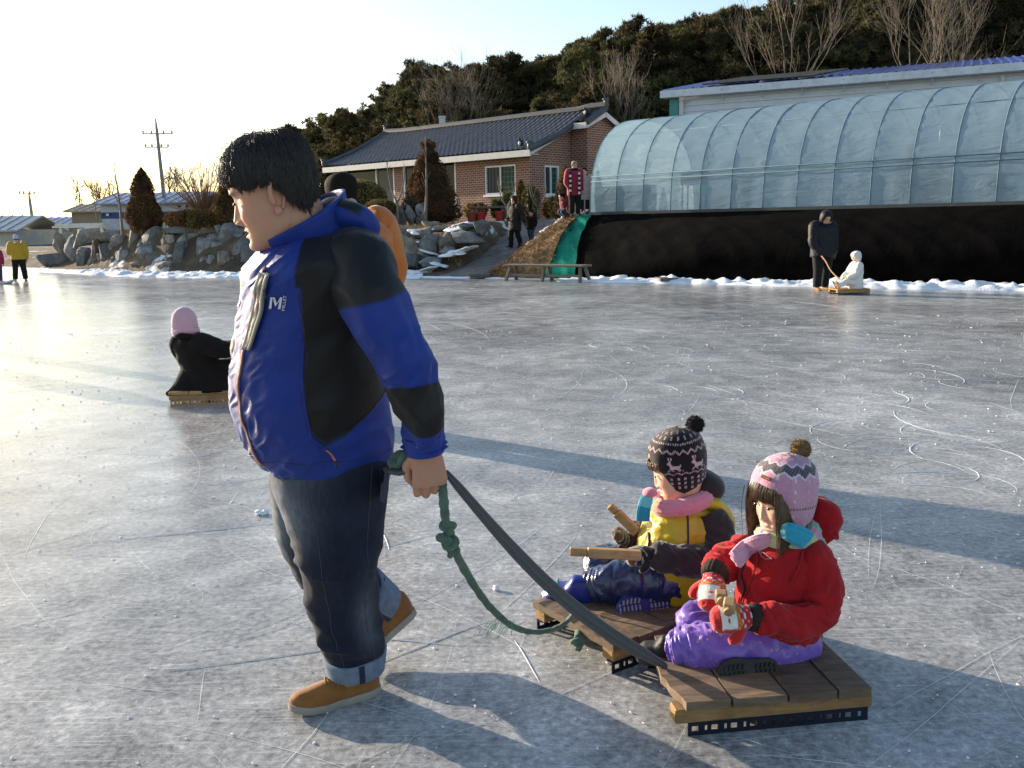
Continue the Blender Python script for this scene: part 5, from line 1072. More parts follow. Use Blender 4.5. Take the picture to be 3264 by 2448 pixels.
def hair_cap(hV, hF, end_fn, thick, rr, nphi=120, nth=36, lump=.1, axis_tilt=-.25):
    """shell over the skull; end_fn(phi) = polar angle where the hair stops"""
    bv = BVHTree.FromPolygons(hV.tolist(), [tuple(f) for f in hF]); Rt = roty(axis_tilt)
    sc = np.abs(hV).max(); phs = np.arange(nphi) * 2 * PI / nphi; tes = np.array([end_fn(p) for p in phs]); us = np.minimum(1, (np.arange(nth + 3) + .6) / nth)
    TH = us[:, None] * tes[None]; PHg = np.broadcast_to(phs[None], TH.shape); Dg = np.stack([np.sin(TH) * np.cos(PHg), np.sin(TH) * np.sin(PHg), np.cos(TH)], -1) @ Rt.T
    lumpg = vnoise(np.stack([PHg.ravel() * 2.2, TH.ravel() * 2.2, np.full(TH.size, 3.3)], 1)).reshape(TH.shape); out = np.empty(Dg.shape)
    for j in range(nth + 3):
        for i in range(nphi):
            d = Dg[j, i]; h = bv.ray_cast(d * .5, -d); r = h[0].length if h[0] is not None else sc * .8
            tk = thick * (1 - .35 * us[j] ** 3) * (1 + lump * lumpg[j, i]); out[j, i] = d * (r + (tk if j < nth else (tk * .3 if j == nth else -.004)))
    return out
def strands(rows, rr, count, wd, jit, lift, mb, u0=.0, drop=0.0):
    """thin locks combed along the shell's meridians"""
    nth, nphi = rows.shape[:2]; nth -= 3
    for k in range(count):
        i = rr.random() * nphi; a = u0 + (1 - u0) * rr.random() ** .7 * .8; L_ = .25 + .5 * rr.random(); b_ = min(1.04, a + L_); n_ = 7; pts = []; tw = rr.normal(0, 2.2)
        for q in range(n_):
            u = (a + (b_ - a) * q / (n_ - 1)) * (nth - 1); j = int(min(nth - 2, u)); fj = min(u - j, 1.3); ii = (i + tw * q / n_) % nphi; i0 = int(ii) % nphi; i1 = (i0 + 1) % nphi; fi = ii - int(ii)
            p = (rows[j, i0] * (1 - fi) + rows[j, i1] * fi) * (1 - fj) + (rows[j + 1, i0] * (1 - fi) + rows[j + 1, i1] * fi) * fj
            p = p * (1 + (lift * rr.random() * (.3 + q / n_)) ) + rr.normal(0, jit, 3); p[2] -= drop * (q / n_) ** 2 * rr.random(); pts.append(p)
        mb.tube(spline(pts, 9), np.linspace(1, .25, 9) * wd * (.6 + .8 * rr.random()), 4, cap=False)
def bent(base, d, nrm_, lens, rads, curls, side=None):
    """finger: chain of phalanges curling about side axis"""
    ax = nrm(np.cross(d, nrm_)) if side is None else side; pts = [base]; rr_ = [rads[0]]; dd = nrm(d)
    for l_, c, r in zip(lens, curls, rads[1:]):
        K = ax; dd = dd * math.cos(c) + np.cross(K, dd) * math.sin(c) + K * (K @ dd) * (1 - math.cos(c))
        pts += [pts[-1] + dd * l_ * .5, pts[-1] + dd * l_]; rr_ += [r * 1.0, r * 1.05]
    return spline(np.c_[np.array(pts), rr_], 16)
def hand_mesh(s=1.0, curls=(.9, 1.35, .9), thumb=(.5, .5), vox=.0024):
    """left hand: wrist at origin, fingers along +x, back of the hand +z, thumb side +y"""
    mb = MB(); rings = []
    for t, w_, h_, zc in [(-.06, .029, .024, 0), (-.02, .030, .023, 0), (.0, .031, .022, 0), (.03, .038, .021, 0), (.06, .042, .0195, .001), (.085, .043, .018, .002), (.096, .04, .015, .001)]:
        a = np.arange(24) * 2 * PI / 24; rings.append(np.stack([np.full(24, t), w_ * np.sign(np.sin(a)) * np.abs(np.sin(a)) ** .8, zc + h_ * np.sign(np.cos(a)) * np.abs(np.cos(a)) ** .8], 1))
    V, F = loft(np.array(rings)); mb.add(V, F)
    for k, (y, l_, r, xo) in enumerate([(.0345, 1.05, .0090, .087), (.0118, 1.15, .0094, .091), (-.0118, 1.07, .0090, .088), (-.034, .86, .0082, .08)]):
        ch = bent(A(xo - .012, y, .004), A(1, -.03 * (k - 1.5) * -1, 0), A(0, 0, 1), [.046 * l_, .028 * l_, .021 * l_], [r * 1.12, r * 1.08, r, r * .88], [c * (1 + .06 * (k - 1)) for c in curls], side=A(0, 1, 0))
        mb.tube(ch[:, :3], ch[:, 3], 10); V, F = ellipsoid(r * 1.22, 10, 8); mb.add(V + A(xo, y, .006), F)
        V, F = ellipsoid(ch[-1, 3], 10, 8); mb.add(V + ch[-1, :3], F)
    ch = bent(A(.015, .028, -.008), nrm(A(.75, .6, -.35)), A(0, 0, 1), [.04, .03, .024], [.015, .0125, .0115, .0098], [0.1, thumb[0], thumb[1]], side=nrm(A(.35, -.2, -1)))
    mb.tube(ch[:, :3], ch[:, 3], 10); V, F = ellipsoid(.0105, 10, 8); mb.add(V + ch[-1, :3], F)
    V, F = remesh(np.vstack(mb.V), mb.F, vox, 2, .5); return V * s, F
def body_loft(keys, yaw, nr=140, na=128, lean=None):
    """keys rows: centre xyz, front, back, side half widths -> ring grid, phi"""
    K = spline(keys, nr); a = np.linspace(0, 2 * PI, na, endpoint=False); ca, sa = np.cos(a), np.sin(a); e = .88
    cx = np.sign(ca) * np.abs(ca) ** e; sy = np.sign(sa) * np.abs(sa) ** e
    lx = np.where(ca[None] > 0, K[:, 3:4], K[:, 4:5]) * cx[None]; ly = K[:, 5:6] * sy[None]; c, s_ = math.cos(yaw), math.sin(yaw)
    R = np.stack([K[:, 0:1] + lx * c - ly * s_, K[:, 1:2] + lx * s_ + ly * c, K[:, 2:3] + 0 * lx], -1); return R, a
def limb(keys, nr=90, na=40, up=None, fl=None):
    K = spline(keys, nr); T, N, B = frames(K[:, :3], up); a = np.linspace(0, 2 * PI, na, endpoint=False)
    return K[:, None, :3] + K[:, 3][:, None, None] * (np.cos(a)[None, :, None] * N[:, None] * (fl or 1.0) + np.sin(a)[None, :, None] * B[:, None]), a
def crumple(V, F, amp, sc, aniso=(1, 1, 1), seed=0.0, mask=None, sharp=True):
    N = vnormals(V, F); P = V * np.asarray(aniso) * sc + seed; w_ = fbm(P * .5, 2) * .35; P2 = P + np.stack([w_, w_ * .7, -w_], 1)
    d = (ridge(P2) * .5 + ridge(P2 * 1.9 + 5) * .28 + fbm(P2 * .45, 2) * .5) * amp
    if mask is not None: d = d * mask
    return V + N * d[:, None]
def puff(V, F, amp, sc, seed=0.0):
    """padded, quilted cloth: rounded cells with tight creases"""
    N = vnormals(V, F); return V + N * (amp * np.abs(vnoise(V * sc + seed)) ** .6 + amp * .35 * fbm(V * sc * 3 + seed, 2))[:, None]
def limb_folds(V, F, shp, a_, seed, amp, at=.5, wid=.18, freq=9):
    """creases ringing a sleeve or leg, deepest at the bend"""
    n1, n2 = shp[:2]; t_ = np.r_[np.repeat(np.linspace(0, 1, n1), n2), 0, 1]; a2 = np.r_[np.tile(a_, n1), 0, 0]; N = vnormals(V, F)
    U = np.stack([np.cos(a2) * .9 + seed, np.sin(a2) * .9, t_ * freq + .7 * np.cos(a2 + seed)], 1); U = U + .4 * fbm(U * .7, 2)[:, None]; U2 = U * A(1.7, 1.7, 2.3) + 4
    return V + N * (amp * (ridge(U) * .7 + ridge(U2) * .5) * np.clip(.25 + gs(t_ - at, wid), 0, 1) * np.clip(t_ * 8, 0, 1))[:, None]
def xf(V, R, t): return np.asarray(V) @ np.asarray(R).T + np.asarray(t)
def project_on(bv, pts, d, off):
    """drop points along d onto a surface"""
    out = []
    for p in pts:
        h = bv.ray_cast(Vector(p - nrm(d) * .4), Vector(nrm(d))); out.append(np.array(h[0]) + np.array(h[1]) * off * (1 if np.array(h[1]) @ d < 0 else -1) if h[0] is not None else p)
    return np.array(out)
def text_mesh(txt, size):
    cu = bpy.data.curves.new('lettering', 'FONT'); cu.body = txt; cu.size = size; cu.align_x = 'CENTER'; cu.align_y = 'CENTER'; cu.resolution_u = 2
    ob = bpy.data.objects.new('lettering', cu); COL.objects.link(ob); dg = bpy.context.evaluated_depsgraph_get(); me = ob.evaluated_get(dg).to_mesh()
    bm = bmesh.new(); bm.from_mesh(me); bmesh.ops.triangulate(bm, faces=bm.faces); V = np.array([v.co[:] for v in bm.verts]); F = [[v.index for v in f.verts] for f in bm.faces]; bm.free()
    ob.evaluated_get(dg).to_mesh_clear(); bpy.data.objects.remove(ob); return V, F
def fabric(name, c1, c2=None, rough=.6, bump=.25, bsc=260, sheen=.3, spec=.3, wr=None, transl=0.0, coat=0.0, attr=False):
    """cloth with fine weave and soft creases"""
    m, n, b, L = nodes(name); tc = N_(n, 'TexCoord'); co = tc.outputs['Object']
    if c2 is None: c2 = [q * .8 for q in c1]
    t = noise_(n, L, co, 9, 5, .6); cc = ramp_(n, L, t.outputs[0], [(.3, c2), (.7, c1)]).outputs[0]
    if attr: at = N_(n, 'Attribute'); at.attribute_name = 'tint'; cc = mix_(n, L, 1.0, cc, at.outputs[0], 'MULTIPLY')
    L(cc, b.inputs['Base Color']); b.inputs['Roughness'].default_value = rough; b.inputs['Sheen Weight'].default_value = sheen; b.inputs['Sheen Roughness'].default_value = .45; b.inputs['Specular IOR Level'].default_value = spec; b.inputs['Coat Weight'].default_value = coat; b.inputs['Coat Roughness'].default_value = .2
    t2 = noise_(n, L, co, bsc, 3, .6); t3 = noise_(n, L, co, wr or 26, 4, .6, .7); h = math_(n, L, 'ADD', math_(n, L, 'MULTIPLY', t2.outputs[0], .12), t3.outputs[0]); bp = N_(n, 'Bump'); bp.inputs['Strength'].default_value = bump; bp.inputs['Distance'].default_value = .012; L(h, bp.inputs['Height']); L(bp.outputs[0], b.inputs['Normal'])
    return m
def knit(name, scale=170):
    """knitted cloth coloured stitch by stitch from the mesh"""
    m, n, b, L = nodes(name); at = N_(n, 'Attribute'); at.attribute_name = 'tint'; tc = N_(n, 'TexCoord'); t = noise_(n, L, tc.outputs['Object'], 90, 4); cc = mix_(n, L, .35, at.outputs[0], ramp_(n, L, t.outputs[0], [(.3, (.6, .6, .6)), (.7, (1.1, 1.1, 1.1))]).outputs[0], 'MULTIPLY')
    L(cc, b.inputs['Base Color']); b.inputs['Roughness'].default_value = .95; b.inputs['Sheen Weight'].default_value = .5; b.inputs['Specular IOR Level'].default_value = .1
    t2 = noise_(n, L, tc.outputs['Object'], scale, 3, .6); bp = N_(n, 'Bump'); bp.inputs['Strength'].default_value = .6; bp.inputs['Distance'].default_value = .004; L(t2.outputs[0], bp.inputs['Height']); L(bp.outputs[0], b.inputs['Normal']); return m
M_KNIT = knit('knit')
def pompom(c, r, col, rr, n_=900):
    d = rr.normal(size=(n_, 3)); d /= np.linalg.norm(d, axis=1)[:, None]; P = c + d * r * .62; V, F = tuft_cards(P, np.full((n_, 1), r * .5), rr, 4, 0, .1); V = V.reshape(-1, 4, 3, 3)
    V[:, :, 2] = V[:, :, 2] * .45 + (c + d[:, None] * r * (.86 + .2 * rr.random((n_, 4, 1)))) * .55; V = V.reshape(-1, 3); sV, sF = ellipsoid(r * .78, 14, 10)
    cc = np.repeat(.65 + .6 * rr.random(n_), 12)[:, None] * np.asarray(col); mb = MB(); mb.add(V, F, 0, cc); mb.add(sV + c, sF, 0, np.tile(np.asarray(col) * .7, (len(sV), 1))); return mb
# ================================================================ THE WALKING MAN
MAN = thing('person', 'heavy man in blue and black jacket, jeans and tan shoes walking and towing the sleds', 'person', G(760, 1500))
YB = math.radians(180 + 33); YH = math.radians(180 + 9)
M_BLUE = fabric('blue_shell_cloth', (.008, .033, .235), (.007, .026, .2), .5, .22, 420, .06, .3, 18); M_JKT = fabric('two_tone_shell', (1, 1, 1), (.82, .82, .85), .52, .2, 420, .06, .28, 20, attr=True); C_BLUE = A(.008, .033, .235); C_BLK = A(.008, .0085, .0095)
M_BLK = fabric('black_shell_cloth', (.022, .023, .027), (.014, .015, .018), .55, .22, 420, .2, .3, 20)
M_ZIP = pm('orange_zip', (.62, .16, .06), None, 60, .5, .3, 500, .001); M_SILV = pm('silver_tape', (.62, .6, .56), (.5, .48, .45), 40, .3, .2, 300, .001, metal=.4); M_LOGO = pm('silver_print', (.72, .72, .74), None, 20, .4, 0); M_CHAR = pm('black_plastic', (.02, .02, .02), None, 9, .4, .05)
TK = [(1004, 582, 846, 2.73), (985, 562, 849, 2.725), (950, 540, 848, 2.71), (900, 520, 843, 2.69), (850, 509, 838, 2.67), (790, 511, 832, 2.65), (720, 521, 828, 2.63), (650, 529, 834, 2.61), (600, 534, 846, 2.59), (565, 546, 848, 2.58), (535, 572, 830, 2.57), (512, 606, 790, 2.565), (500, 632, 752, 2.56)]
keys = []
for py, xf_, xb_, Y in TK:
    a, b_ = D(xf_, py, Y), D(xb_, py, Y); c = (a + b_) / 2; p = (b_[0] - a[0]) / 2; keys.append([c[0], Y, c[2], p * 1.0, p * .96, p * (1.03 if py > 700 else 1.12 if py > 560 else 1.05)])
R, phi = body_loft(keys, YB, 260, 260); nr, na = R.shape[:2]; V, F = loft(R, cap='fan'); tt = np.r_[np.repeat(np.linspace(0, 1, nr), na), 0, 1]; ph = np.r_[np.tile(phi, nr), 0, 0]
def ss(x, w_): return np.clip(x / w_ + .5, 0, 1)
PH = (ph + PI) % (2 * PI) - PI; aph = np.degrees(np.abs(PH)); Z0 = V[:, 2].copy()
# drag lines: long shallow folds running round the body, tighter beside the zip and under the arm
N0 = vnormals(V, F); U = np.stack([PH * 1.1, V[:, 2] * 13 + .9 * np.sin(PH * 1.7 + 1), 0 * PH + 2.2], 1); wq = fbm(U * .6, 2); f1_ = ridge(U + np.stack([wq, wq * 1.5, wq], 1) * .5)
U2 = np.stack([PH * 3.2 + V[:, 2] * 6, V[:, 2] * 34 - PH * 5, 0 * PH + 7.7], 1); f2_ = ridge(U2 + .4 * fbm(U2 * .5, 2)[:, None])
mk_ = (tt > .012) * np.clip((.97 - tt) / .08, 0, 1); V = V + N0 * (.0125 * (f1_ - .3) * (.5 + .5 * gs(aph - 95, 45)) * mk_ + .0058 * f2_ * np.clip(gs(aph - 18, 22) + .7 * gs(Z0 - .87, .06) * (aph < 70), 0, 1) * mk_)[:, None]
hem = np.clip(1 - tt / .03, 0, 1); V[:, :2] -= (V[:, :2] - np.array(keys)[0, :2]) * (hem * .012)[:, None]
zl = np.interp(aph, [50, 66, 90, 120, 150], [.9, .885, .92, 1.0, 1.04]); e0 = np.interp(Z0, [.85, .9, .95, 1.05, 1.15, 1.25, 1.33, 1.4, 1.46], [82, 74, 66, 65, 66, 62, 56, 52, 50])
m1 = ss(aph - e0, 1.2) * ss(142 - aph, 2) * ss(Z0 - zl, .004) * ss(1.37 - Z0, .004); m2 = ss(Z0 - 1.345, .005) * ss(aph - e0 + 4, 1.2); blk = np.maximum(m1, m2)[:, None]
jk = part('jacket', V, F, [M_JKT], MAN, True, col=C_BLUE * (1 - blk) + C_BLK * blk)
JBV = BVHTree.FromPolygons(V.tolist(), [tuple(f) for f in F]); fwd = A(math.cos(YB), math.sin(YB), 0); lft = A(-fwd[1], fwd[0], 0)
def on_j(i_z, phi_deg, off=.004):
    """point on the jacket front at height and angle"""
    c = np.array([np.interp(i_z, np.array(keys)[:, 2], np.array(keys)[:, k]) for k in (0, 1)]); a = YB + math.radians(phi_deg); d = A(math.cos(a), math.sin(a), 0); o_ = A(c[0], c[1], i_z) + d * .6; h = JBV.ray_cast(Vector(o_), Vector(-d)); q = np.array(h[0]) if h[0] is not None else A(c[0], c[1], i_z) + d * .2; return q + d * off, d
# zip: orange seam down the front, silver flap on the chest
zz = np.linspace(.825, 1.40, 60); zp = np.array([on_j(z, np.interp(z, [.82, .9, 1.0, 1.1, 1.2, 1.3, 1.4], [17, 12, 9, 10, 14, 19, 24]), .003)[0] for z in zz]); mb = MB(); mb.tube(zp, .0055, 6); mpart('zip_seam', mb, M_ZIP, jk, True)
mb = MB(); mb.tube(zp + lft * .006 + fwd * .003, .0022, 5); mpart('zip_teeth', mb, M_SILV, jk, True)
zz2 = np.linspace(1.175, 1.385, 26); rows = []
for u in np.linspace(0, 1, 7): rows.append([on_j(z, np.interp(z, [1.17, 1.2, 1.3, 1.4], [15, 16.5, 21.5, 26]) + u * np.interp(z, [1.175, 1.28, 1.385], [8, 11, 9]), .005 + .004 * math.sin(PI * u))[0] for z in zz2])
rows = np.array(rows)
for _ in range(4): rows[:, 1:-1] = rows[:, 1:-1] * .5 + (rows[:, :-2] + rows[:, 2:]) * .25
rows += fwd * .003
Vf, Ff = loft(rows, closed=False, cap=None); pk = part('chest_pocket_flap', Vf, Ff, pm('bronze_tape', (.2, .18, .15), None, 40, .45, .2, metal=.2), jk, True); sd = pk.modifiers.new('t', 'SOLIDIFY'); sd.thickness = .003
mb = MB(); mb.tube(np.array(rows)[0] + fwd * .003, .0042, 6); part('flap_edge', np.vstack(mb.V), mb.F, M_SILV, pk, True); mb = MB(); mb.tube(np.array(rows)[5] + fwd * .003, .0036, 6); part('flap_edge', np.vstack(mb.V), mb.F, M_SILV, pk, True)
q, d = on_j(1.37, 27, .012); mb = MB(); mb.bar(q, q + A(0, 0, -.03), .012, .005, up=d, bev=.002); mb.bar(q + lft * .02 + A(0, 0, -.025), q + lft * .022 + A(0, 0, -.05), .009, .004, up=d, bev=.002); mpart('zip_pull', mb, M_CHAR, jk)
# chest print: slanted letter mark with small upright lettering
def decal(Vd, Fd, z0, ph0, sz, name, mat, par, rot=0.0):
    c, s_ = math.cos(rot), math.sin(rot); out = []
    for v in Vd: x, y = v[0] * c - v[1] * s_, v[0] * s_ + v[1] * c; out.append(on_j(z0 + y, ph0 + math.degrees(x / .225), .0035)[0])
    return part(name, out, Fd, mat, par)
mk = []; mf = []
def quad(p): 
    i = len(mk); mk.extend(p); mf.append(tuple(range(i, i + len(p))))
s_ = .0175
quad([(-1.35 * s_, -.9 * s_), (-.85 * s_, -.9 * s_), (-.6 * s_, .9 * s_), (-1.0 * s_, .9 * s_)]); quad([(-.6 * s_, .9 * s_), (-.25 * s_, .9 * s_), (.15 * s_, -.15 * s_), (-.15 * s_, -.55 * s_)]); quad([(.62 * s_, .9 * s_), (.98 * s_, .9 * s_), (.15 * s_, -.15 * s_), (-.15 * s_, -.55 * s_)]); quad([(.42 * s_, -.9 * s_), (.9 * s_, -.9 * s_), (.98 * s_, .9 * s_), (.62 * s_, .9 * s_)])
decal(mk, mf, 1.305, 41, 1, 'emblem', M_LOGO, jk); tv, tf = text_mesh('MILLET', .0135); decal(np.stack([-tv[:, 1] + .0245, tv[:, 0], tv[:, 2]], 1) if False else np.stack([tv[:, 1] * -1 + .025, tv[:, 0], tv[:, 2]], 1), tf, 1.305, 41, 1, 'lettering', M_LOGO, jk)
# hand pocket piping and drawcord
pp = np.array([on_j(z, np.interp(z, [.89, .92, 1.0, 1.12, 1.2], [72, 66, 65, 63, 63]), .002)[0] for z in np.linspace(.895, 1.2, 24)]); mb = MB(); mb.tube(pp, .0035, 5); mpart('pocket_piping', mb, M_BLUE, jk, True)
q, d = on_j(.885, 73, .004); mb = MB(); mb.tube(spline([q, q + d * .012 + A(.012, 0, -.008), q + d * .012 + A(.024, 0, -.03)], 10), .003, 6); mpart('drawcord', mb, M_ZIP, jk, True); mb = MB(); mb.tube([q + d * .012 + A(.024, 0, -.028), q + d * .012 + A(.027, 0, -.05)], [.004, .003], 6); mpart('cord_tip', mb, M_CHAR, jk, True)
mb = MB()
for (za, zb_) in ((.905, 1.33),): mb.tube(np.array([on_j(z, float(np.interp(z, [.85, .9, .95, 1.05, 1.15, 1.25, 1.33], [82, 74, 66, 65, 66, 62, 56])), .0005)[0] for z in np.linspace(za, zb_, 60)]), .0016, 5)
mb.tube(np.array([on_j(float(np.interp(a, [66, 90, 120, 140], [.885, .92, 1.0, 1.03])), a, .0005)[0] for a in np.linspace(68, 138, 40)]), .0016, 5); mb.tube(np.array([on_j(.842 + .004 * math.sin(a * .2), a, .0005)[0] for a in np.linspace(-30, 150, 90)]), .0012, 4); mpart('seam', mb, M_BLK, jk, True)
# sleeves
def sleeve(ks, bands, name, seed, fl=1.0):
    R_, a_ = limb(ks, 230, 90, up=A(1, 0, 0), fl=fl); V, F = loft(R_, cap='fan'); n1, n2 = R_.shape[:2]; t_ = np.r_[np.repeat(np.linspace(0, 1, n1), n2), 0, 1]; a2 = np.r_[np.tile(a_, n1), 0, 0]
    N = vnormals(V, F); U = np.stack([np.cos(a2) * .8 + seed, np.sin(a2) * .8, t_ * 9], 1); f1_ = ridge(U + .35 * fbm(U * .7, 2)[:, None]); bendm = gs(t_ - .52, .13) + gs(t_ - .12, .1) * .5
    U2 = np.stack([np.cos(a2) * 1.6, np.sin(a2) * 1.6 + seed, t_ * 24 + np.cos(a2) * 1.3], 1); f2_ = ridge(U2); V = V + N * ((.0095 * f1_ + .0095 * f2_ * bendm) * np.clip(t_ * 6, 0, 1) * (t_ < .93))[:, None]
    gath = .005 * np.sin(t_ * 130 + 2 * np.sin(a2)) * np.clip((t_ - .84) / .05, 0, 1) * (t_ < .92); V = V + N * gath[:, None]; mi = 0
    for (lo, hi) in bands: mi = np.maximum(mi, ss(t_ - lo - .018 * np.cos(a2), .006) * ss(hi + .03 * np.sin(a2) - t_, .006))
    mi = mi[:, None]; return part(name, V, F, [M_JKT], jk, True, col=C_BLUE * (1 - mi) + C_BLK * mi), V, F
sh = [(728, 545, 2.53, .060), (756, 560, 2.49, .088), (784, 592, 2.43, .100), (808, 650, 2.38, .092), (842, 722, 2.36, .078), (872, 776, 2.35, .069), (889, 822, 2.355, .064), (905, 880, 2.37, .060), (913, 925, 2.39, .058), (915, 945, 2.40, .054), (917, 965, 2.405, .056), (918, 972, 2.405, .054)]
sl_near, sV, sF = sleeve([[*D(a, b_, Y), r] for a, b_, Y, r in sh], [(-.1, .27), (.55, .685)], 'sleeve', 2.2, .92)
SBV = BVHTree.FromPolygons(sV.tolist(), [tuple(f) for f in sF])
cc = D(916, 962, 2.405); mb = MB(); ring = []
Vc, Fc = tube([D(914, 940, 2.40), D(916, 955, 2.403), D(918, 976, 2.406)], [.057, .0585, .058], 40, up=A(1, 0, 0), flat=.92); cf = part('cuff', Vc, Fc, M_BLUE, sl_near, True, auto=40)
cmk = [(v[0] * .55, v[1] * .5) for v in mk]; cen = D(906, 963, 2.3); pts = [cen + CR * v[0] + CU * v[1] for v in cmk]; CBV = BVHTree.FromPolygons(Vc.tolist(), [tuple(f) for f in Fc]); part('emblem', project_on(CBV, pts, _f, .0025), mf, M_LOGO, cf)
fs = [(610, 575, 2.76, .085), (588, 620, 2.82, .092), (572, 690, 2.87, .085), (558, 760, 2.89, .075), (562, 830, 2.88, .066), (585, 890, 2.86, .06), (620, 930, 2.84, .055)]
sl_far, _, _ = sleeve([[*D(a, b_, Y), r] for a, b_, Y, r in fs], [(.0, .2), (.36, .5)], 'sleeve', 6.2, .92)
# stand-up collar, open at the chin
def ring_pts(cx, cy, cz, rf, rb, rs, tiltz, a_): 
    x = np.where(np.cos(a_) > 0, rf, rb) * np.cos(a_); y = rs * np.sin(a_); c, s_ = math.cos(YB), math.sin(YB); return np.stack([cx + x * c - y * s_, cy + x * s_ + y * c, cz - x * tiltz], -1)
a_ = np.radians(np.linspace(14, 346, 90)); cb = D(680, 520, 2.56); ct = D(655, 462, 2.535); rows = []
for u in np.linspace(0, 1, 18):
    c = cb + (ct - cb) * u + A(0, 0, -.005 * math.sin(PI * u)); rows.append(ring_pts(*c, .112 + .012 * u, .105 + .012 * u, .112 + .008 * u, .30 + .28 * u, a_))
V, F = loft(np.array(rows), closed=False, cap=None); V = crumple(V, F, .003, 12, (1, 1, 1), 4.4); co_ = part('collar', V, F, [M_BLUE], jk, True); sd = co_.modifiers.new('t', 'SOLIDIFY'); sd.thickness = .011; sd.offset = -1
mb = MB(); mb.tube(np.array(rows)[:, 0] + fwd * .002, .005, 6); mpart('collar_zip', mb, M_ZIP, jk, True); mb = MB(); mb.tube(np.array(rows)[:, -1] + fwd * .002, .0045, 6); mpart('collar_zip', mb, M_ZIP, jk, True)
# folded hood lying behind the neck
V, F = ellipsoid((1, 1, 1), 60, 40); V = np.sign(V) * np.abs(V) ** .85; V = V * A(.082, .125, .048) * (1 + .08 * fbm(V * 1.4 + 3, 2))[:, None]; V[:, 2] -= 2.2 * np.maximum(V[:, 0], 0) ** 2
hb = D(748, 478, 2.575); back = -fwd; Rh = np.stack([nrm(back + A(0, 0, -.62)), lft * -1.0, nrm(np.cross(nrm(back + A(0, 0, -.62)), lft * -1.0))], 1)
if Rh[2, 2] < 0: Rh[:, 1:] *= -1
Vw = xf(V, Rh, hb); Vw = crumple(Vw, F, .004, 9, (1, 1, 1.5), 1.1); mh = ss(V[:, 0] * -1 - .02, .01)[:, None] * (V[:, 2:3] > .0); part('hood', Vw, F, [M_JKT], jk, True, col=C_BLUE * (1 - mh) + C_BLK * mh)
# ---- jeans
m, n, b, L = nodes('denim'); tc = N_(n, 'TexCoord'); co = tc.outputs['Object']; at = N_(n, 'Attribute'); at.attribute_name = 'tint'
t1 = noise_(n, L, co, 5, 6, .65); t2 = noise_(n, L, map_(n, L, co, (1, 1, .25)), 90, 4, .7); cc = ramp_(n, L, t1.outputs[0], [(.35, (.006, .009, .020)), (.65, (.015, .021, .040))]).outputs[0]
cc = mix_(n, L, ramp_(n, L, t2.outputs[0], [(.5, 0.0), (.85, .2)]).outputs[0], cc, (.06, .075, .1)); fade = math_(n, L, 'MULTIPLY', at.outputs['Fac'], math_(n, L, 'ADD', t2.outputs[0], .1), True); cc = mix_(n, L, fade, cc, (.22, .25, .29)); L(cc, b.inputs['Base Color']); b.inputs['Roughness'].default_value = .85; b.inputs['Specular IOR Level'].default_value = .2; b.inputs['Sheen Weight'].default_value = .05
bp = N_(n, 'Bump'); bp.inputs['Strength'].default_value = .35; bp.inputs['Distance'].default_value = .004; t4 = noise_(n, L, co, 300, 3); hh = math_(n, L, 'ADD', math_(n, L, 'MULTIPLY', t4.outputs[0], .3), noise_(n, L, co, 30, 4, .6, .8).outputs[0]); L(hh, bp.inputs['Height']); L(bp.outputs[0], b.inputs['Normal']); M_DENIM = m
M_CUFF = pm('denim_reverse', (.17, .22, .30), (.11, .15, .21), 30, .9, .3, 250, .002); M_STITCH = pm('denim_seam', (.07, .07, .08), None, 50, .8, 0)
def leg(ks, name, seed, fade_at, fl=1.0):
    R_, a_ = limb(ks, 150, 64, up=A(-1, -.3, 0), fl=fl); V, F = loft(R_, cap='fan'); n1, n2 = R_.shape[:2]; t_ = np.r_[np.repeat(np.linspace(0, 1, n1), n2), 0, 1]; a2 = np.r_[np.tile(a_, n1), 0, 0]
    V = crumple(V, F, .007, 5, (1, 1, 1.2), seed, .5 + .5 * t_); N = vnormals(V, F); Uf = np.stack([np.cos(a2) * .9 + seed, np.sin(a2) * .9, t_ * 17 + np.cos(a2 + 1) * .8], 1); V = V + N * (.0135 * ridge(Uf + .3 * fbm(Uf * .6, 2)[:, None]) * np.clip(gs(t_ - .66, .12) + gs(t_ - .42, .07) * .5 + .12, 0, 1) * (t_ < .8))[:, None]; V = crumple(V, F, .003, 16, (1, 1, 1.6), seed + 4)
    ad = lambda c0: np.abs((a2 - c0 + PI) % (2 * PI) - PI); cf_ = np.clip(1.2 * gs(ad(-.35), .6) * gs(t_ - fade_at, .13) + .9 * gs(ad(-.6), .4) * gs(t_ - .93, .05) + .5 * gs(ad(-2.2), .4) * gs(t_ - .62, .12) + .35 * gs(ad(-1.0), .5) * gs(t_ - .05, .06), 0, 1)
    return V, F, np.stack([cf_] * 3, 1), V[:n1 * n2].reshape(n1, n2, 3)
nl = [(716, 985, 2.70, .182), (716, 1030, 2.69, .178), (722, 1090, 2.68, .160), (728, 1150, 2.67, .140), (731, 1215, 2.67, .122), (738, 1280, 2.68, .108), (752, 1350, 2.70, .094), (765, 1400, 2.715, .088), (769, 1436, 2.72, .086), (770, 1447, 2.72, .082)]
V, F, c, RL = leg([[*D(a, b_, Y), r] for a, b_, Y, r in nl], 'l', 1.3, .2); jn = part('jeans', V, F, M_DENIM, MAN, True, col=c)
fl_ = [(690, 990, 2.80, .150), (676, 1050, 2.84, .135), (672, 1120, 2.87, .118), (684, 1185, 2.90, .108), (722, 1240, 2.96, .098), (775, 1275, 3.02, .088), (815, 1300, 3.06, .080), (828, 1309, 3.07, .075)]
V, F, c, RF = leg([[*D(a, b_, Y), r] for a, b_, Y, r in fl_], 'r', 5.3, .25); part('far_leg', V, F, M_DENIM, jn, True, col=c)
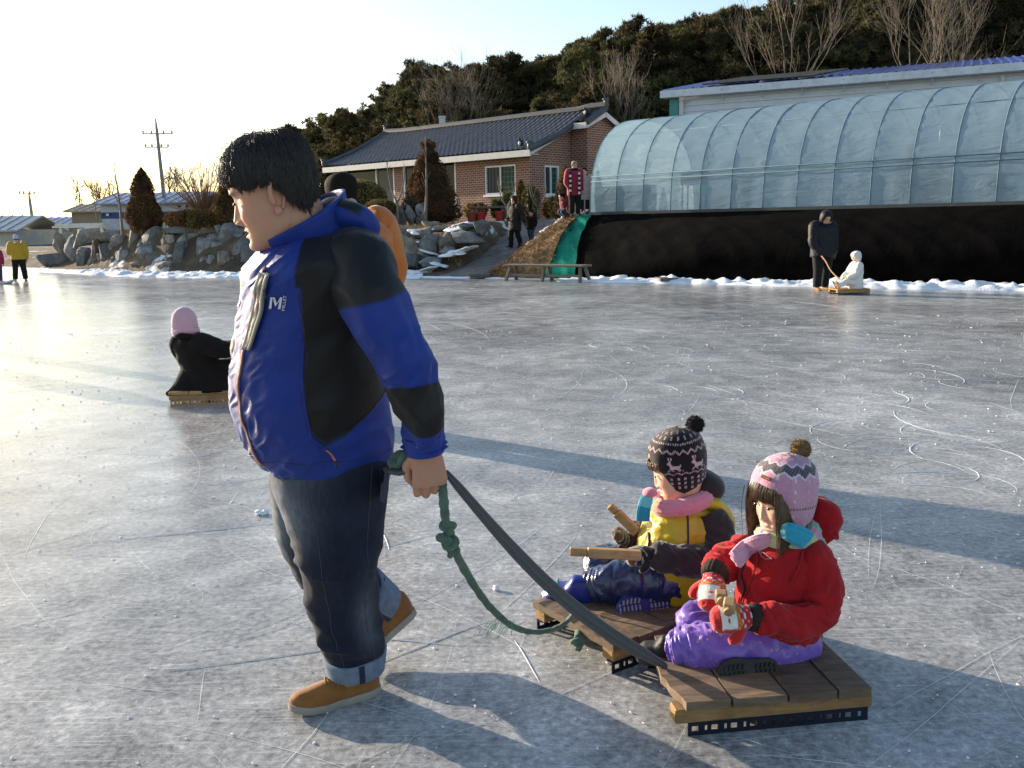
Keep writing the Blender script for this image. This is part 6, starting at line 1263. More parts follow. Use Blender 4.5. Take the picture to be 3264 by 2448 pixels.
def turnup(R_, k0, k1, grow, par):
    A0, A1 = R_[k0], R_[k1]; c0, c1 = A0.mean(0), A1.mean(0); rows = []
    for u, g in ((0, .99), (0, grow), (.25, grow + .02), (.6, grow + .03), (1.0, grow + .02), (1.06, grow), (1.0, .93)): c = c0 + (c1 - c0) * u; rows.append(c + (A0 - c0) * (1 - u) * g + (A1 - c1) * u * g)
    V, F = loft(np.array(rows), cap=None); V = crumple(V, F, .002, 14, (1, 1, 1), 2.0); o = part('turn_up', V, F, M_CUFF, par, True); return o, rows
tu, rws = turnup(RL, 119, 149, 1.06, jn); tu2, rws2 = turnup(RF, 108, 149, 1.07, jn)
# leg seams and the dark band on the turn-ups
RLa = np.array(RL); mb = MB()
for ai in (42, 53): P = RLa[4:130, ai] + nrm(RLa[60, ai] - RLa[60].mean(0)) * .0003; P[1:-1] = (P[:-2] + P[2:]) / 2; mb.tube(P, .0011, 4)
mpart('side_seam', mb, M_STITCH, jn, True)
for rw_ in (rws, rws2):
    rw_ = np.array(rw_); P0 = rw_[1:6, 46:49]; cn = rw_[3].mean(0); Vb = P0 + (P0 - cn) * .02; Vq, Fq = loft(Vb, closed=False, cap=None); part('seam_band', Vq, Fq, fabric('navy_band', (.012, .016, .04)), jn)
# back pocket
pc_ = [D(x, y, 2.5) for x, y in [(805, 1018), (842, 1010), (838, 1080), (822, 1095), (806, 1075)]]; LBV = BVHTree.FromPolygons(np.vstack([RLa.reshape(-1, 3)]).tolist(), [tuple(f) for f in loft(RLa, cap=None)[1]])
gp = []; 
for v in np.linspace(0, 1, 10):
    for u in np.linspace(0, 1, 8): top = pc_[0] * (1 - u) + pc_[1] * u; bot = pc_[4] * (1 - u) + (pc_[2] * .5 + pc_[3] * .5) * u; gp.append(top * (1 - v) + bot * v)
gp = project_on(LBV, gp, _f, .005).reshape(10, 8, 3); V, F = loft(gp, closed=False, cap=None); part('back_pocket', V, F, M_DENIM, jn, True, col=np.full((len(V), 3), .25))
# ---- shoes
M_SUEDE = pm('tan_suede', (.30, .125, .03), (.21, .082, .02), 18, .9, .35, 300, .002, sheen=.4); M_SOLE = pm('grey_rubber_sole', (.34, .31, .27), (.24, .22, .19), 14, .7, .2, 90, .002); M_LACE = pm('tan_lace', (.26, .12, .025), None, 50, .8, .2)
def shoe(name, heel, toe, up, lift, seed, lab=None, Ls=.295, wd=.052):
    heel = np.asarray(heel); toe = np.asarray(toe); x = nrm(toe - heel); up = nrm(up - x * (up @ x)); y = np.cross(up, x); Mx = np.stack([x, y, up], 1); l_ = np.linalg.norm(toe - heel)
    def out(t): return wd * np.interp(t, [0, .03, .12, .3, .5, .68, .82, .93, .98, 1], [.25, .5, .72, .74, .74, .92, .92, .68, .42, .12])
    ts = np.concatenate([[0, .01, .03], np.linspace(.06, .94, 34), [.965, .985, 1.0]]); na = 40; a = np.linspace(0, 2 * PI, na, endpoint=False); rows = []
    hts = np.interp(ts, [0, .04, .2, .36, .46, .6, .8, .93, 1], [.05, .085, .09, .088, .082, .064, .046, .036, .014]); bend = np.interp(ts, [0, .6, .85, 1], [0, 0, .006, .014])
    for t, h_, b_ in zip(ts, hts, bend):
        w_ = out(t); ca, sa = np.cos(a), np.sin(a); yy = w_ * np.sign(ca) * np.abs(ca) ** .8; zz = np.where(sa > 0, .02 + h_ * np.abs(sa) ** .75, .018) + b_; yy = yy * np.interp(zz, [.02, .05, .11], [1, .92, .62]) + .006 * math.sin(t * 3.0); rows.append(np.stack([np.full(na, t * l_), yy, zz], 1))
    V, F = loft(np.array(rows)); V = crumple(V, F, .0018, 26, (1, 1, 1), seed); sh_ = part(name, xf(V, Mx, heel), F, M_SUEDE, MAN, True)
    rows = []
    for z, g in ((.0, .97), (.004, 1.03), (.022, 1.05), (.026, 1.02), (.026, .9)): rows.append(np.array([(t * l_ + (-.003 if t < .05 else .005 if t > .95 else 0) * (g > 1), s_ * (out(t) * g + .002) + .006 * math.sin(t * 3), z + np.interp(t, [0, .6, .85, 1], [0, 0, .006, .014])) for s_, tq in ((1, ts), (-1, ts[::-1])) for t in tq]))
    V, F = loft(np.array(rows), cap='fan'); part('sole', xf(V, Mx, heel), F, M_SOLE, sh_, True, auto=50)
    mb = MB()
    for k in range(4): t = .42 + .06 * k; z = np.interp(t, ts, hts) + .024; mb.tube(spline([A(t * l_ - .008, -.022, z - .012), A(t * l_, 0, z + .004), A(t * l_ + .006, .024, z - .012)], 8), .0032, 6)
    for s_ in (-1, 1): mb.tube(spline([A(.41 * l_, 0, .108), A(.43 * l_, s_ * .02, .122), A(.47 * l_, s_ * .042, .1), A(.44 * l_, s_ * .03, .092), A(.41 * l_, 0, .106)], 14), .003, 6); mb.tube(spline([A(.41 * l_, 0, .106), A(.46 * l_, s_ * .03, .098), A(.52 * l_, s_ * .05, .07)], 8), .0028, 6)
    V = np.vstack(mb.V); part('laces', xf(V, Mx, heel), mb.F, M_LACE, sh_, True); return sh_
hl, to = G(818, 1490), G(628, 1543); shoe('shoe', A(hl[0], hl[1], .0), A(to[0], to[1], .0), A(0, 0, 1), 0, 1.0)
h2 = D(893, 1322, 3.12); t2_ = D(800, 1400, 2.97); t2_ = h2 + nrm(t2_ - h2) * .285; t2_[2] = max(t2_[2], .004); shoe('shoe', h2, t2_, nrm(A(-.35, -.15, .9)), 0, 2.0)
# ---- body: head, neck, trunk and hands in one mesh
hs = 1.14; HRm = rotz(YH) @ roty(math.radians(17)) @ rotx(math.radians(-3)); HC_ = D(590, 420, 2.50)
hV, hF, hc = head_mesh(hs, False, (.50, .275, .185), True); mb = MB(); mb.add(xf(hV, HRm, HC_), hF, 0, hc)
skin = (.49, .265, .18)
for s_ in (1, -1):
    eV, eF = ear_mesh(hs * 1.15); eV = eV * A(1, s_, 1); eF = eF if s_ > 0 else [f[::-1] for f in eF]; eV = xf(eV, rotz(s_ * .45) @ roty(-.12), A(-.008 * hs, s_ * .0765 * hs, -.004)); mb.add(xf(eV, HRm, HC_), eF, 0, np.tile(A(.5, .25, .17), (len(eV), 1)))
nk = np.array([HC_ + HRm @ A(-.03, 0, -.02), HC_ + HRm @ A(-.035, 0, -.08), D(660, 510, 2.55), D(680, 560, 2.57), D(680, 700, 2.62), D(680, 900, 2.68)]); V, F = tube(spline(nk, 30), np.interp(np.linspace(0, 1, 30), [0, .3, .45, .6, 1], [.078, .085, .088, .12, .15]), 28); mb.add(V, F, 0, np.tile(A(*skin), (len(V), 1)))
# holding hand: fingers down, back of the hand to the camera side, thumb forward
hv, hf = hand_mesh(1.13, (.45, 1.5, 1.05), (.7, .6)); dx_ = nrm(A(.06, .10, -1)); dz_ = nrm(A(.25, -1, -.1)); dz_ = nrm(dz_ - dx_ * (dz_ @ dx_)); dy_ = np.cross(dz_, dx_)
if dy_[0] > 0: dy_ = -dy_
HM = np.stack([dx_, dy_, dz_], 1); hcol = np.tile(A(.47, .25, .17), (len(hv), 1)); W0 = D(921, 968, 2.408); hf_ = hf if np.linalg.det(HM) > 0 else [f[::-1] for f in hf]; mb.add(xf(hv, HM, W0), hf_, 0, hcol)
V, F = tube([W0 + A(0, 0, .02), D(895, 880, 2.37), D(868, 775, 2.345), D(800, 620, 2.45), D(720, 570, 2.56)], [.03, .042, .045, .06, .07], 16); mb.add(V, F, 0, np.tile(A(*skin), (len(V), 1)))
W1_ = D(635, 935, 2.84); mb.add(xf(hv * A(1, -1, 1), HM, W1_), [f[::-1] for f in hf_], 0, hcol); V, F = tube([W1_, D(560, 760, 2.88), D(600, 590, 2.76), D(680, 570, 2.6)], [.03, .045, .06, .07], 14); mb.add(V, F, 0, np.tile(A(*skin), (len(V), 1)))
for ks, ft in ((nl, (hl + to) / 2), (fl_, (h2 + t2_) / 2)): P = np.array([D(a, b_, Y) for a, b_, Y, r in ks[1::2]]); P = np.vstack([D(690, 940, 2.7), P, ft + A(0, 0, .05)]); V, F = tube(spline(P, 20), np.linspace(.11, .028, 20), 14); mb.add(V, F, 0, np.tile(A(*skin), (len(V), 1)))
body = mpart('body', mb, M_SKIN, MAN, True, col=True)
# teeth
mb = MB(); mb.tube([HC_ + HRm @ (A(.081, y, -.0635 + y * y * 4) * hs) for y in np.linspace(-.012, .012, 7)], .0032, 6); mpart('teeth', mb, M_TOOTH, body, True)
# ---- hair
rr = np.random.default_rng(4)
def hend(p):
    d = abs((math.degrees(p) + 180) % 360 - 180); return math.radians(np.interp(d, [0, 25, 45, 60, 75, 95, 120, 150, 180], [67, 68, 74, 80, 74, 74, 106, 116, 118])) + .05 * math.sin(p * 23) + .04 * math.sin(p * 41 + 1) 
rows = hair_cap(hV, hF, hend, .019 * hs, rr, 140, 40, .22, -.18); V, F = loft(rows, cap=None); V = np.vstack([V, [rows[0].mean(0)]]); F = F + [(len(V) - 1, (k + 1) % 140, k) for k in range(140)]
V = V + vnormals(V, F) * (.0015 * fbm(V * A(60, 60, 60), 2))[:, None]; hr_ = part('hair', xf(V, HRm, HC_), F, M_HAIR, MAN, True)
mb = MB(); strands(rows, rr, 5200, .0011, .0009, .06, mb, 0, .022); part('hair_locks', xf(np.vstack(mb.V), HRm, HC_), mb.F, M_HAIR, hr_, True)
mb = MB(); strands(rows, rr, 200, .0006, .003, .2, mb, 0, .0); part('loose_hairs', xf(np.vstack(mb.V), HRm, HC_), mb.F, M_HAIR, hr_, True)
# collar of a grey shirt under the jacket
# ================================================================ THE TWO CHILDREN ON THE SLEDS
def hat_shell(hV, hF, hdeg, thick, col_fn, nphi=230, nth=84, tilt=-.2, slouch=0.0):
    """knitted cap; col_fn(phi deg, theta deg) colours each stitch"""
    rr = np.random.default_rng(1); rows = hair_cap(hV, hF, lambda p: math.radians(np.interp(abs((math.degrees(p) + 180) % 360 - 180), *hdeg)), thick, rr, nphi, nth, .05, tilt)
    n1 = len(rows); C = np.zeros(rows.shape); top = rows[:, :, 2].max()
    for i in range(nphi):
        p = (i * 360 / nphi + 180) % 360 - 180; te = np.interp(abs(p), *hdeg)
        for j in range(n1): C[j, i] = col_fn(p, te * min(1, (j + .6) / nth), te)
    if slouch: k = np.clip((rows[:, :, 2] - top * .55) / (top * .45), 0, 1) ** 1.5; rows[:, :, 2] += k * slouch; rows[:, :, 0] -= k * slouch * .6
    V, F = loft(rows, cap=None); V = np.vstack([V, [rows[0].mean(0)]]); F = F + [(len(V) - 1, (k + 1) % nphi, k) for k in range(nphi)]; c = np.vstack([C.reshape(-1, 3), [C[0, 0]]])
    N = vnormals(V, F); st = np.zeros(len(V)); idx = np.arange(len(V) - 1); st[:-1] = .0009 * (np.cos((idx // nphi) * PI) * np.cos((idx % nphi) * PI)); return V + N * st[:, None], F, c, rows
def mitten(c, d, up, s, col_fn, par, name='mitten', thumb=1):
    """c wrist end, d finger direction"""
    d = nrm(d); up = nrm(up - d * (up @ d)); y = np.cross(up, d); Mx = np.stack([d, y, up], 1); ts = np.linspace(0, 1, 40); na = 40; a = np.linspace(0, 2 * PI, na, endpoint=False); rows = []
    for t in ts: w_ = s * np.interp(t, [0, .12, .3, .6, .85, .95, 1], [.3, .3, .38, .4, .34, .24, .04]); h_ = s * np.interp(t, [0, .12, .4, .8, .95, 1], [.26, .27, .3, .26, .18, .03]); rows.append(np.stack([np.full(na, t * s), w_ * np.cos(a), h_ * np.sin(a) - .10 * s * t * t], 1))
    V, F = loft(np.array(rows)); c0 = np.array([col_fn(v[0] / s, v[1] / s, v[2] / s) for v in V]); V = V + vnormals(V, F) * (.0012 * fbm(V * 180, 2))[:, None]
    mb = MB(); mb.add(V, F, 0, c0); P = spline([A(.25, thumb * .25, 0) * s, A(.42, thumb * .5, -.05) * s, A(.62, thumb * .56, -.1) * s], 12); V2, F2 = tube(P, np.array([.15, .16, .16, .16, .16, .155, .15, .145, .14, .125, .1, .05]) * s, 14); mb.add(V2, F2, 0, np.tile(col_fn(0.0, .9, 0), (len(V2), 1)))
    return part(name, xf(np.vstack(mb.V), Mx, c), mb.F, M_KNIT, par, True, col=np.vstack(mb.C))
def ribbed_tube(P, r, n_=28, ribs=14, na=56, amp=.05, flat=None):
    V, F = tube(P, r, na, flat=flat); k = len(P); a = np.r_[np.tile(np.arange(na) * 2 * PI / na, k), 0, 0]; N = vnormals(V, F); return V + N * (np.mean(r) * amp * np.cos(a * ribs))[:, None], F
def boot(name, heel, toe, up, par, mats, h=.11, wd=.036, sole_tread=True, cuffdir=None):
    heel = np.asarray(heel); toe = np.asarray(toe); x = nrm(toe - heel); up = nrm(up - x * (up @ x)); y = np.cross(up, x); Mx = np.stack([x, y, up], 1); l_ = np.linalg.norm(toe - heel)
    out = lambda t: wd * np.interp(t, [0, .04, .15, .4, .7, .88, .97, 1], [.3, .6, .82, .8, 1, .85, .45, .12]); ts = np.r_[0, .02, np.linspace(.06, .94, 22), .98, 1]; na = 30; a = np.linspace(0, 2 * PI, na, endpoint=False); rows = []
    hts = np.interp(ts, [0, .05, .35, .5, .8, 1], [h * .75, h, h, h * .62, h * .5, h * .18])
    for t, hh in zip(ts, hts): ca, sa = np.cos(a), np.sin(a); w_ = out(t); zz = np.where(sa > 0, .012 + hh * np.abs(sa) ** .7, .01); rows.append(np.stack([np.full(na, t * l_), w_ * np.sign(ca) * np.abs(ca) ** .8, zz], 1))
    V, F = loft(np.array(rows)); V = crumple(V, F, .002, 30, seed=l_ * 9); b_ = part(name, xf(V, Mx, heel), F, mats[0], par, True)
    rows = []
    for z, g in ((0, .96), (.002, 1.06), (.016, 1.08), (.019, .98)): rows.append(np.array([(t * l_, s_ * out(t) * g, z) for s_, tq in ((1, ts), (-1, ts[::-1])) for t in tq]))
    V, F = loft(np.array(rows)); so_ = part('sole', xf(V, Mx, heel), F, mats[1], b_, True, auto=45)
    if sole_tread:
        mb = MB()
        for t in np.linspace(.07, .95, 13):
            if .42 < t < .52: continue
            w_ = out(t) * .82; k = 3
            for q in (-1, 0, 1): mb.box(A(t * l_, q * w_ * .62, -.003), (l_ * .034, w_ * .5, .007), rotz(q * .3), 0, .0015)
        tag(part('tread', xf(np.vstack(mb.V), Mx, heel), mb.F, mats[2], so_), kind='stuff')
    return b_
def scarf_tail(pts, wd, cols, par, name='scarf_end', th=.013, side=A(1, 0, 0)):
    P = spline(pts, 24); T, N, B = frames(P, side); rows = []; C = []; k = 26
    for i in range(len(P)):
        a = np.linspace(0, 2 * PI, k, endpoint=False); w_ = wd * np.interp(i / 23, [0, .2, 1], [.7, 1, 1.1]); rr_ = N[i][None] * (w_ * np.sign(np.cos(a)) * np.abs(np.cos(a)) ** .6)[:, None] + B[i][None] * (th * np.sin(a) + .0022 * np.cos(a * 9))[:, None]; rows.append(P[i] + rr_); C += [cols(i / 23.0)] * k
    V, F = loft(np.array(rows)); C += [cols(0), cols(1)]; return part(name, V, F, M_KNIT, par, True, col=np.array(C))
PINK = A(.60, .30, .42); CHAR = A(.075, .06, .075); WHT = A(.72, .66, .7)
# ---------------------------------------------------------------- girl in red
RG = thing('person', 'girl in red hooded jacket, purple trousers and pink knitted hat sitting on the nearer sled', 'person', A(*D(1690, 1380, 2.72)[:2], .115)); YR = math.radians(202)
M_RED = fabric('red_fleece', (.42, .014, .018), (.32, .010, .014), .85, .5, 300, .12, .15, 16); M_REDS = fabric('red_satin', (.42, .02, .02), (.36, .016, .018), .35, .3, 300, .2, .5, 20); M_PURP = fabric('purple_nylon', (.20, .105, .52), (.16, .08, .44), .38, .4, 240, .3, .5, 24, coat=.15); M_RIB = pm('brown_rib', (.035, .022, .016), None, 60, .95, .4, 200, .002)
def rows_keys(T, sidef=.9): 
    out = []
    for py, a_, b_, Y in T: p, q = D(a_, py, Y), D(b_, py, Y); c = (p + q) / 2; r = (q[0] - p[0]) / 2; out.append([c[0], Y, c[2], r, r, r * sidef])
    return out
V, F = loft(body_loft(rows_keys([(1392, 1612, 1760, 2.80), (1360, 1604, 1770, 2.80), (1320, 1600, 1782, 2.80), (1265, 1600, 1796, 2.80), (1215, 1610, 1796, 2.80), (1180, 1632, 1778, 2.80), (1158, 1660, 1755, 2.80)]), YR, 120, 120)[0]); V = crumple(V, F, .015, 8, (1, 1, 1.5), 2.0); V = crumple(V, F, .007, 20, (1, 1, 1.4), 5.0); jr = part('hooded_jacket', V, F, M_RED, RG, True); RBV = BVHTree.FromPolygons(V.tolist(), [tuple(f) for f in F])
def arm(ks, mat, par, seed, amp=.006, name='sleeve'):
    R_, a_ = limb([[*D(a, b_, Y), r] for a, b_, Y, r in ks], 100, 48, up=A(0, 0, 1)); V, F = loft(R_); V = limb_folds(V, F, R_.shape, a_, seed, amp * 2.4, .55, .35, 7); V = crumple(V, F, amp * .7, 13, (1.2, 1, 1.2), seed); V = crumple(V, F, amp * .7, 28, (1, 1, 1), seed + 3); return part(name, V, F, mat, par, True)
arm([(1742, 1186, 2.76, .045), (1762, 1212, 2.72, .050), (1776, 1268, 2.68, .049), (1764, 1322, 2.65, .048), (1712, 1342, 2.61, .043), (1660, 1338, 2.59, .044), (1640, 1334, 2.59, .041)], M_RED, jr, 1.0); arm([(1660, 1185, 2.90, .045), (1615, 1192, 2.90, .052), (1578, 1210, 2.86, .049), (1552, 1228, 2.82, .043), (1545, 1236, 2.80, .04)], M_RED, jr, 4.0)
for (p, q, r) in ((D(1646, 1335, 2.59), D(1618, 1332, 2.585), .041), (D(1550, 1224, 2.805), D(1540, 1248, 2.77), .043)): V, F = ribbed_tube(np.array([p, p + (q - p) * .3, p + (q - p) * .7, q]), np.array([.9, 1, 1, .9]) * r, ribs=18, amp=.06); part('cuff', V, F, M_RIB, jr, True)
# satin front panel, drawcords, faint print
fR = A(math.cos(YR), math.sin(YR), 0); lR = A(-fR[1], fR[0], 0)
def on_r(px, py, off=.004): p = D(px, py, 2.4); h = RBV.ray_cast(Vector(p), Vector(nrm(ray(px, py)))); return (np.array(h[0]) + np.array(h[1]) * off) if h[0] is not None else D(px, py, 2.68)
for (x0, y0, x1, y1) in ((1640, 1178, 1608, 1300), (1732, 1190, 1668, 1318)): P = spline([on_r(x0, y0, .006), on_r(x0 * .7 + x1 * .3 + 3, y0 * .6 + y1 * .4, .008), on_r(x1, y1, .008)], 24); mb = MB(); mb.tube(P, .0032, 6); mpart('drawcord', mb, M_RED, jr, True)
mb = MB(); mb.tube(np.array([on_r(1607 + 4 * math.sin(k), 1200 + k * 9, .004) for k in range(12)]), .003, 6); mpart('zip', mb, M_RIB, jr, True)
pr = MB()
for k in range(9): a0 = k * .7; c = A(1655 + 14 * math.cos(a0) * (1 - k * .04), 1200 + 9 * math.sin(a0 * 1.3), 0); c2 = A(1655 + 14 * math.cos(a0 + .9), 1200 + 9 * math.sin(a0 * 1.3 + 1), 0); pr.tube([on_r(c[0], c[1], .0045), on_r((c + c2)[0] / 2, (c + c2)[1] / 2, .0045), on_r(c2[0], c2[1], .0045)], .0013, 4)
mpart('chest_print', pr, pm('pink_print', (.55, .2, .2), None, 9), jr)
V, F = ellipsoid((1, 1, 1), 40, 26); V = np.sign(V) * np.abs(V) ** .9 * A(.05, .09, .078) * (1 + .1 * fbm(V * 1.5, 2))[:, None]; V = xf(V, rotz(YR) @ roty(-.3), D(1764, 1122, 2.84)); V = crumple(V, F, .005, 14, seed=2.2); part('hood', V, F, M_RED, jr, True)
mb = MB(); q = D(1790, 1150, 2.72); mb.tube(spline([q, q + A(.018, 0, .012), q + A(.026, -.01, -.016), q + A(.008, -.01, -.012)], 12), .0045, 6); mpart('cord_loop', mb, M_RED, jr, True)
# trousers, padded, cross-legged
lg = [[(1735, 1385, 2.80, .080), (1690, 1392, 2.76, .080), (1610, 1398, 2.73, .076), (1540, 1398, 2.72, .072), (1490, 1398, 2.73, .062), (1464, 1398, 2.745, .053), (1458, 1398, 2.75, .047)], [(1700, 1378, 2.90, .078), (1610, 1352, 2.92, .074), (1535, 1340, 2.91, .066), (1500, 1345, 2.88, .06), (1520, 1375, 2.82, .055), (1575, 1420, 2.70, .045), (1590, 1430, 2.67, .04)]]
tr_ = None; hearts = MB()
for k, ks in enumerate(lg):
    R_, a_ = limb([[*D(a, b_, Y), r] for a, b_, Y, r in ks], 120, 56, up=A(0, 0, 1)); V, F = loft(R_); V = puff(V, F, .003, 16, k * 3.0); V = limb_folds(V, F, R_.shape, a_, k + 2.0, .009, .5, .5, 13); V = crumple(V, F, .004, 24, (1.5, 1, 1), k + 1.0); o = part('trousers' if tr_ is None else 'far_leg', V, F, M_PURP, RG if tr_ is None else tr_, True)
    if tr_ is None: tr_ = o; PBV = BVHTree.FromPolygons(V.tolist(), [tuple(f) for f in F])
    bx_ = R_[-10:]; c = bx_.mean(1); rad = np.linalg.norm(bx_[:, 0] - c, axis=1); V, F = ribbed_tube(c[[0, 3, 6, 9]], rad[[0, 3, 6, 9]] * 1.08, ribs=9, amp=.07); part('leg_hem', V, F, M_PURP, tr_, True)
rr = np.random.default_rng(12)
for k in range(26):
    px, py = 1480 + 270 * rr.random(), 1352 + 85 * rr.random(); s_ = 3.2 + 3 * rr.random()
    def onp(x, y): h = PBV.ray_cast(Vector(D(x, y, 2.3)), Vector(nrm(ray(x, y)))); return np.array(h[0]) + np.array(h[1]) * .002 if h[0] is not None else None
    if k % 2: P = [onp(px + dx * s_, py + dy * s_) for dx, dy in ((0, .9), (-.9, -.1), (-.5, -.8), (0, -.35), (.5, -.8), (.9, -.1))]
    else: P = [onp(px + math.cos(a) * s_ * 1.6 * (1 + .3 * math.sin(2 * a)), py + math.sin(a) * s_ * 1.6) for a in np.linspace(0, 5.4, 12)]
    if any(q is None for q in P): continue
    if k % 2: hearts.add(P, [tuple(range(6))])
    else: hearts.tube(P, .0009, 3)
tag(mpart('heart_print', hearts, pm('pink_hearts', (.5, .26, .5), None, 9), tr_), kind='stuff')
M_BBOOT = pm('black_boot', (.016, .015, .015), None, 14, .6, .3); M_BSOLE = pm('black_rubber', (.02, .02, .02), None, 20, .55, .2); M_GREYS = pm('grey_edge', (.3, .29, .27), None, 20, .7)
boot('boot', D(1462, 1402, 2.76) - A(0, 0, .045), D(1372, 1392, 2.80) - A(0, 0, .04), A(0, -.25, 1), RG, [M_BBOOT, M_BSOLE, M_BSOLE], .085, .04)
hh_, tt_ = D(1684, 1448, 2.635), D(1552, 1462, 2.60); up_ = nrm(A(.1, .9, -.3)); boot('boot', hh_ , tt_, up_, RG, [M_BBOOT, M_BSOLE, M_BSOLE], .07, .049)
# head
hsR = 1.0; HRr = rotz(math.radians(203)) @ roty(math.radians(9)); HCr = D(1694, 1080, 2.80); hV, hF, hc = head_mesh(hsR, True, (.72, .46, .34)); mb = MB(); mb.add(xf(hV, HRr, HCr), hF, 0, hc)
nk = np.array([HCr + HRr @ A(-.02, 0, -.03), D(1700, 1165, 2.80), D(1705, 1230, 2.80), D(1700, 1370, 2.80)]); V, F = tube(spline(nk, 16), np.interp(np.linspace(0, 1, 16), [0, .35, .6, 1], [.055, .05, .09, .1]), 18); mb.add(V, F, 0, np.tile(A(.7, .44, .33), (len(V), 1)))
for ks in lg: V, F = tube(spline([D(a, b_, Y) for a, b_, Y, r in ks[::2]], 14), .04, 10); mb.add(V, F, 0, np.tile(A(.7, .44, .33), (len(V), 1)))
bR = mpart('body', mb, M_SKIN, RG, True, col=True)
rr = np.random.default_rng(14)
def eyes(HR_, HC__, s, par):
    for sd_ in (1, -1): mb = MB(); V, F = ellipsoid((.0035, .0085, .0042), 12, 8); mb.add(xf(V + A(.0885, sd_ * .0315, .005), HR_ * s, HC__), F); mpart('eye', mb, M_EYE, par, True)
eyes(HRr, HCr, hsR, bR); eyes(HRm, HC_, hs, body)
mb = MB()
for k in range(520):   # fringe
    y = rr.uniform(-.062, .066); x0 = .088 * math.sqrt(max(.05, 1 - (y / .095) ** 2)); e = .024 + .014 * rr.random() - 4 * max(0, abs(y) - .045) ** 1.2; P = [A(x0 - .012, y * .92, .092), A(x0 + .008, y, .066), A(x0 + .013, y * 1.02, .045), A(x0 + .0125, y * 1.03 + rr.normal(0, .002), e)]; mb.tube(spline(np.array(P) + rr.normal(0, .0015, 3), 8), np.linspace(.0016, .0006, 8), 4, cap=False)
for sd_ in (1, -1):
    for k in range(230):
        x0 = .055 + rr.normal(0, .012); y0 = sd_ * (.072 + .006 * rr.random()); L_ = .10 + .09 * rr.random(); P = [A(x0, y0 * .95, .06), A(x0 + .012, y0 * 1.06, .0), A(x0 + .012 + rr.normal(0, .004), y0 * 1.07, -.06), A(x0 + .018 + rr.normal(0, .008), y0 * (1.02 + .06 * rr.normal()), -.06 - L_)]; mb.tube(spline(np.array(P), 10), np.linspace(.0017, .0006, 10), 4, cap=False)
part('hair', xf(np.vstack(mb.V) * hsR, HRr, HCr), mb.F, M_HAIRB, RG, True)
def col_pink(p, th, te):
    c = PINK.copy(); zig = abs(((p / 15.0) % 2) - 1)
    if abs(th - 36 - zig * 6 + 3) < 5.5: c = CHAR * (1.0 if int(p / 2.5 + th / 2) % 3 else 2.4)
    elif abs(th - 36 - zig * 6 + 3) < 8: c = WHT * A(.95, .95, 1)
    elif 88 < th < 97: 
        if (abs(((p / 6.5) % 1) - .5) + abs((th - 92.5) / 8)) < .42: c = CHAR * 1.3
    elif int(p / 8) % 4 == 0 and int(th / 5) % 3 == 0 and abs((p / 8) % 1 - .5) < .14: c = WHT
    if abs(p) > 135 and 70 < th < 92 and (int(p / 4) + int(th / 4)) % 2: c = WHT * A(.85, 1, 1.1)
    if te - th < 3: c = PINK * 1.12
    return c
hdR = ([0, 30, 52, 72, 92, 118, 145, 180], [58, 62, 84, 122, 134, 124, 110, 106]); V, F, c, rws_ = hat_shell(hV, hF, hdR, .016, col_pink, slouch=.012); hat = part('knitted_hat', xf(V, HRr, HCr), F, M_KNIT, RG, True, col=c)
mb = pompom(xf(A(-.082, 0, .142)[None] * hsR, HRr, HCr)[0] + A(.0, 0, .008), .037, A(.30, .19, .085), rr, 1000); mpart('pompom', mb, pm('fur', (1, 1, 1), (.8, .8, .8), 40, .95, 0, attr=True), hat, False, col=True)
mb = MB(); q = xf(A(.083, .028, .108)[None] * hsR, HRr, HCr)[0]; mb.box(q, (.006, .034, .012), HRr @ roty(-.7) @ rotz(.3), 0, .002); mpart('leather_tag', mb, pm('tag_leather', (.25, .1, .04), None, 30), hat)
# scarf
SCc = HCr + HRr @ A(.0, 0, -.125) * hsR + A(0, 0, -.01); MINT = A(.30, .58, .42); TEAL = A(.03, .34, .52); YEL = A(.62, .6, .22)
a = np.linspace(0, 2 * PI, 70); 
def scol(t): k = int(t * 23) % 5; return [MINT, YEL * .8 + MINT * .2, PINK * 1.1, MINT, PINK * 1.15][k]
sc_ = None
for k, (r_, zo, tr0) in enumerate(((.078, .02, .026), (.088, -.022, .027))):
    P = SCc + np.stack([r_ * np.cos(a) * 1.05, r_ * np.sin(a), zo + .012 * np.cos(a * 2 + k) - .03 * np.cos(a) * (k == 1) * 0], 1) @ rotz(YR).T + A(0, 0, 0); P[:, 2] -= .016 * np.cos(a)
    V, F = ribbed_tube(P, np.full(70, tr0), ribs=10, na=40, amp=.06, flat=1.15); cc = np.repeat(np.array([scol((i / 70 + .31 * k) % 1) for i in range(70)]), 40, 0); cc = np.vstack([cc, cc[:2]]); o = part('scarf' if sc_ is None else 'scarf_wrap', V, F, M_KNIT, RG if sc_ is None else sc_, True, col=cc); sc_ = sc_ or o
scarf_tail([D(1690, 1148, 2.70), D(1706, 1150, 2.685), D(1728, 1158, 2.685), D(1742, 1168, 2.69)], .030, lambda t: TEAL * (1 if t > .25 else .6) + (MINT * .4 if t < .25 else 0), sc_, side=A(0, 0, 1)); scarf_tail([on_r(1676, 1168, .02), on_r(1645, 1180, .02), on_r(1618, 1192, .02), D(1590, 1208, 2.70)], .027, lambda t: PINK * 1.2, sc_, side=A(0, 0, 1))
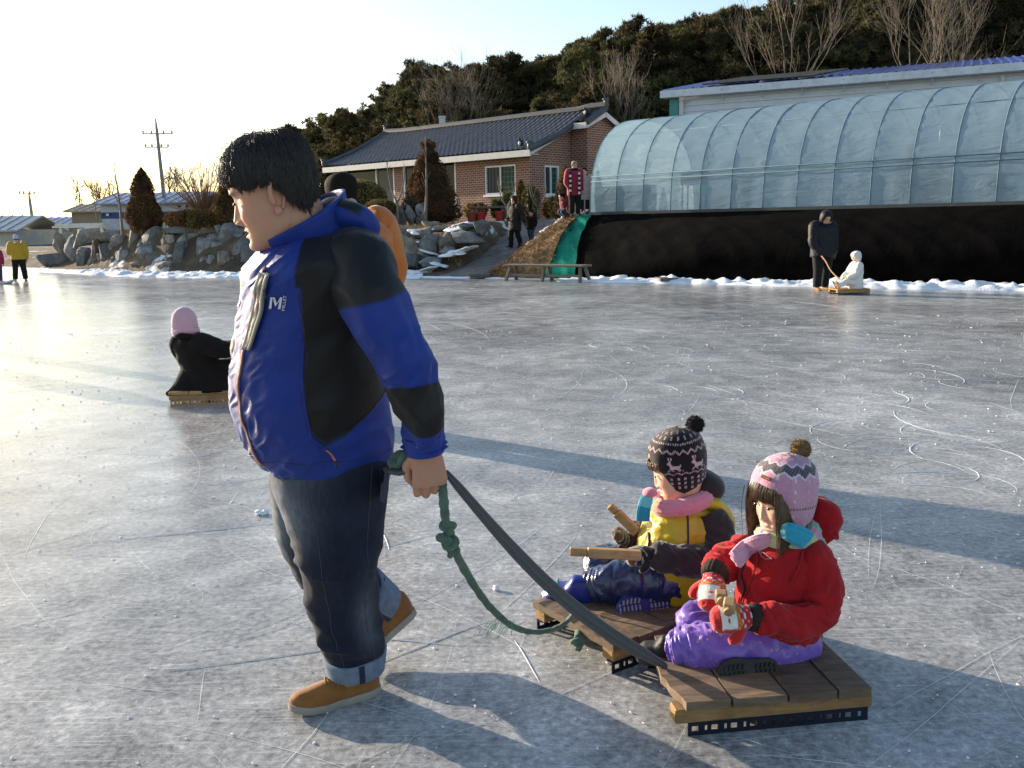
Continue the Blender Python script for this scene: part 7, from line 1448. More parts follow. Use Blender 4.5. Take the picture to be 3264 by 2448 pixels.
# mittens and the two wooden pick handles she holds
REDK = A(.52, .02, .025)
def mcol(x, y, z):
    if y > .8: return REDK
    if x < .28: return REDK if (int(y * 18) + int(x * 24)) % 4 or int(x * 24) % 2 else WHT
    if x < .4: return A(.62, .3, .05) if (int(y * 16) + int(x * 16)) % 2 else REDK
    if x < .78: return A(.8, .76, .72) if abs(y) < .3 and not (abs(y - .08) < .05 and abs(x - .6) < .03) else REDK
    return REDK
mitten(D(1618, 1332, 2.585), D(1545, 1338, 2.575) - D(1618, 1332, 2.585), A(-.1, -.8, .5), .118, mcol, RG, thumb=1); mitten(D(1542, 1245, 2.775), D(1532, 1310, 2.70) - D(1542, 1245, 2.775), A(-.5, -.8, .1), .118, mcol, RG, thumb=-1)
for k, (x, y, Y, lab) in enumerate(((1558, 1292, 2.60, 'upper wooden pick handle in the red mittens, end towards the viewer'), (1575, 1312, 2.545, 'lower wooden pick handle in the red mittens, end towards the viewer'))):
    q = D(x, y, Y); d = nrm(A(-.25, -.75, -.15) if k else A(-.15, -.8, .0)); t = thing('wooden_pick', lab, 'wooden pick', q); mb = MB(); mb.bar(q - d * .035, q + d * .015, .036, .034, bev=.005); mpart('handle', mb, M_STICK, t); mb = MB(); mb.tube([q + d * .015, q + d * .03], [.013, .012], 14); mpart('peg', mb, M_STICK, t, True, auto=40)
# ---------------------------------------------------------------- child in yellow vest
YC = thing('person', 'child in yellow padded vest, black patterned bobble hat and pink scarf on the farther sled', 'person', A(*D(1480, 1260, 3.22)[:2], .115)); YY = math.radians(188)
M_YEL = fabric('yellow_padding', (.62, .45, .015), (.52, .36, .01), .36, .4, 240, .2, .5, 20, coat=.2); M_GREY = fabric('charcoal_fleece', (.045, .04, .042), (.032, .028, .03), .9, .35, 260, .35, .15, 24); M_NAVY = fabric('navy_nylon', (.012, .026, .11), (.008, .018, .075), .22, .5, 200, .1, .6, 18, coat=.4)
V, F = loft(body_loft(rows_keys([(1278, 1392, 1556, 3.25), (1245, 1384, 1564, 3.25), (1205, 1380, 1570, 3.25), (1160, 1384, 1572, 3.25), (1120, 1398, 1560, 3.25), (1092, 1424, 1534, 3.25)]), YY, 120, 120)[0]); V = puff(V, F, .009, 13, 2.0); V = crumple(V, F, .004, 22, (1, 1, 1.5), 1.0); vs = part('padded_vest', V, F, M_YEL, YC, True); VBV = BVHTree.FromPolygons(V.tolist(), [tuple(f) for f in F])
def on_v(px, py, off=.004): h = VBV.ray_cast(Vector(D(px, py, 2.8)), Vector(nrm(ray(px, py)))); return (np.array(h[0]) + np.array(h[1]) * off) if h[0] is not None else D(px, py, 3.12)
arm([(1535, 1112, 3.18, .05), (1550, 1150, 3.15, .052), (1546, 1195, 3.11, .051), (1508, 1214, 3.07, .047), (1450, 1206, 3.06, .045), (1412, 1198, 3.06, .040)], M_GREY, YC, 2.0); arm([(1425, 1115, 3.36, .045), (1390, 1150, 3.38, .05), (1372, 1180, 3.36, .045), (1350, 1172, 3.34, .038)], M_GREY, YC, 5.0)
V, F = tube(spline([D(1502, 1092, 3.20), D(1545, 1088, 3.19), D(1572, 1120, 3.21), D(1572, 1150, 3.24)], 26), .03 * np.sin(np.linspace(.35, PI - .4, 26)) ** .5, 20, flat=.7); V = puff(V, F, .004, 20); part('shoulder_cap', V, F, M_YEL, vs, True)
mb = MB(); mb.tube([on_v(1486 - .12 * (k - 6) ** 2 * .2, 1100 + k * 12, .003) for k in range(12)], .0035, 6); mpart('armhole_binding', mb, M_GREY, vs, True); mb = MB(); mb.tube([on_v(1402 + 1.5 * math.sin(k), 1150 + k * 8, .003) for k in range(12)], .004, 6); mpart('zip', mb, M_GREY, vs, True)
pr = MB(); 
for k in range(14): a0 = k * .45; pr.tube([on_v(1444 + 9 * math.cos(a0), 1092 + 8 * math.sin(a0), .003), on_v(1444 + 9 * math.cos(a0 + .45), 1092 + 8 * math.sin(a0 + .45), .003)], .0016, 4)
for k in range(30): x, y = 1440 + rr.normal(0, 10), 1108 + rr.normal(0, 4); pr.tube([on_v(x, y, .003), on_v(x + 2, y + 1, .003)], .0012, 4)
mpart('chest_emblem', pr, M_CHAR, vs)
V, F = ellipsoid((1, 1, 1), 40, 26); V = np.sign(V) * np.abs(V) ** .85 * A(.06, .088, .05); V = xf(V, rotz(YY) @ roty(-.6), D(1526, 1046, 3.27)); V = crumple(V, F, .005, 12, seed=5.2); part('hood', V, F, M_GREY, YC, True)
lgy = [[(1515, 1262, 3.24, .075), (1460, 1255, 3.19, .078), (1390, 1250, 3.17, .074), (1330, 1252, 3.18, .066), (1290, 1262, 3.20, .058), (1272, 1268, 3.21, .048)], [(1490, 1258, 3.34, .075), (1400, 1230, 3.38, .072), (1320, 1212, 3.38, .062), (1290, 1222, 3.34, .056), (1310, 1255, 3.27, .05), (1350, 1290, 3.15, .044)]]
ty = None
for k, ks in enumerate(lgy):
    R_, a_ = limb([[*D(a_2, b_, Y), r] for a_2, b_, Y, r in ks], 120, 56, up=A(0, 0, 1)); V, F = loft(R_); V = puff(V, F, .003, 15, k * 3.0 + 1); V = limb_folds(V, F, R_.shape, a_, k + 5.0, .009, .5, .5, 12); V = crumple(V, F, .004, 20, (1.5, 1, 1), k + 2.0); o = part('trousers' if ty is None else 'far_leg', V, F, M_NAVY, YC if ty is None else ty, True); ty = ty or o
M_BLB = pm('blue_boot', (.012, .03, .26), (.01, .02, .16), 12, .35, .2, spec=.5); M_BLS = pm('grey_tread', (.36, .33, .36), None, 20, .8); M_BLU2 = pm('blue_sole', (.012, .03, .2), None, 20, .5); M_CYAN = pm('cyan_trim', (.1, .5, .6), None, 20, .5)
bb = boot('boot', D(1288, 1284, 3.20) - A(0, 0, .03), D(1172, 1282, 3.27) - A(0, 0, .018), A(.05, -.35, 1), YC, [M_BLB, M_BLU2, M_BLU2], .10, .052); boot('boot', D(1448, 1302, 3.12), D(1334, 1318, 3.08), nrm(A(.1, .9, -.3)), YC, [M_BLB, M_BLU2, M_BLS], .07, .05)
mb = MB(); q = [D(1205, 1250 + k * 9, 3.17 - .002 * k) for k in range(5)]; mb.tube(q, .005, 6); mpart('trim', mb, M_CYAN, bb, True)
st_ = D(1216, 1276, 3.15); mb = MB(); a = np.linspace(0, 2 * PI, 11)[:10] + PI / 2; mb.add([st_ + (CR * math.cos(t) + CU * math.sin(t)) * (.011 if i % 2 == 0 else .005) for i, t in enumerate(a)] + [st_ - _f * .003], [(i, (i + 1) % 10, 10) for i in range(10)]); mpart('star', mb, pm('gold', (.55, .38, .08), None, 9), bb)
hsY = 1.03; HRy = rotz(math.radians(176)) @ roty(math.radians(18)); HCy = D(1466, 1012, 3.24); hV, hF, hc = head_mesh(hsY, True, (.72, .46, .34)); mb = MB(); mb.add(xf(hV, HRy, HCy), hF, 0, hc)
V, F = tube(spline([HCy + HRy @ A(-.02, 0, -.03), D(1475, 1095, 3.25), D(1480, 1150, 3.25), D(1485, 1250, 3.25)], 14), np.interp(np.linspace(0, 1, 14), [0, .35, .6, 1], [.055, .05, .09, .1]), 18); mb.add(V, F, 0, np.tile(A(.7, .44, .33), (len(V), 1)))
for ks in lgy: V, F = tube(spline([D(a_2, b_, Y) for a_2, b_, Y, r in ks[::2]], 14), .04, 10); mb.add(V, F, 0, np.tile(A(.7, .44, .33), (len(V), 1)))
bY = mpart('body', mb, M_SKIN, YC, True, col=True); eyes(HRy, HCy, hsY, bY)
mb = MB()
for k in range(420): 
    y = rr.uniform(-.075, .075); x0 = .088 * math.sqrt(max(.05, 1 - (y / .095) ** 2)); P = [A(x0 - .01, y * .95, .085), A(x0 + .008, y, .06), A(x0 + .012, y * 1.02, .03 + .012 * rr.random())]; mb.tube(spline(np.array(P) + rr.normal(0, .0015, 3), 7), np.linspace(.0016, .0006, 7), 4, cap=False)
part('hair', xf(np.vstack(mb.V) * hsY, HRy, HCy), mb.F, M_HAIRB, YC, True)
DEER = ["..X.X.........", "...X..........", "..XX..........", ".XXX..........", "..XXX......X..", "...XXXXXXXXX..", "...XXXXXXXX...", "...XXXXXXXX...", "..X.X....X.X..", ".X...X....X..X"]
BLKC = A(.016, .012, .015); PWH = A(.62, .46, .48)
def col_black(p, th, te):
    c = BLKC; u = (p % 52.0) / 2.6; v = (th - 58) / 2.3; iu, iv = int(u) - 3, int(v)
    if 0 <= iv < 10 and 0 <= iu < 14 and DEER[iv][iu] == 'X': return PWH
    zg = 46 + 5 * (abs(((p / 9.0) % 2) - 1)); zg2 = 84 + 4 * (abs(((p / 9.0) % 2) - 1))
    if abs(th - zg) < 1.6 or abs(th - zg2) < 1.4: return PWH if int(p / 1.6 + th) % 3 else BLKC
    if abs(th - 38) < 1.3 and int(p / 3) % 2: return PWH
    for (t0, st0) in ((20, 26), (30, 20), (98, 15), (108, 15), (118, 15)):
        if abs(th - t0) < 2.6 and abs(((p / st0) % 1) - .5) < 2.6 / st0 and (abs(th - t0) > .8 or abs(((p / st0) % 1) - .5) * st0 > 1): return PWH
    return c
hdY = ([0, 30, 52, 72, 92, 118, 145, 180], [62, 66, 92, 124, 134, 124, 112, 108]); V, F, c, _ = hat_shell(hV, hF, hdY, .016, col_black, nphi=280, nth=104, slouch=.014); haty = part('knitted_hat', xf(V, HRy, HCy), F, M_KNIT, YC, True, col=c)
mb = pompom(xf(A(-.088, 0, .130)[None] * hsY, HRy, HCy)[0] + A(.012, 0, .010), .038, A(.022, .018, .018), rr, 900); mpart('pompom', mb, pm('yarn', (1, 1, 1), (.8, .8, .8), 40, .95, 0, attr=True), haty, False, col=True)
mb = MB(); q = xf(A(.094, .03, .072)[None] * hsY, HRy, HCy)[0]; mb.box(q, (.006, .02, .012), HRy @ roty(-.3), 0, .002); mpart('leather_tag', mb, pm('tag_leather2', (.25, .1, .04), None, 30), haty)
SCy = HCy + HRy @ A(.025, 0, -.115) * hsY; a = np.linspace(0, 2 * PI, 70); PK2 = A(.72, .26, .36)
P = SCy + np.stack([.088 * np.cos(a) * 1.08, .085 * np.sin(a), -.02 * np.cos(a) + .004], 1) @ rotz(YY).T; V, F = ribbed_tube(P, np.full(70, .029), ribs=10, na=40, amp=.05, flat=1.1); cc = np.repeat(np.array([PK2 if i % 35 > 5 else (A(.75, .36, .25) if i % 35 > 2 else A(.08, .3, .25)) for i in range(70)]), 40, 0); scy = part('scarf', V, F, M_KNIT, YC, True, col=np.vstack([cc, cc[:2]]))
scarf_tail([D(1402, 1072, 3.19), D(1394, 1086, 3.18), D(1390, 1104, 3.175), D(1389, 1124, 3.175)], .023, lambda t: TEAL * .9 + (MINT * .5 if t < .5 else 0), scy, side=A(1, 0, 0)); V, F = ellipsoid((.035, .035, .03), 16, 10); part('scarf_knot', V * A(.8, .9, .6) + D(1404, 1064, 3.20), F, M_KNIT, scy, True, col=np.tile(PK2, (len(V), 1)))
def gcol(x, y, z): return BLKC * 1.2 if x < .3 else (A(.25, .42, .35) if (int(x * 26) + int(y * 20) + int(z * 20)) % 5 == 0 else (A(.16, .06, .03) if x > .7 else BLKC * 1.2))
mitten(D(1412, 1198, 3.06), D(1345, 1202, 3.05) - D(1412, 1198, 3.06), A(0, -.6, .8), .1, gcol, YC, thumb=1); mitten(D(1352, 1172, 3.34), D(1335, 1150, 3.30) - D(1352, 1172, 3.34), A(0, -.6, .8), .09, gcol, YC, thumb=1)
def stick(p, q, w_, h_, lab): t = thing('pick_stick', lab, 'stick', p); mb = MB(); mid = p + (q - p) * .25; mb.bar(p, mid, w_ * .75, h_ * .8, bev=.004); mpart('tip', mb, M_STICK, t); mb = MB(); mb.bar(mid, q, w_, h_, bev=.004); mpart('shaft', mb, M_STICK, t)
stick(D(1230, 1191, 3.02), D(1385, 1199, 3.0), .03, .034, 'wooden stick held level in the dark glove of the yellow vest child'); stick(D(1316, 1092, 3.30), D(1376, 1150, 3.27), .03, .034, 'wooden stick slanting up behind the yellow vest child')
# ================================================================ PEOPLE FARTHER OFF
def figure(base, H, yaw, label, coat, legs, shoes, hat=None, hair=M_HAIRF, hood=False, coat_len=.50, pose=None, sit=False, bulk=1.0, lean=0.0, hem_flare=1.0, gloves=None, scarf=None, face_pitch=.15, head_yaw=0.0, group=None, skin=(.55, .32, .23), child=False):
    """standing or walking person; local x forward, y left. pose: dict of joints in units of body height"""
    base = np.asarray(base, float); R = rotz(yaw); P = lambda *q: base + R @ (A(*q) * H)
    t = thing('person', label, 'person', base, group); ps = dict(hL=(0, .055, .5), kL=(.02, .06, .27), aL=(0, .065, .045), hR=(0, -.055, .5), kR=(.02, -.06, .27), aR=(0, -.065, .045), sL=(0, .12, .80), eL=(-.02, .16, .62), wL=(.04, .15, .47), sR=(0, -.12, .80), eR=(-.02, -.16, .62), wR=(.04, -.15, .47), head=(.015, 0, .925), neck=(0, 0, .84), pel=(0, 0, .5), fL=0.0, fR=0.0)
    if child: ps.update(head=(.015, 0, .90), neck=(0, 0, .79), sL=(0, .11, .75), sR=(0, -.11, .75), eL=(-.02, .15, .6), eR=(-.02, -.15, .6))
    ps.update(pose or {}); g = {k: (P(*v) if np.ndim(v) else v) for k, v in ps.items()}; hs_ = H * (.62 if not child else .80) ; b_ = bulk
    # body
    mb = MB(); hV, hF, hc = head_mesh(hs_ if not child else hs_ * .98, child, skin, nr=44, na=60); HR_ = R @ rotz(head_yaw) @ roty(face_pitch); mb.add(xf(hV, HR_, g['head']), hF, 0, hc); sk = np.asarray(skin)
    def tb(P_, r, n=10): V, F = tube(spline(P_, 14), np.interp(np.linspace(0, 1, 14), np.linspace(0, 1, len(r)), np.asarray(r) * H), n); mb.add(V, F, 0, np.tile(sk, (len(V), 1)))
    tb([g['head'], g['neck'], (g['neck'] + g['pel']) / 2, g['pel']], [.03, .035, .07, .06])
    for s_ in 'LR':
        tb([g['s' + s_], g['e' + s_], g['w' + s_]], [.03, .025, .017]); tb([g['h' + s_], g['k' + s_], g['a' + s_]], [.045, .035, .022]); d = nrm(g['w' + s_] - g['e' + s_]); hv, hf = hand_small(H / 1.7); Mx = np.stack([d, nrm(np.cross(A(0, 0, 1), d) + 1e-6), A(0, 0, 0)], 1); Mx[:, 2] = np.cross(Mx[:, 0], Mx[:, 1]); mb.add(xf(hv, Mx, g['w' + s_]), hf, 0, np.tile(sk if gloves is None else np.asarray(gloves), (len(hv), 1)))
    mpart('body', mb, M_SKIN, t, True, col=True)
    # trousers
    tr = None
    for s_ in 'LR':
        hp, kn, an = g['h' + s_], g['k' + s_], g['a' + s_]; R_, a_ = limb(np.c_[np.array([hp + A(0, 0, .02 * H), hp * .6 + kn * .4, kn, kn * .45 + an * .55, an]), np.array([.075, .068, .052, .046, .043]) * H * (.5 + .5 * b_)], 40, 22, up=R @ A(1, 0, 0)); V, F = loft(R_); V = crumple(V, F, .006 * H, 12 / H, (1, 1, 1.6), 2.0 + (s_ == 'R')); o = part('trousers' if tr is None else 'trouser_leg', V, F, legs, t if tr is None else tr, True); tr = tr or o
        fd = R @ nrm(A(1, .12 if s_ == 'L' else -.12, 0)); fa = g['f' + s_]; fd = nrm(fd * math.cos(fa) + A(0, 0, math.sin(fa))); mb = MB(); n_ = 12; ts = np.linspace(0, 1, n_); L_ = .155 * H; h0 = an - fd * .035 * H; h0 = h0 - A(0, 0, .045 * H) * math.cos(fa); rows = []; a2 = np.linspace(0, 2 * PI, 16, endpoint=False); sd_ = nrm(np.cross(A(0, 0, 1), fd)); up_ = np.cross(fd, sd_)
        for u in ts: w_ = H * .027 * np.interp(u, [0, .1, .3, .75, .95, 1], [.5, .85, .9, 1.05, .7, .2]); hh = H * np.interp(u, [0, .1, .35, .6, 1], [.055, .068, .06, .036, .016]); rows.append(h0 + fd * u * L_ + sd_[None] * (w_ * np.cos(a2))[:, None] + up_[None] * np.where(np.sin(a2) > 0, hh * np.sin(a2) ** .8 if False else hh * np.abs(np.sin(a2)) ** .8, 0)[:, None])
        V, F = loft(np.array(rows)); part('shoe', V, F, shoes, t, True)
    # coat
    ax = g['neck'] - g['pel']; top = g['neck'] - ax * .02; bot = g['neck'] - ax * (coat_len / .34 if not sit else 1.12); keys = []
    for u, wf, wsd in ((0, .045, .05), (.08, .07, .105), (.2, .085, .125), (.45, .088, .118), (.7, .092, .118), (1.0, .094 * hem_flare, .118 * hem_flare)): c = top + (bot - top) * u + R @ A(lean * u, 0, 0) * H; keys.append([*c, wf * H * b_, wf * H * b_ * .95, wsd * H * b_])
    keys = keys[::-1]; R_, ph_ = body_loft(keys, yaw, 60, 48); V, F = loft(R_); V = crumple(V, F, .008 * H, 10 / H, (1, 1, 1.5), 3.3); V = puff(V, F, .005 * H, 14 / H); ct = part('coat', V, F, coat, t, True)
    for s_ in 'LR':
        sh_ = g['s' + s_]; inn = sh_ + (g['neck'] - sh_) * .35; R_, a_ = limb(np.c_[np.array([inn, sh_, g['e' + s_] * .6 + sh_ * .4, g['e' + s_], g['e' + s_] * .4 + g['w' + s_] * .6, g['w' + s_]]), np.array([.045, .058, .056, .048, .042, .034]) * H * b_], 44, 22, up=R @ A(1, 0, 0)); V, F = loft(R_); V = crumple(V, F, .006 * H, 14 / H, (1, 1, 1.8), 1.0); part('sleeve', V, F, coat, ct, True)
    # hair, hat or hood
    rr = np.random.default_rng(5); hdv = g['head']
    if hood:
        hd = ([0, 30, 50, 70, 100, 180], [50, 58, 100, 128, 138, 135]); rows = hair_cap(hV, hF, lambda p: math.radians(np.interp(abs((math.degrees(p) + 180) % 360 - 180), *hd)), .045 * hs_, rr, 60, 24, .12, -.2); V, F = loft(rows, cap=None); V = np.vstack([V, [rows[0].mean(0)]]); F = F + [(len(V) - 1, (k + 1) % 60, k) for k in range(60)]; V = xf(V, HR_, hdv); part('hood', V, F, coat, ct, True)
        V, F = tube([g['head'] + HR_ @ A(-.02, 0, -.1) * hs_, g['neck'] - ax * .06], [.1 * hs_, .12 * hs_], 16); part('hood_collar', V, F, coat, ct, True)
    else:
        hd = ([0, 30, 55, 75, 100, 130, 180], [62, 66, 92, 84, 92, 112, 118]) if not hat else ([0, 60, 100, 180], [62, 78, 92, 98]); rows = hair_cap(hV, hF, lambda p: math.radians(np.interp(abs((math.degrees(p) + 180) % 360 - 180), *hd)), .016 * hs_, rr, 60, 24, .2, -.2); V, F = loft(rows, cap=None); V = np.vstack([V, [rows[0].mean(0)]]); F = F + [(len(V) - 1, (k + 1) % 60, k) for k in range(60)]
        if hat:
            part('knitted_hat', xf(V, HR_, hdv), F, hat, t, True); hd2 = ([0, 60, 75, 180], [40, 60, 112, 118]); rows = hair_cap(hV, hF, lambda p: math.radians(np.interp(abs((math.degrees(p) + 180) % 360 - 180), *hd2)), .010 * hs_, rr, 50, 16, .2, -.2); V, F = loft(rows, cap=None); part('hair', xf(V, HR_, hdv), F, hair, t, True)
        else: part('hair', xf(V, HR_, hdv), F, hair, t, True)
    if scarf:
        a = np.linspace(0, 2 * PI, 30); c = g['neck'] + A(0, 0, .012 * H); V, F = tube(c + np.stack([.05 * H * np.cos(a), .055 * H * np.sin(a), .004 * np.cos(2 * a)], 1) @ R.T, .026 * H, 12); part('scarf', V, F, scarf, t, True)
    return t, g, P
_HS = {}
def hand_small(s):
    """small gloved or bare hand with five fingers"""
    if 'v' not in _HS:
        mb = MB(); V, F = ellipsoid((.045, .036, .018), 12, 8); mb.add(V + A(.045, 0, 0), F)
        for k, (y, l_) in enumerate([(.026, .06), (.009, .066), (-.009, .062), (-.025, .05)]): mb.tube(spline([A(.075, y, 0), A(.075 + l_ * .6, y, -.012), A(.075 + l_ * .75, y, -.04)], 8), np.linspace(.0095, .007, 8), 7)
        mb.tube(spline([A(.02, .03, -.004), A(.05, .05, -.016), A(.08, .045, -.03)], 8), np.linspace(.012, .008, 8), 7); _HS['v'] = (np.vstack(mb.V), mb.F)
    return _HS['v'][0] * s, _HS['v'][1]
M_FBLK = fabric('black_wool', (.018, .0155, .015), (.011, .0095, .009), .95, .3, 200, .05, .1); M_FNAV = fabric('navy_down', (.008, .009, .016), (.005, .006, .011), .6, .3, 120, .05, .25, 14); M_FTRO = fabric('black_trousers', (.009, .0085, .009), None, .9, .3, sheen=.05); M_FBRN = fabric('dark_brown_coat', (.016, .011, .009), None, .8, .3, sheen=.05); M_FORA = fabric('orange_down', (.52, .15, .02), (.42, .11, .012), .5, .3, 120, .3, .3, 14); M_FYEL = fabric('yellow_parka', (.46, .30, .02), None, .7, .3); M_FWHT = fabric('white_down', (.72, .70, .66), (.62, .6, .57), .6, .3, 120, .3, .3, 14); M_FRED = fabric('crimson_coat', (.30, .018, .05), None, .8, .3); M_TANB = pm('tan_boot', (.3, .15, .05), None, 14, .8); M_GRNB = pm('green_rubber_boot', (.05, .13, .09), None, 14, .4); M_LILAC = fabric('lilac_knit', (.42, .46, .66), None, .95, .3); M_TANH = fabric('tan_knit', (.34, .21, .1), None, .95, .3); M_PNKH = fabric('pink_knit', (.62, .40, .46), (.55, .35, .42), .95, .4, 120, .4, .1); M_GREYC = fabric('grey_down', (.3, .27, .28), None, .6, .3); M_JEANB = fabric('blue_jeans_plain', (.03, .05, .1), None, .9, .3)
# hooded man pushing a sled with a stick
hb_ = G(1772, 626); hb_[2] = 0
t, g, P = figure(hb_, 1.66, math.radians(-78), 'person in dark hooded coat pulling a small sled with a stick before the black cloth', M_FNAV, M_FTRO, M_TANB, hood=True, bulk=1.22, coat_len=.42, face_pitch=.55, gloves=(.05, .06, .06), pose=dict(head=(.06, 0, .90), neck=(.02, 0, .83), aL=(-.03, .075, .045), kL=(.01, .07, .27), aR=(.06, -.085, .045), kR=(.05, -.075, .27), eR=(.04, -.15, .60), wR=(.10, -.075, .46), eL=(-.02, .17, .62), wL=(.02, .16, .47)))
ws = G(1846, 637)
sl_, _ = sled(ws + A(-.36, -.05, 0), (.995, .08, 0), (-.08, .995, 0), .66, .42, [.34, .33, .33], 'small yellow wooden sled carrying the child in white', .12, mats=(M_BEAM, M_BEAM))
sa = g['wR'] + A(.0, -.03, -.04); sb = ws + A(-.22, .1, .2); kp = [sa + (sb - sa) * u + A(.012 * math.sin(u * 9), 0, .01 * math.cos(u * 7)) for u in np.linspace(-.06, 1, 14)]; mb = MB(); mb.tube(kp, np.linspace(.016, .011, 14), 7); solid('branch_stick', mb, M_STICK, 'crooked branch from the hooded person\'s hand to the child in white', 'stick', loc=sb, smooth=True)
cb_ = ws + A(.07, .16, .12 - .5 * 1.05 * .0)
figure(A(cb_[0], cb_[1], .12 - .32), 1.02, math.radians(186), 'child in white hooded coat sitting on the small yellow sled', M_FWHT, M_FWHT, M_TANB, hood=True, bulk=1.35, coat_len=.42, child=True, face_pitch=.3, gloves=(.6, .58, .55), pose=dict(pel=(0, 0, .40), hL=(0, .07, .40), kL=(.2, .09, .46), aL=(.40, .09, .38), hR=(0, -.07, .40), kR=(.2, -.09, .44), aR=(.38, -.09, .37), fL=1.1, fR=1.1, eL=(.08, .16, .6), wL=(.22, .1, .52), eR=(.08, -.16, .6), wR=(.22, -.1, .52)))
# girl in pink hat on a low wooden sled
pg = G(432, 872); t2, _ = sled(pg + A(-.23, -.10, 0), (.99, .16, 0), (-.16, .99, 0), .50, .34, [.34, .33, .33], 'low wooden sled under the person in the pink hat', .125, mats=(M_STICK, M_STICK), rmat=M_STICK)
bp_ = A(pg[0] + .0, pg[1] + .12, .115 - .265); HG = 1.32
t, g, P = figure(bp_, HG, math.radians(62), 'person in long black coat and pink hat sitting on a low sled, arm outstretched', M_FBLK, M_FBLK, M_FBLK, hat=None, hood=False, bulk=1.2, coat_len=.44, hem_flare=1.45, lean=.02, face_pitch=.15, pose=dict(pel=(0, 0, .28), neck=(-.05, .05, .555), head=(-.05, .075, .645), hL=(.02, .07, .27), kL=(.16, .16, .27), aL=(.2, .17, .15), hR=(.02, -.07, .27), kR=(.16, -.16, .27), aR=(.2, -.2, .15), sL=(-.05, .13, .50), eL=(.04, .17, .38), wL=(.12, .16, .30), sR=(-.05, -.05, .515), eR=(.0, -.20, .475), wR=(.05, -.37, .495)))
hc_ = g['head']; Rg = rotz(math.radians(62)) @ rotx(math.radians(-4)); rows = []
for u in np.linspace(0, 1, 30):
    z = -.125 + .25 * u; r = np.interp(u, [0, .08, .35, .6, .8, .92, 1], [.09, .1, .106, .102, .084, .056, .015]); a = np.linspace(0, 2 * PI, 60, endpoint=False); r = r * (1 + .02 * np.cos(a * 2 + 1)); rows.append(np.stack([r * 1.02 * np.cos(a), r * np.sin(a), np.full(60, z)], 1))
V, F = loft(np.array(rows)); V = crumple(V, F, .004, 14, seed=1.0); part('pink_hat', xf(V, Rg, hc_ + A(0, 0, .01)), F, M_PNKH, t, True)
a = np.linspace(0, 2 * PI, 60); V, F = ribbed_tube(np.stack([.098 * np.cos(a), .096 * np.sin(a), -.085 + .012 * np.cos(a * 3)], 1), np.full(60, .022), ribs=8, na=24, amp=.08, flat=1.5); part('hat_brim', xf(V, Rg, hc_ + A(0, 0, .01)), F, M_PNKH, t, True)
V, F = tube(spline([g['neck'] + A(-.1, -.03, .0), g['neck'] + A(-.02, -.11, .02), g['neck'] + A(.1, -.06, .0)], 20), .04 * np.sin(np.linspace(.4, PI - .4, 20)), 12, flat=.6); part('coat_collar', V, F, M_FBLK, t, True)
mb = MB(); rr = np.random.default_rng(3)
for k in range(160): a0 = rr.normal(-.9, .35); x, y = .1 * math.cos(a0), .1 * math.sin(a0); mb.tube(spline([A(x, y, .04) * A(.9, .9, 1), A(x, y, -.05) * 1.05, A(x + rr.normal(0, .012), y - .015 - .03 * rr.random(), -.11 - .09 * rr.random())], 8), np.linspace(.002, .0008, 8), 4, cap=False)
part('long_hair', xf(np.vstack(mb.V), Rg, hc_), mb.F, M_HAIR, t, True)
# skirt of the long coat spread over the sled
rows = []; cc_ = P(.03, 0, 0)
for u in np.linspace(0, 1, 24): z = .125 + .24 * (1 - u); r = .2 + .13 * u ** 1.4; a = np.linspace(0, 2 * PI, 60, endpoint=False); k = 1 + .08 * np.sin(a * 5 + 1) * u; rows.append(np.stack([cc_[0] + r * 1.2 * k * np.cos(a) + .03, cc_[1] + .02 + r * .8 * k * np.sin(a), np.full(60, z) - .10 * u * np.clip(np.abs(np.cos(a)) - .72, 0, 1) * 3.2], 1))
V, F = loft(np.array(rows)); V = crumple(V, F, .008, 9, (1, 1, .6), 3.0); V[:, 2] = np.maximum(V[:, 2], .02); part('coat_skirt', V, F, M_FBLK, t, True)
# person in orange jacket behind the man
of = G(795, 700); of = A(-1.12, 6.7, 0)
figure(of, 1.86, math.radians(140), 'person in orange padded jacket mostly hidden behind the man in blue', M_FORA, M_FTRO, M_TANB, bulk=1.35, coat_len=.40, pose=dict(head=(.07, 0, .93)))
# two figures at the far left
yf = G(45, 607); yf[2] = 0
figure(yf, 1.42, math.radians(120), 'person in yellow jacket, lilac hat and green boots at the far left', M_FYEL, M_FTRO, M_GRNB, hat=M_LILAC, bulk=1.2, coat_len=.36, pose=dict(aL=(0, .10, .045), aR=(.0, -.10, .045), kL=(.01, .08, .27), kR=(.02, -.08, .27), eL=(.04, .16, .62), wL=(.12, .08, .70)))
rf = G(4, 613); figure(A(rf[0] - .1, rf[1], .06), 1.15, math.radians(100), 'child in red and blue with red boots cut off by the left edge', M_FRED, M_JEANB, pm('red_boot', (.5, .02, .03), None, 9), bulk=1.1, child=True, hat=M_LILAC)
pl = MB(); pl.tube([A(rf[0] - .6, rf[1], .05), A(rf[0] - .3, rf[1], .03), A(rf[0] + .2, rf[1], .03), A(rf[0] + .36, rf[1], .1)], [.16, .2, .2, .12], 14, flat=.25); solid('plastic_sledge', pl, M_WHITE, 'white plastic sledge with red edge at the left edge of the ice', 'sledge', loc=(rf[0], rf[1], 0), smooth=True)
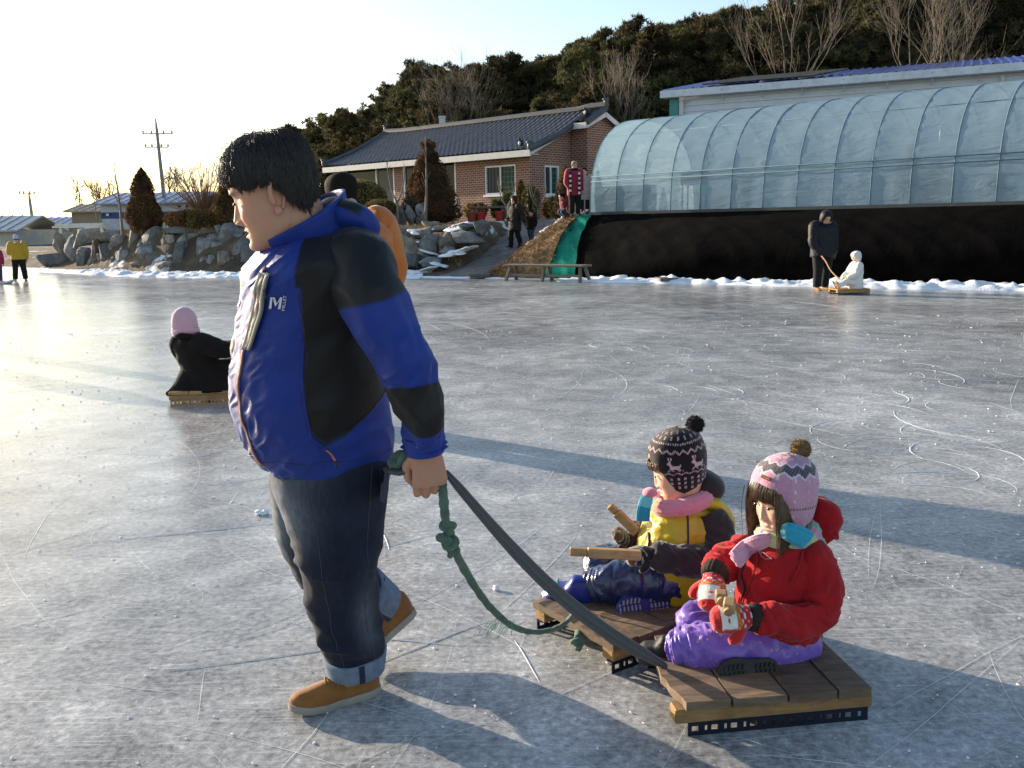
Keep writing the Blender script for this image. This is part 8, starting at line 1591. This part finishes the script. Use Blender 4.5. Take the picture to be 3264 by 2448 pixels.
# mother and child walking up the path
wb = D(*z2(1492, 940), 29.6); wz = max(0, gz(wb[0], wb[1])) + .02
figure(A(wb[0], wb[1], wz), 1.60, math.radians(-140), 'woman in dark hooded coat walking down the dirt path holding a hand', M_FBRN, M_FTRO, M_FBLK, hood=True, bulk=1.12, coat_len=.5, face_pitch=.2, gloves=(.03, .03, .03), pose=dict(kL=(-.02, .06, .28), aL=(-.09, .065, .07), fL=-.5, kR=(.06, -.06, .28), aR=(.05, -.065, .045), eL=(-.05, .18, .62), wL=(-.04, .25, .50), eR=(-.01, -.15, .62), wR=(.1, -.1, .56)))
cb2 = D(*z2(1596, 925), 29.9); figure(A(cb2[0], cb2[1], max(0, gz(cb2[0], cb2[1])) + .02), 1.02, math.radians(-120), 'small child in black coat walking on the dirt path beside the woman', M_FBLK, M_JEANB, M_FBLK, bulk=1.35, coat_len=.46, child=True, pose=dict(kL=(.06, .06, .28), aL=(.04, .065, .045), aR=(-.08, -.065, .07), eR=(.0, -.17, .64), wR=(0, -.26, .66)))
# group by the greenhouse end
rb = D(*z2(1872, 790), 27.6); rz0 = 1.70
figure(A(rb[0], rb[1], rz0), 1.58, math.radians(-70), 'woman in crimson coat, striped scarf and tan hat standing beside the greenhouse', M_FRED, M_FTRO, M_FBLK, hat=M_TANH, bulk=1.15, coat_len=.46, scarf=M_FBLK, pose=dict(eR=(.02, -.17, .62), wR=(.08, -.13, .50)))
mb = MB(); q = A(rb[0], rb[1] - .28, rz0)
sc2 = thing('long_scarf', 'long striped scarf hanging open over the crimson coat', 'scarf', q); 
for s_ in (-1, 1):
    for k in range(9): m_ = MB(); m_.box(q + A(.13 * s_, .03, 1.22 - k * .07), (.06, .035, .07), None, 0, .004); mpart('stripe', m_, M_WHITE if (k + (s_ > 0)) % 2 else M_FBLK, sc2)
mb = MB(); mb.tube([q + A(.3, .1, 0), q + A(.27, .12, 1.25)], .02, 8); pst = solid('walking_pole', mb, M_GREYC, 'pale upright pole beside the woman in the crimson coat', 'pole', loc=q + A(.3, .1, 0), smooth=True)
gb = D(*z2(1935, 765), 28.6); figure(A(gb[0], gb[1], rz0), 1.45, math.radians(-100), 'person in grey padded coat half hidden behind the woman in crimson', M_GREYC, M_FTRO, M_FBLK, bulk=1.1, coat_len=.5)
cr = D(*z2(1815, 790), 28.2); figure(A(cr[0], cr[1], rz0 - .35), 1.15, math.radians(-150), 'child in dark red jacket crouching left of the woman in crimson', fabric('dark_red', (.13, .01, .02), None, .8), M_JEANB, M_FBLK, bulk=1.25, child=True, pose=dict(head=(.12, 0, .80), neck=(.07, 0, .72), kL=(.14, .07, .42), kR=(.14, -.07, .42), aL=(.02, .07, .30), aR=(.02, -.07, .30), hL=(-.06, .06, .42), hR=(-.06, -.06, .42), pel=(-.04, 0, .42)))
# garden odds and ends before the house
pt = D(*z2(1330, 770), 34.8); t = thing('garden_table', 'dark low garden table before the brick house', 'table', A(pt[0], pt[1], 1.6)); mb = MB(); mb.box(A(pt[0], pt[1], 2.12), (1.5, .8, .08), None, 0, .01); mpart('table_top', mb, M_OLDW, t)
for k in (-1, 1): mb = MB(); mb.box(A(pt[0] + .5 * k, pt[1], 1.85), (.14, .6, .46), None, 0, .01); mpart('leg', mb, M_OLDW, t)
for k, (px, lab, m_) in enumerate([(1275, 'red plastic toy lying under the left end of the garden table', pm('red_toy', (.5, .03, .03), None, 9)), (1395, 'red stool standing at the right end of the garden table', pm('red_stool', (.42, .04, .03), None, 9)), (1215, 'rusty red planter left of the garden table', pm('rust_pot', (.28, .06, .03), None, 9))]):
    q = D(*z2(px, 775), 34.2); zz = gz(q[0], q[1]); mb = MB(); t = thing(['toy', 'stool', 'planter'][k], lab, ['toy', 'stool', 'planter'][k], A(q[0], q[1], zz)); mb.tube([A(q[0], q[1], zz), A(q[0], q[1], zz + .3), A(q[0], q[1], zz + .34)], [.13, .19, .2], 12); mpart('tub', mb, m_, t, True, auto=40); mb = MB(); mb.tube([A(q[0], q[1], zz + .34), A(q[0], q[1], zz + .38)], [.22, .21], 12); mpart('rim', mb, m_, t, True, auto=40)

# two more visitors out on the ice beyond the left edge, whose shadows reach into view
figure(A(-8.3, 11.75, 0), 1.68, math.radians(30), 'visitor in dark coat standing on the ice left of the view, casting a long shadow', M_FNAV, M_FTRO, M_FBLK, bulk=1.15)
figure(A(-7.2, 11.9, 0), 1.30, math.radians(40), 'child in dark red jacket standing on the ice left of the view', M_FRED, M_JEANB, M_FBLK, bulk=1.15, child=True)
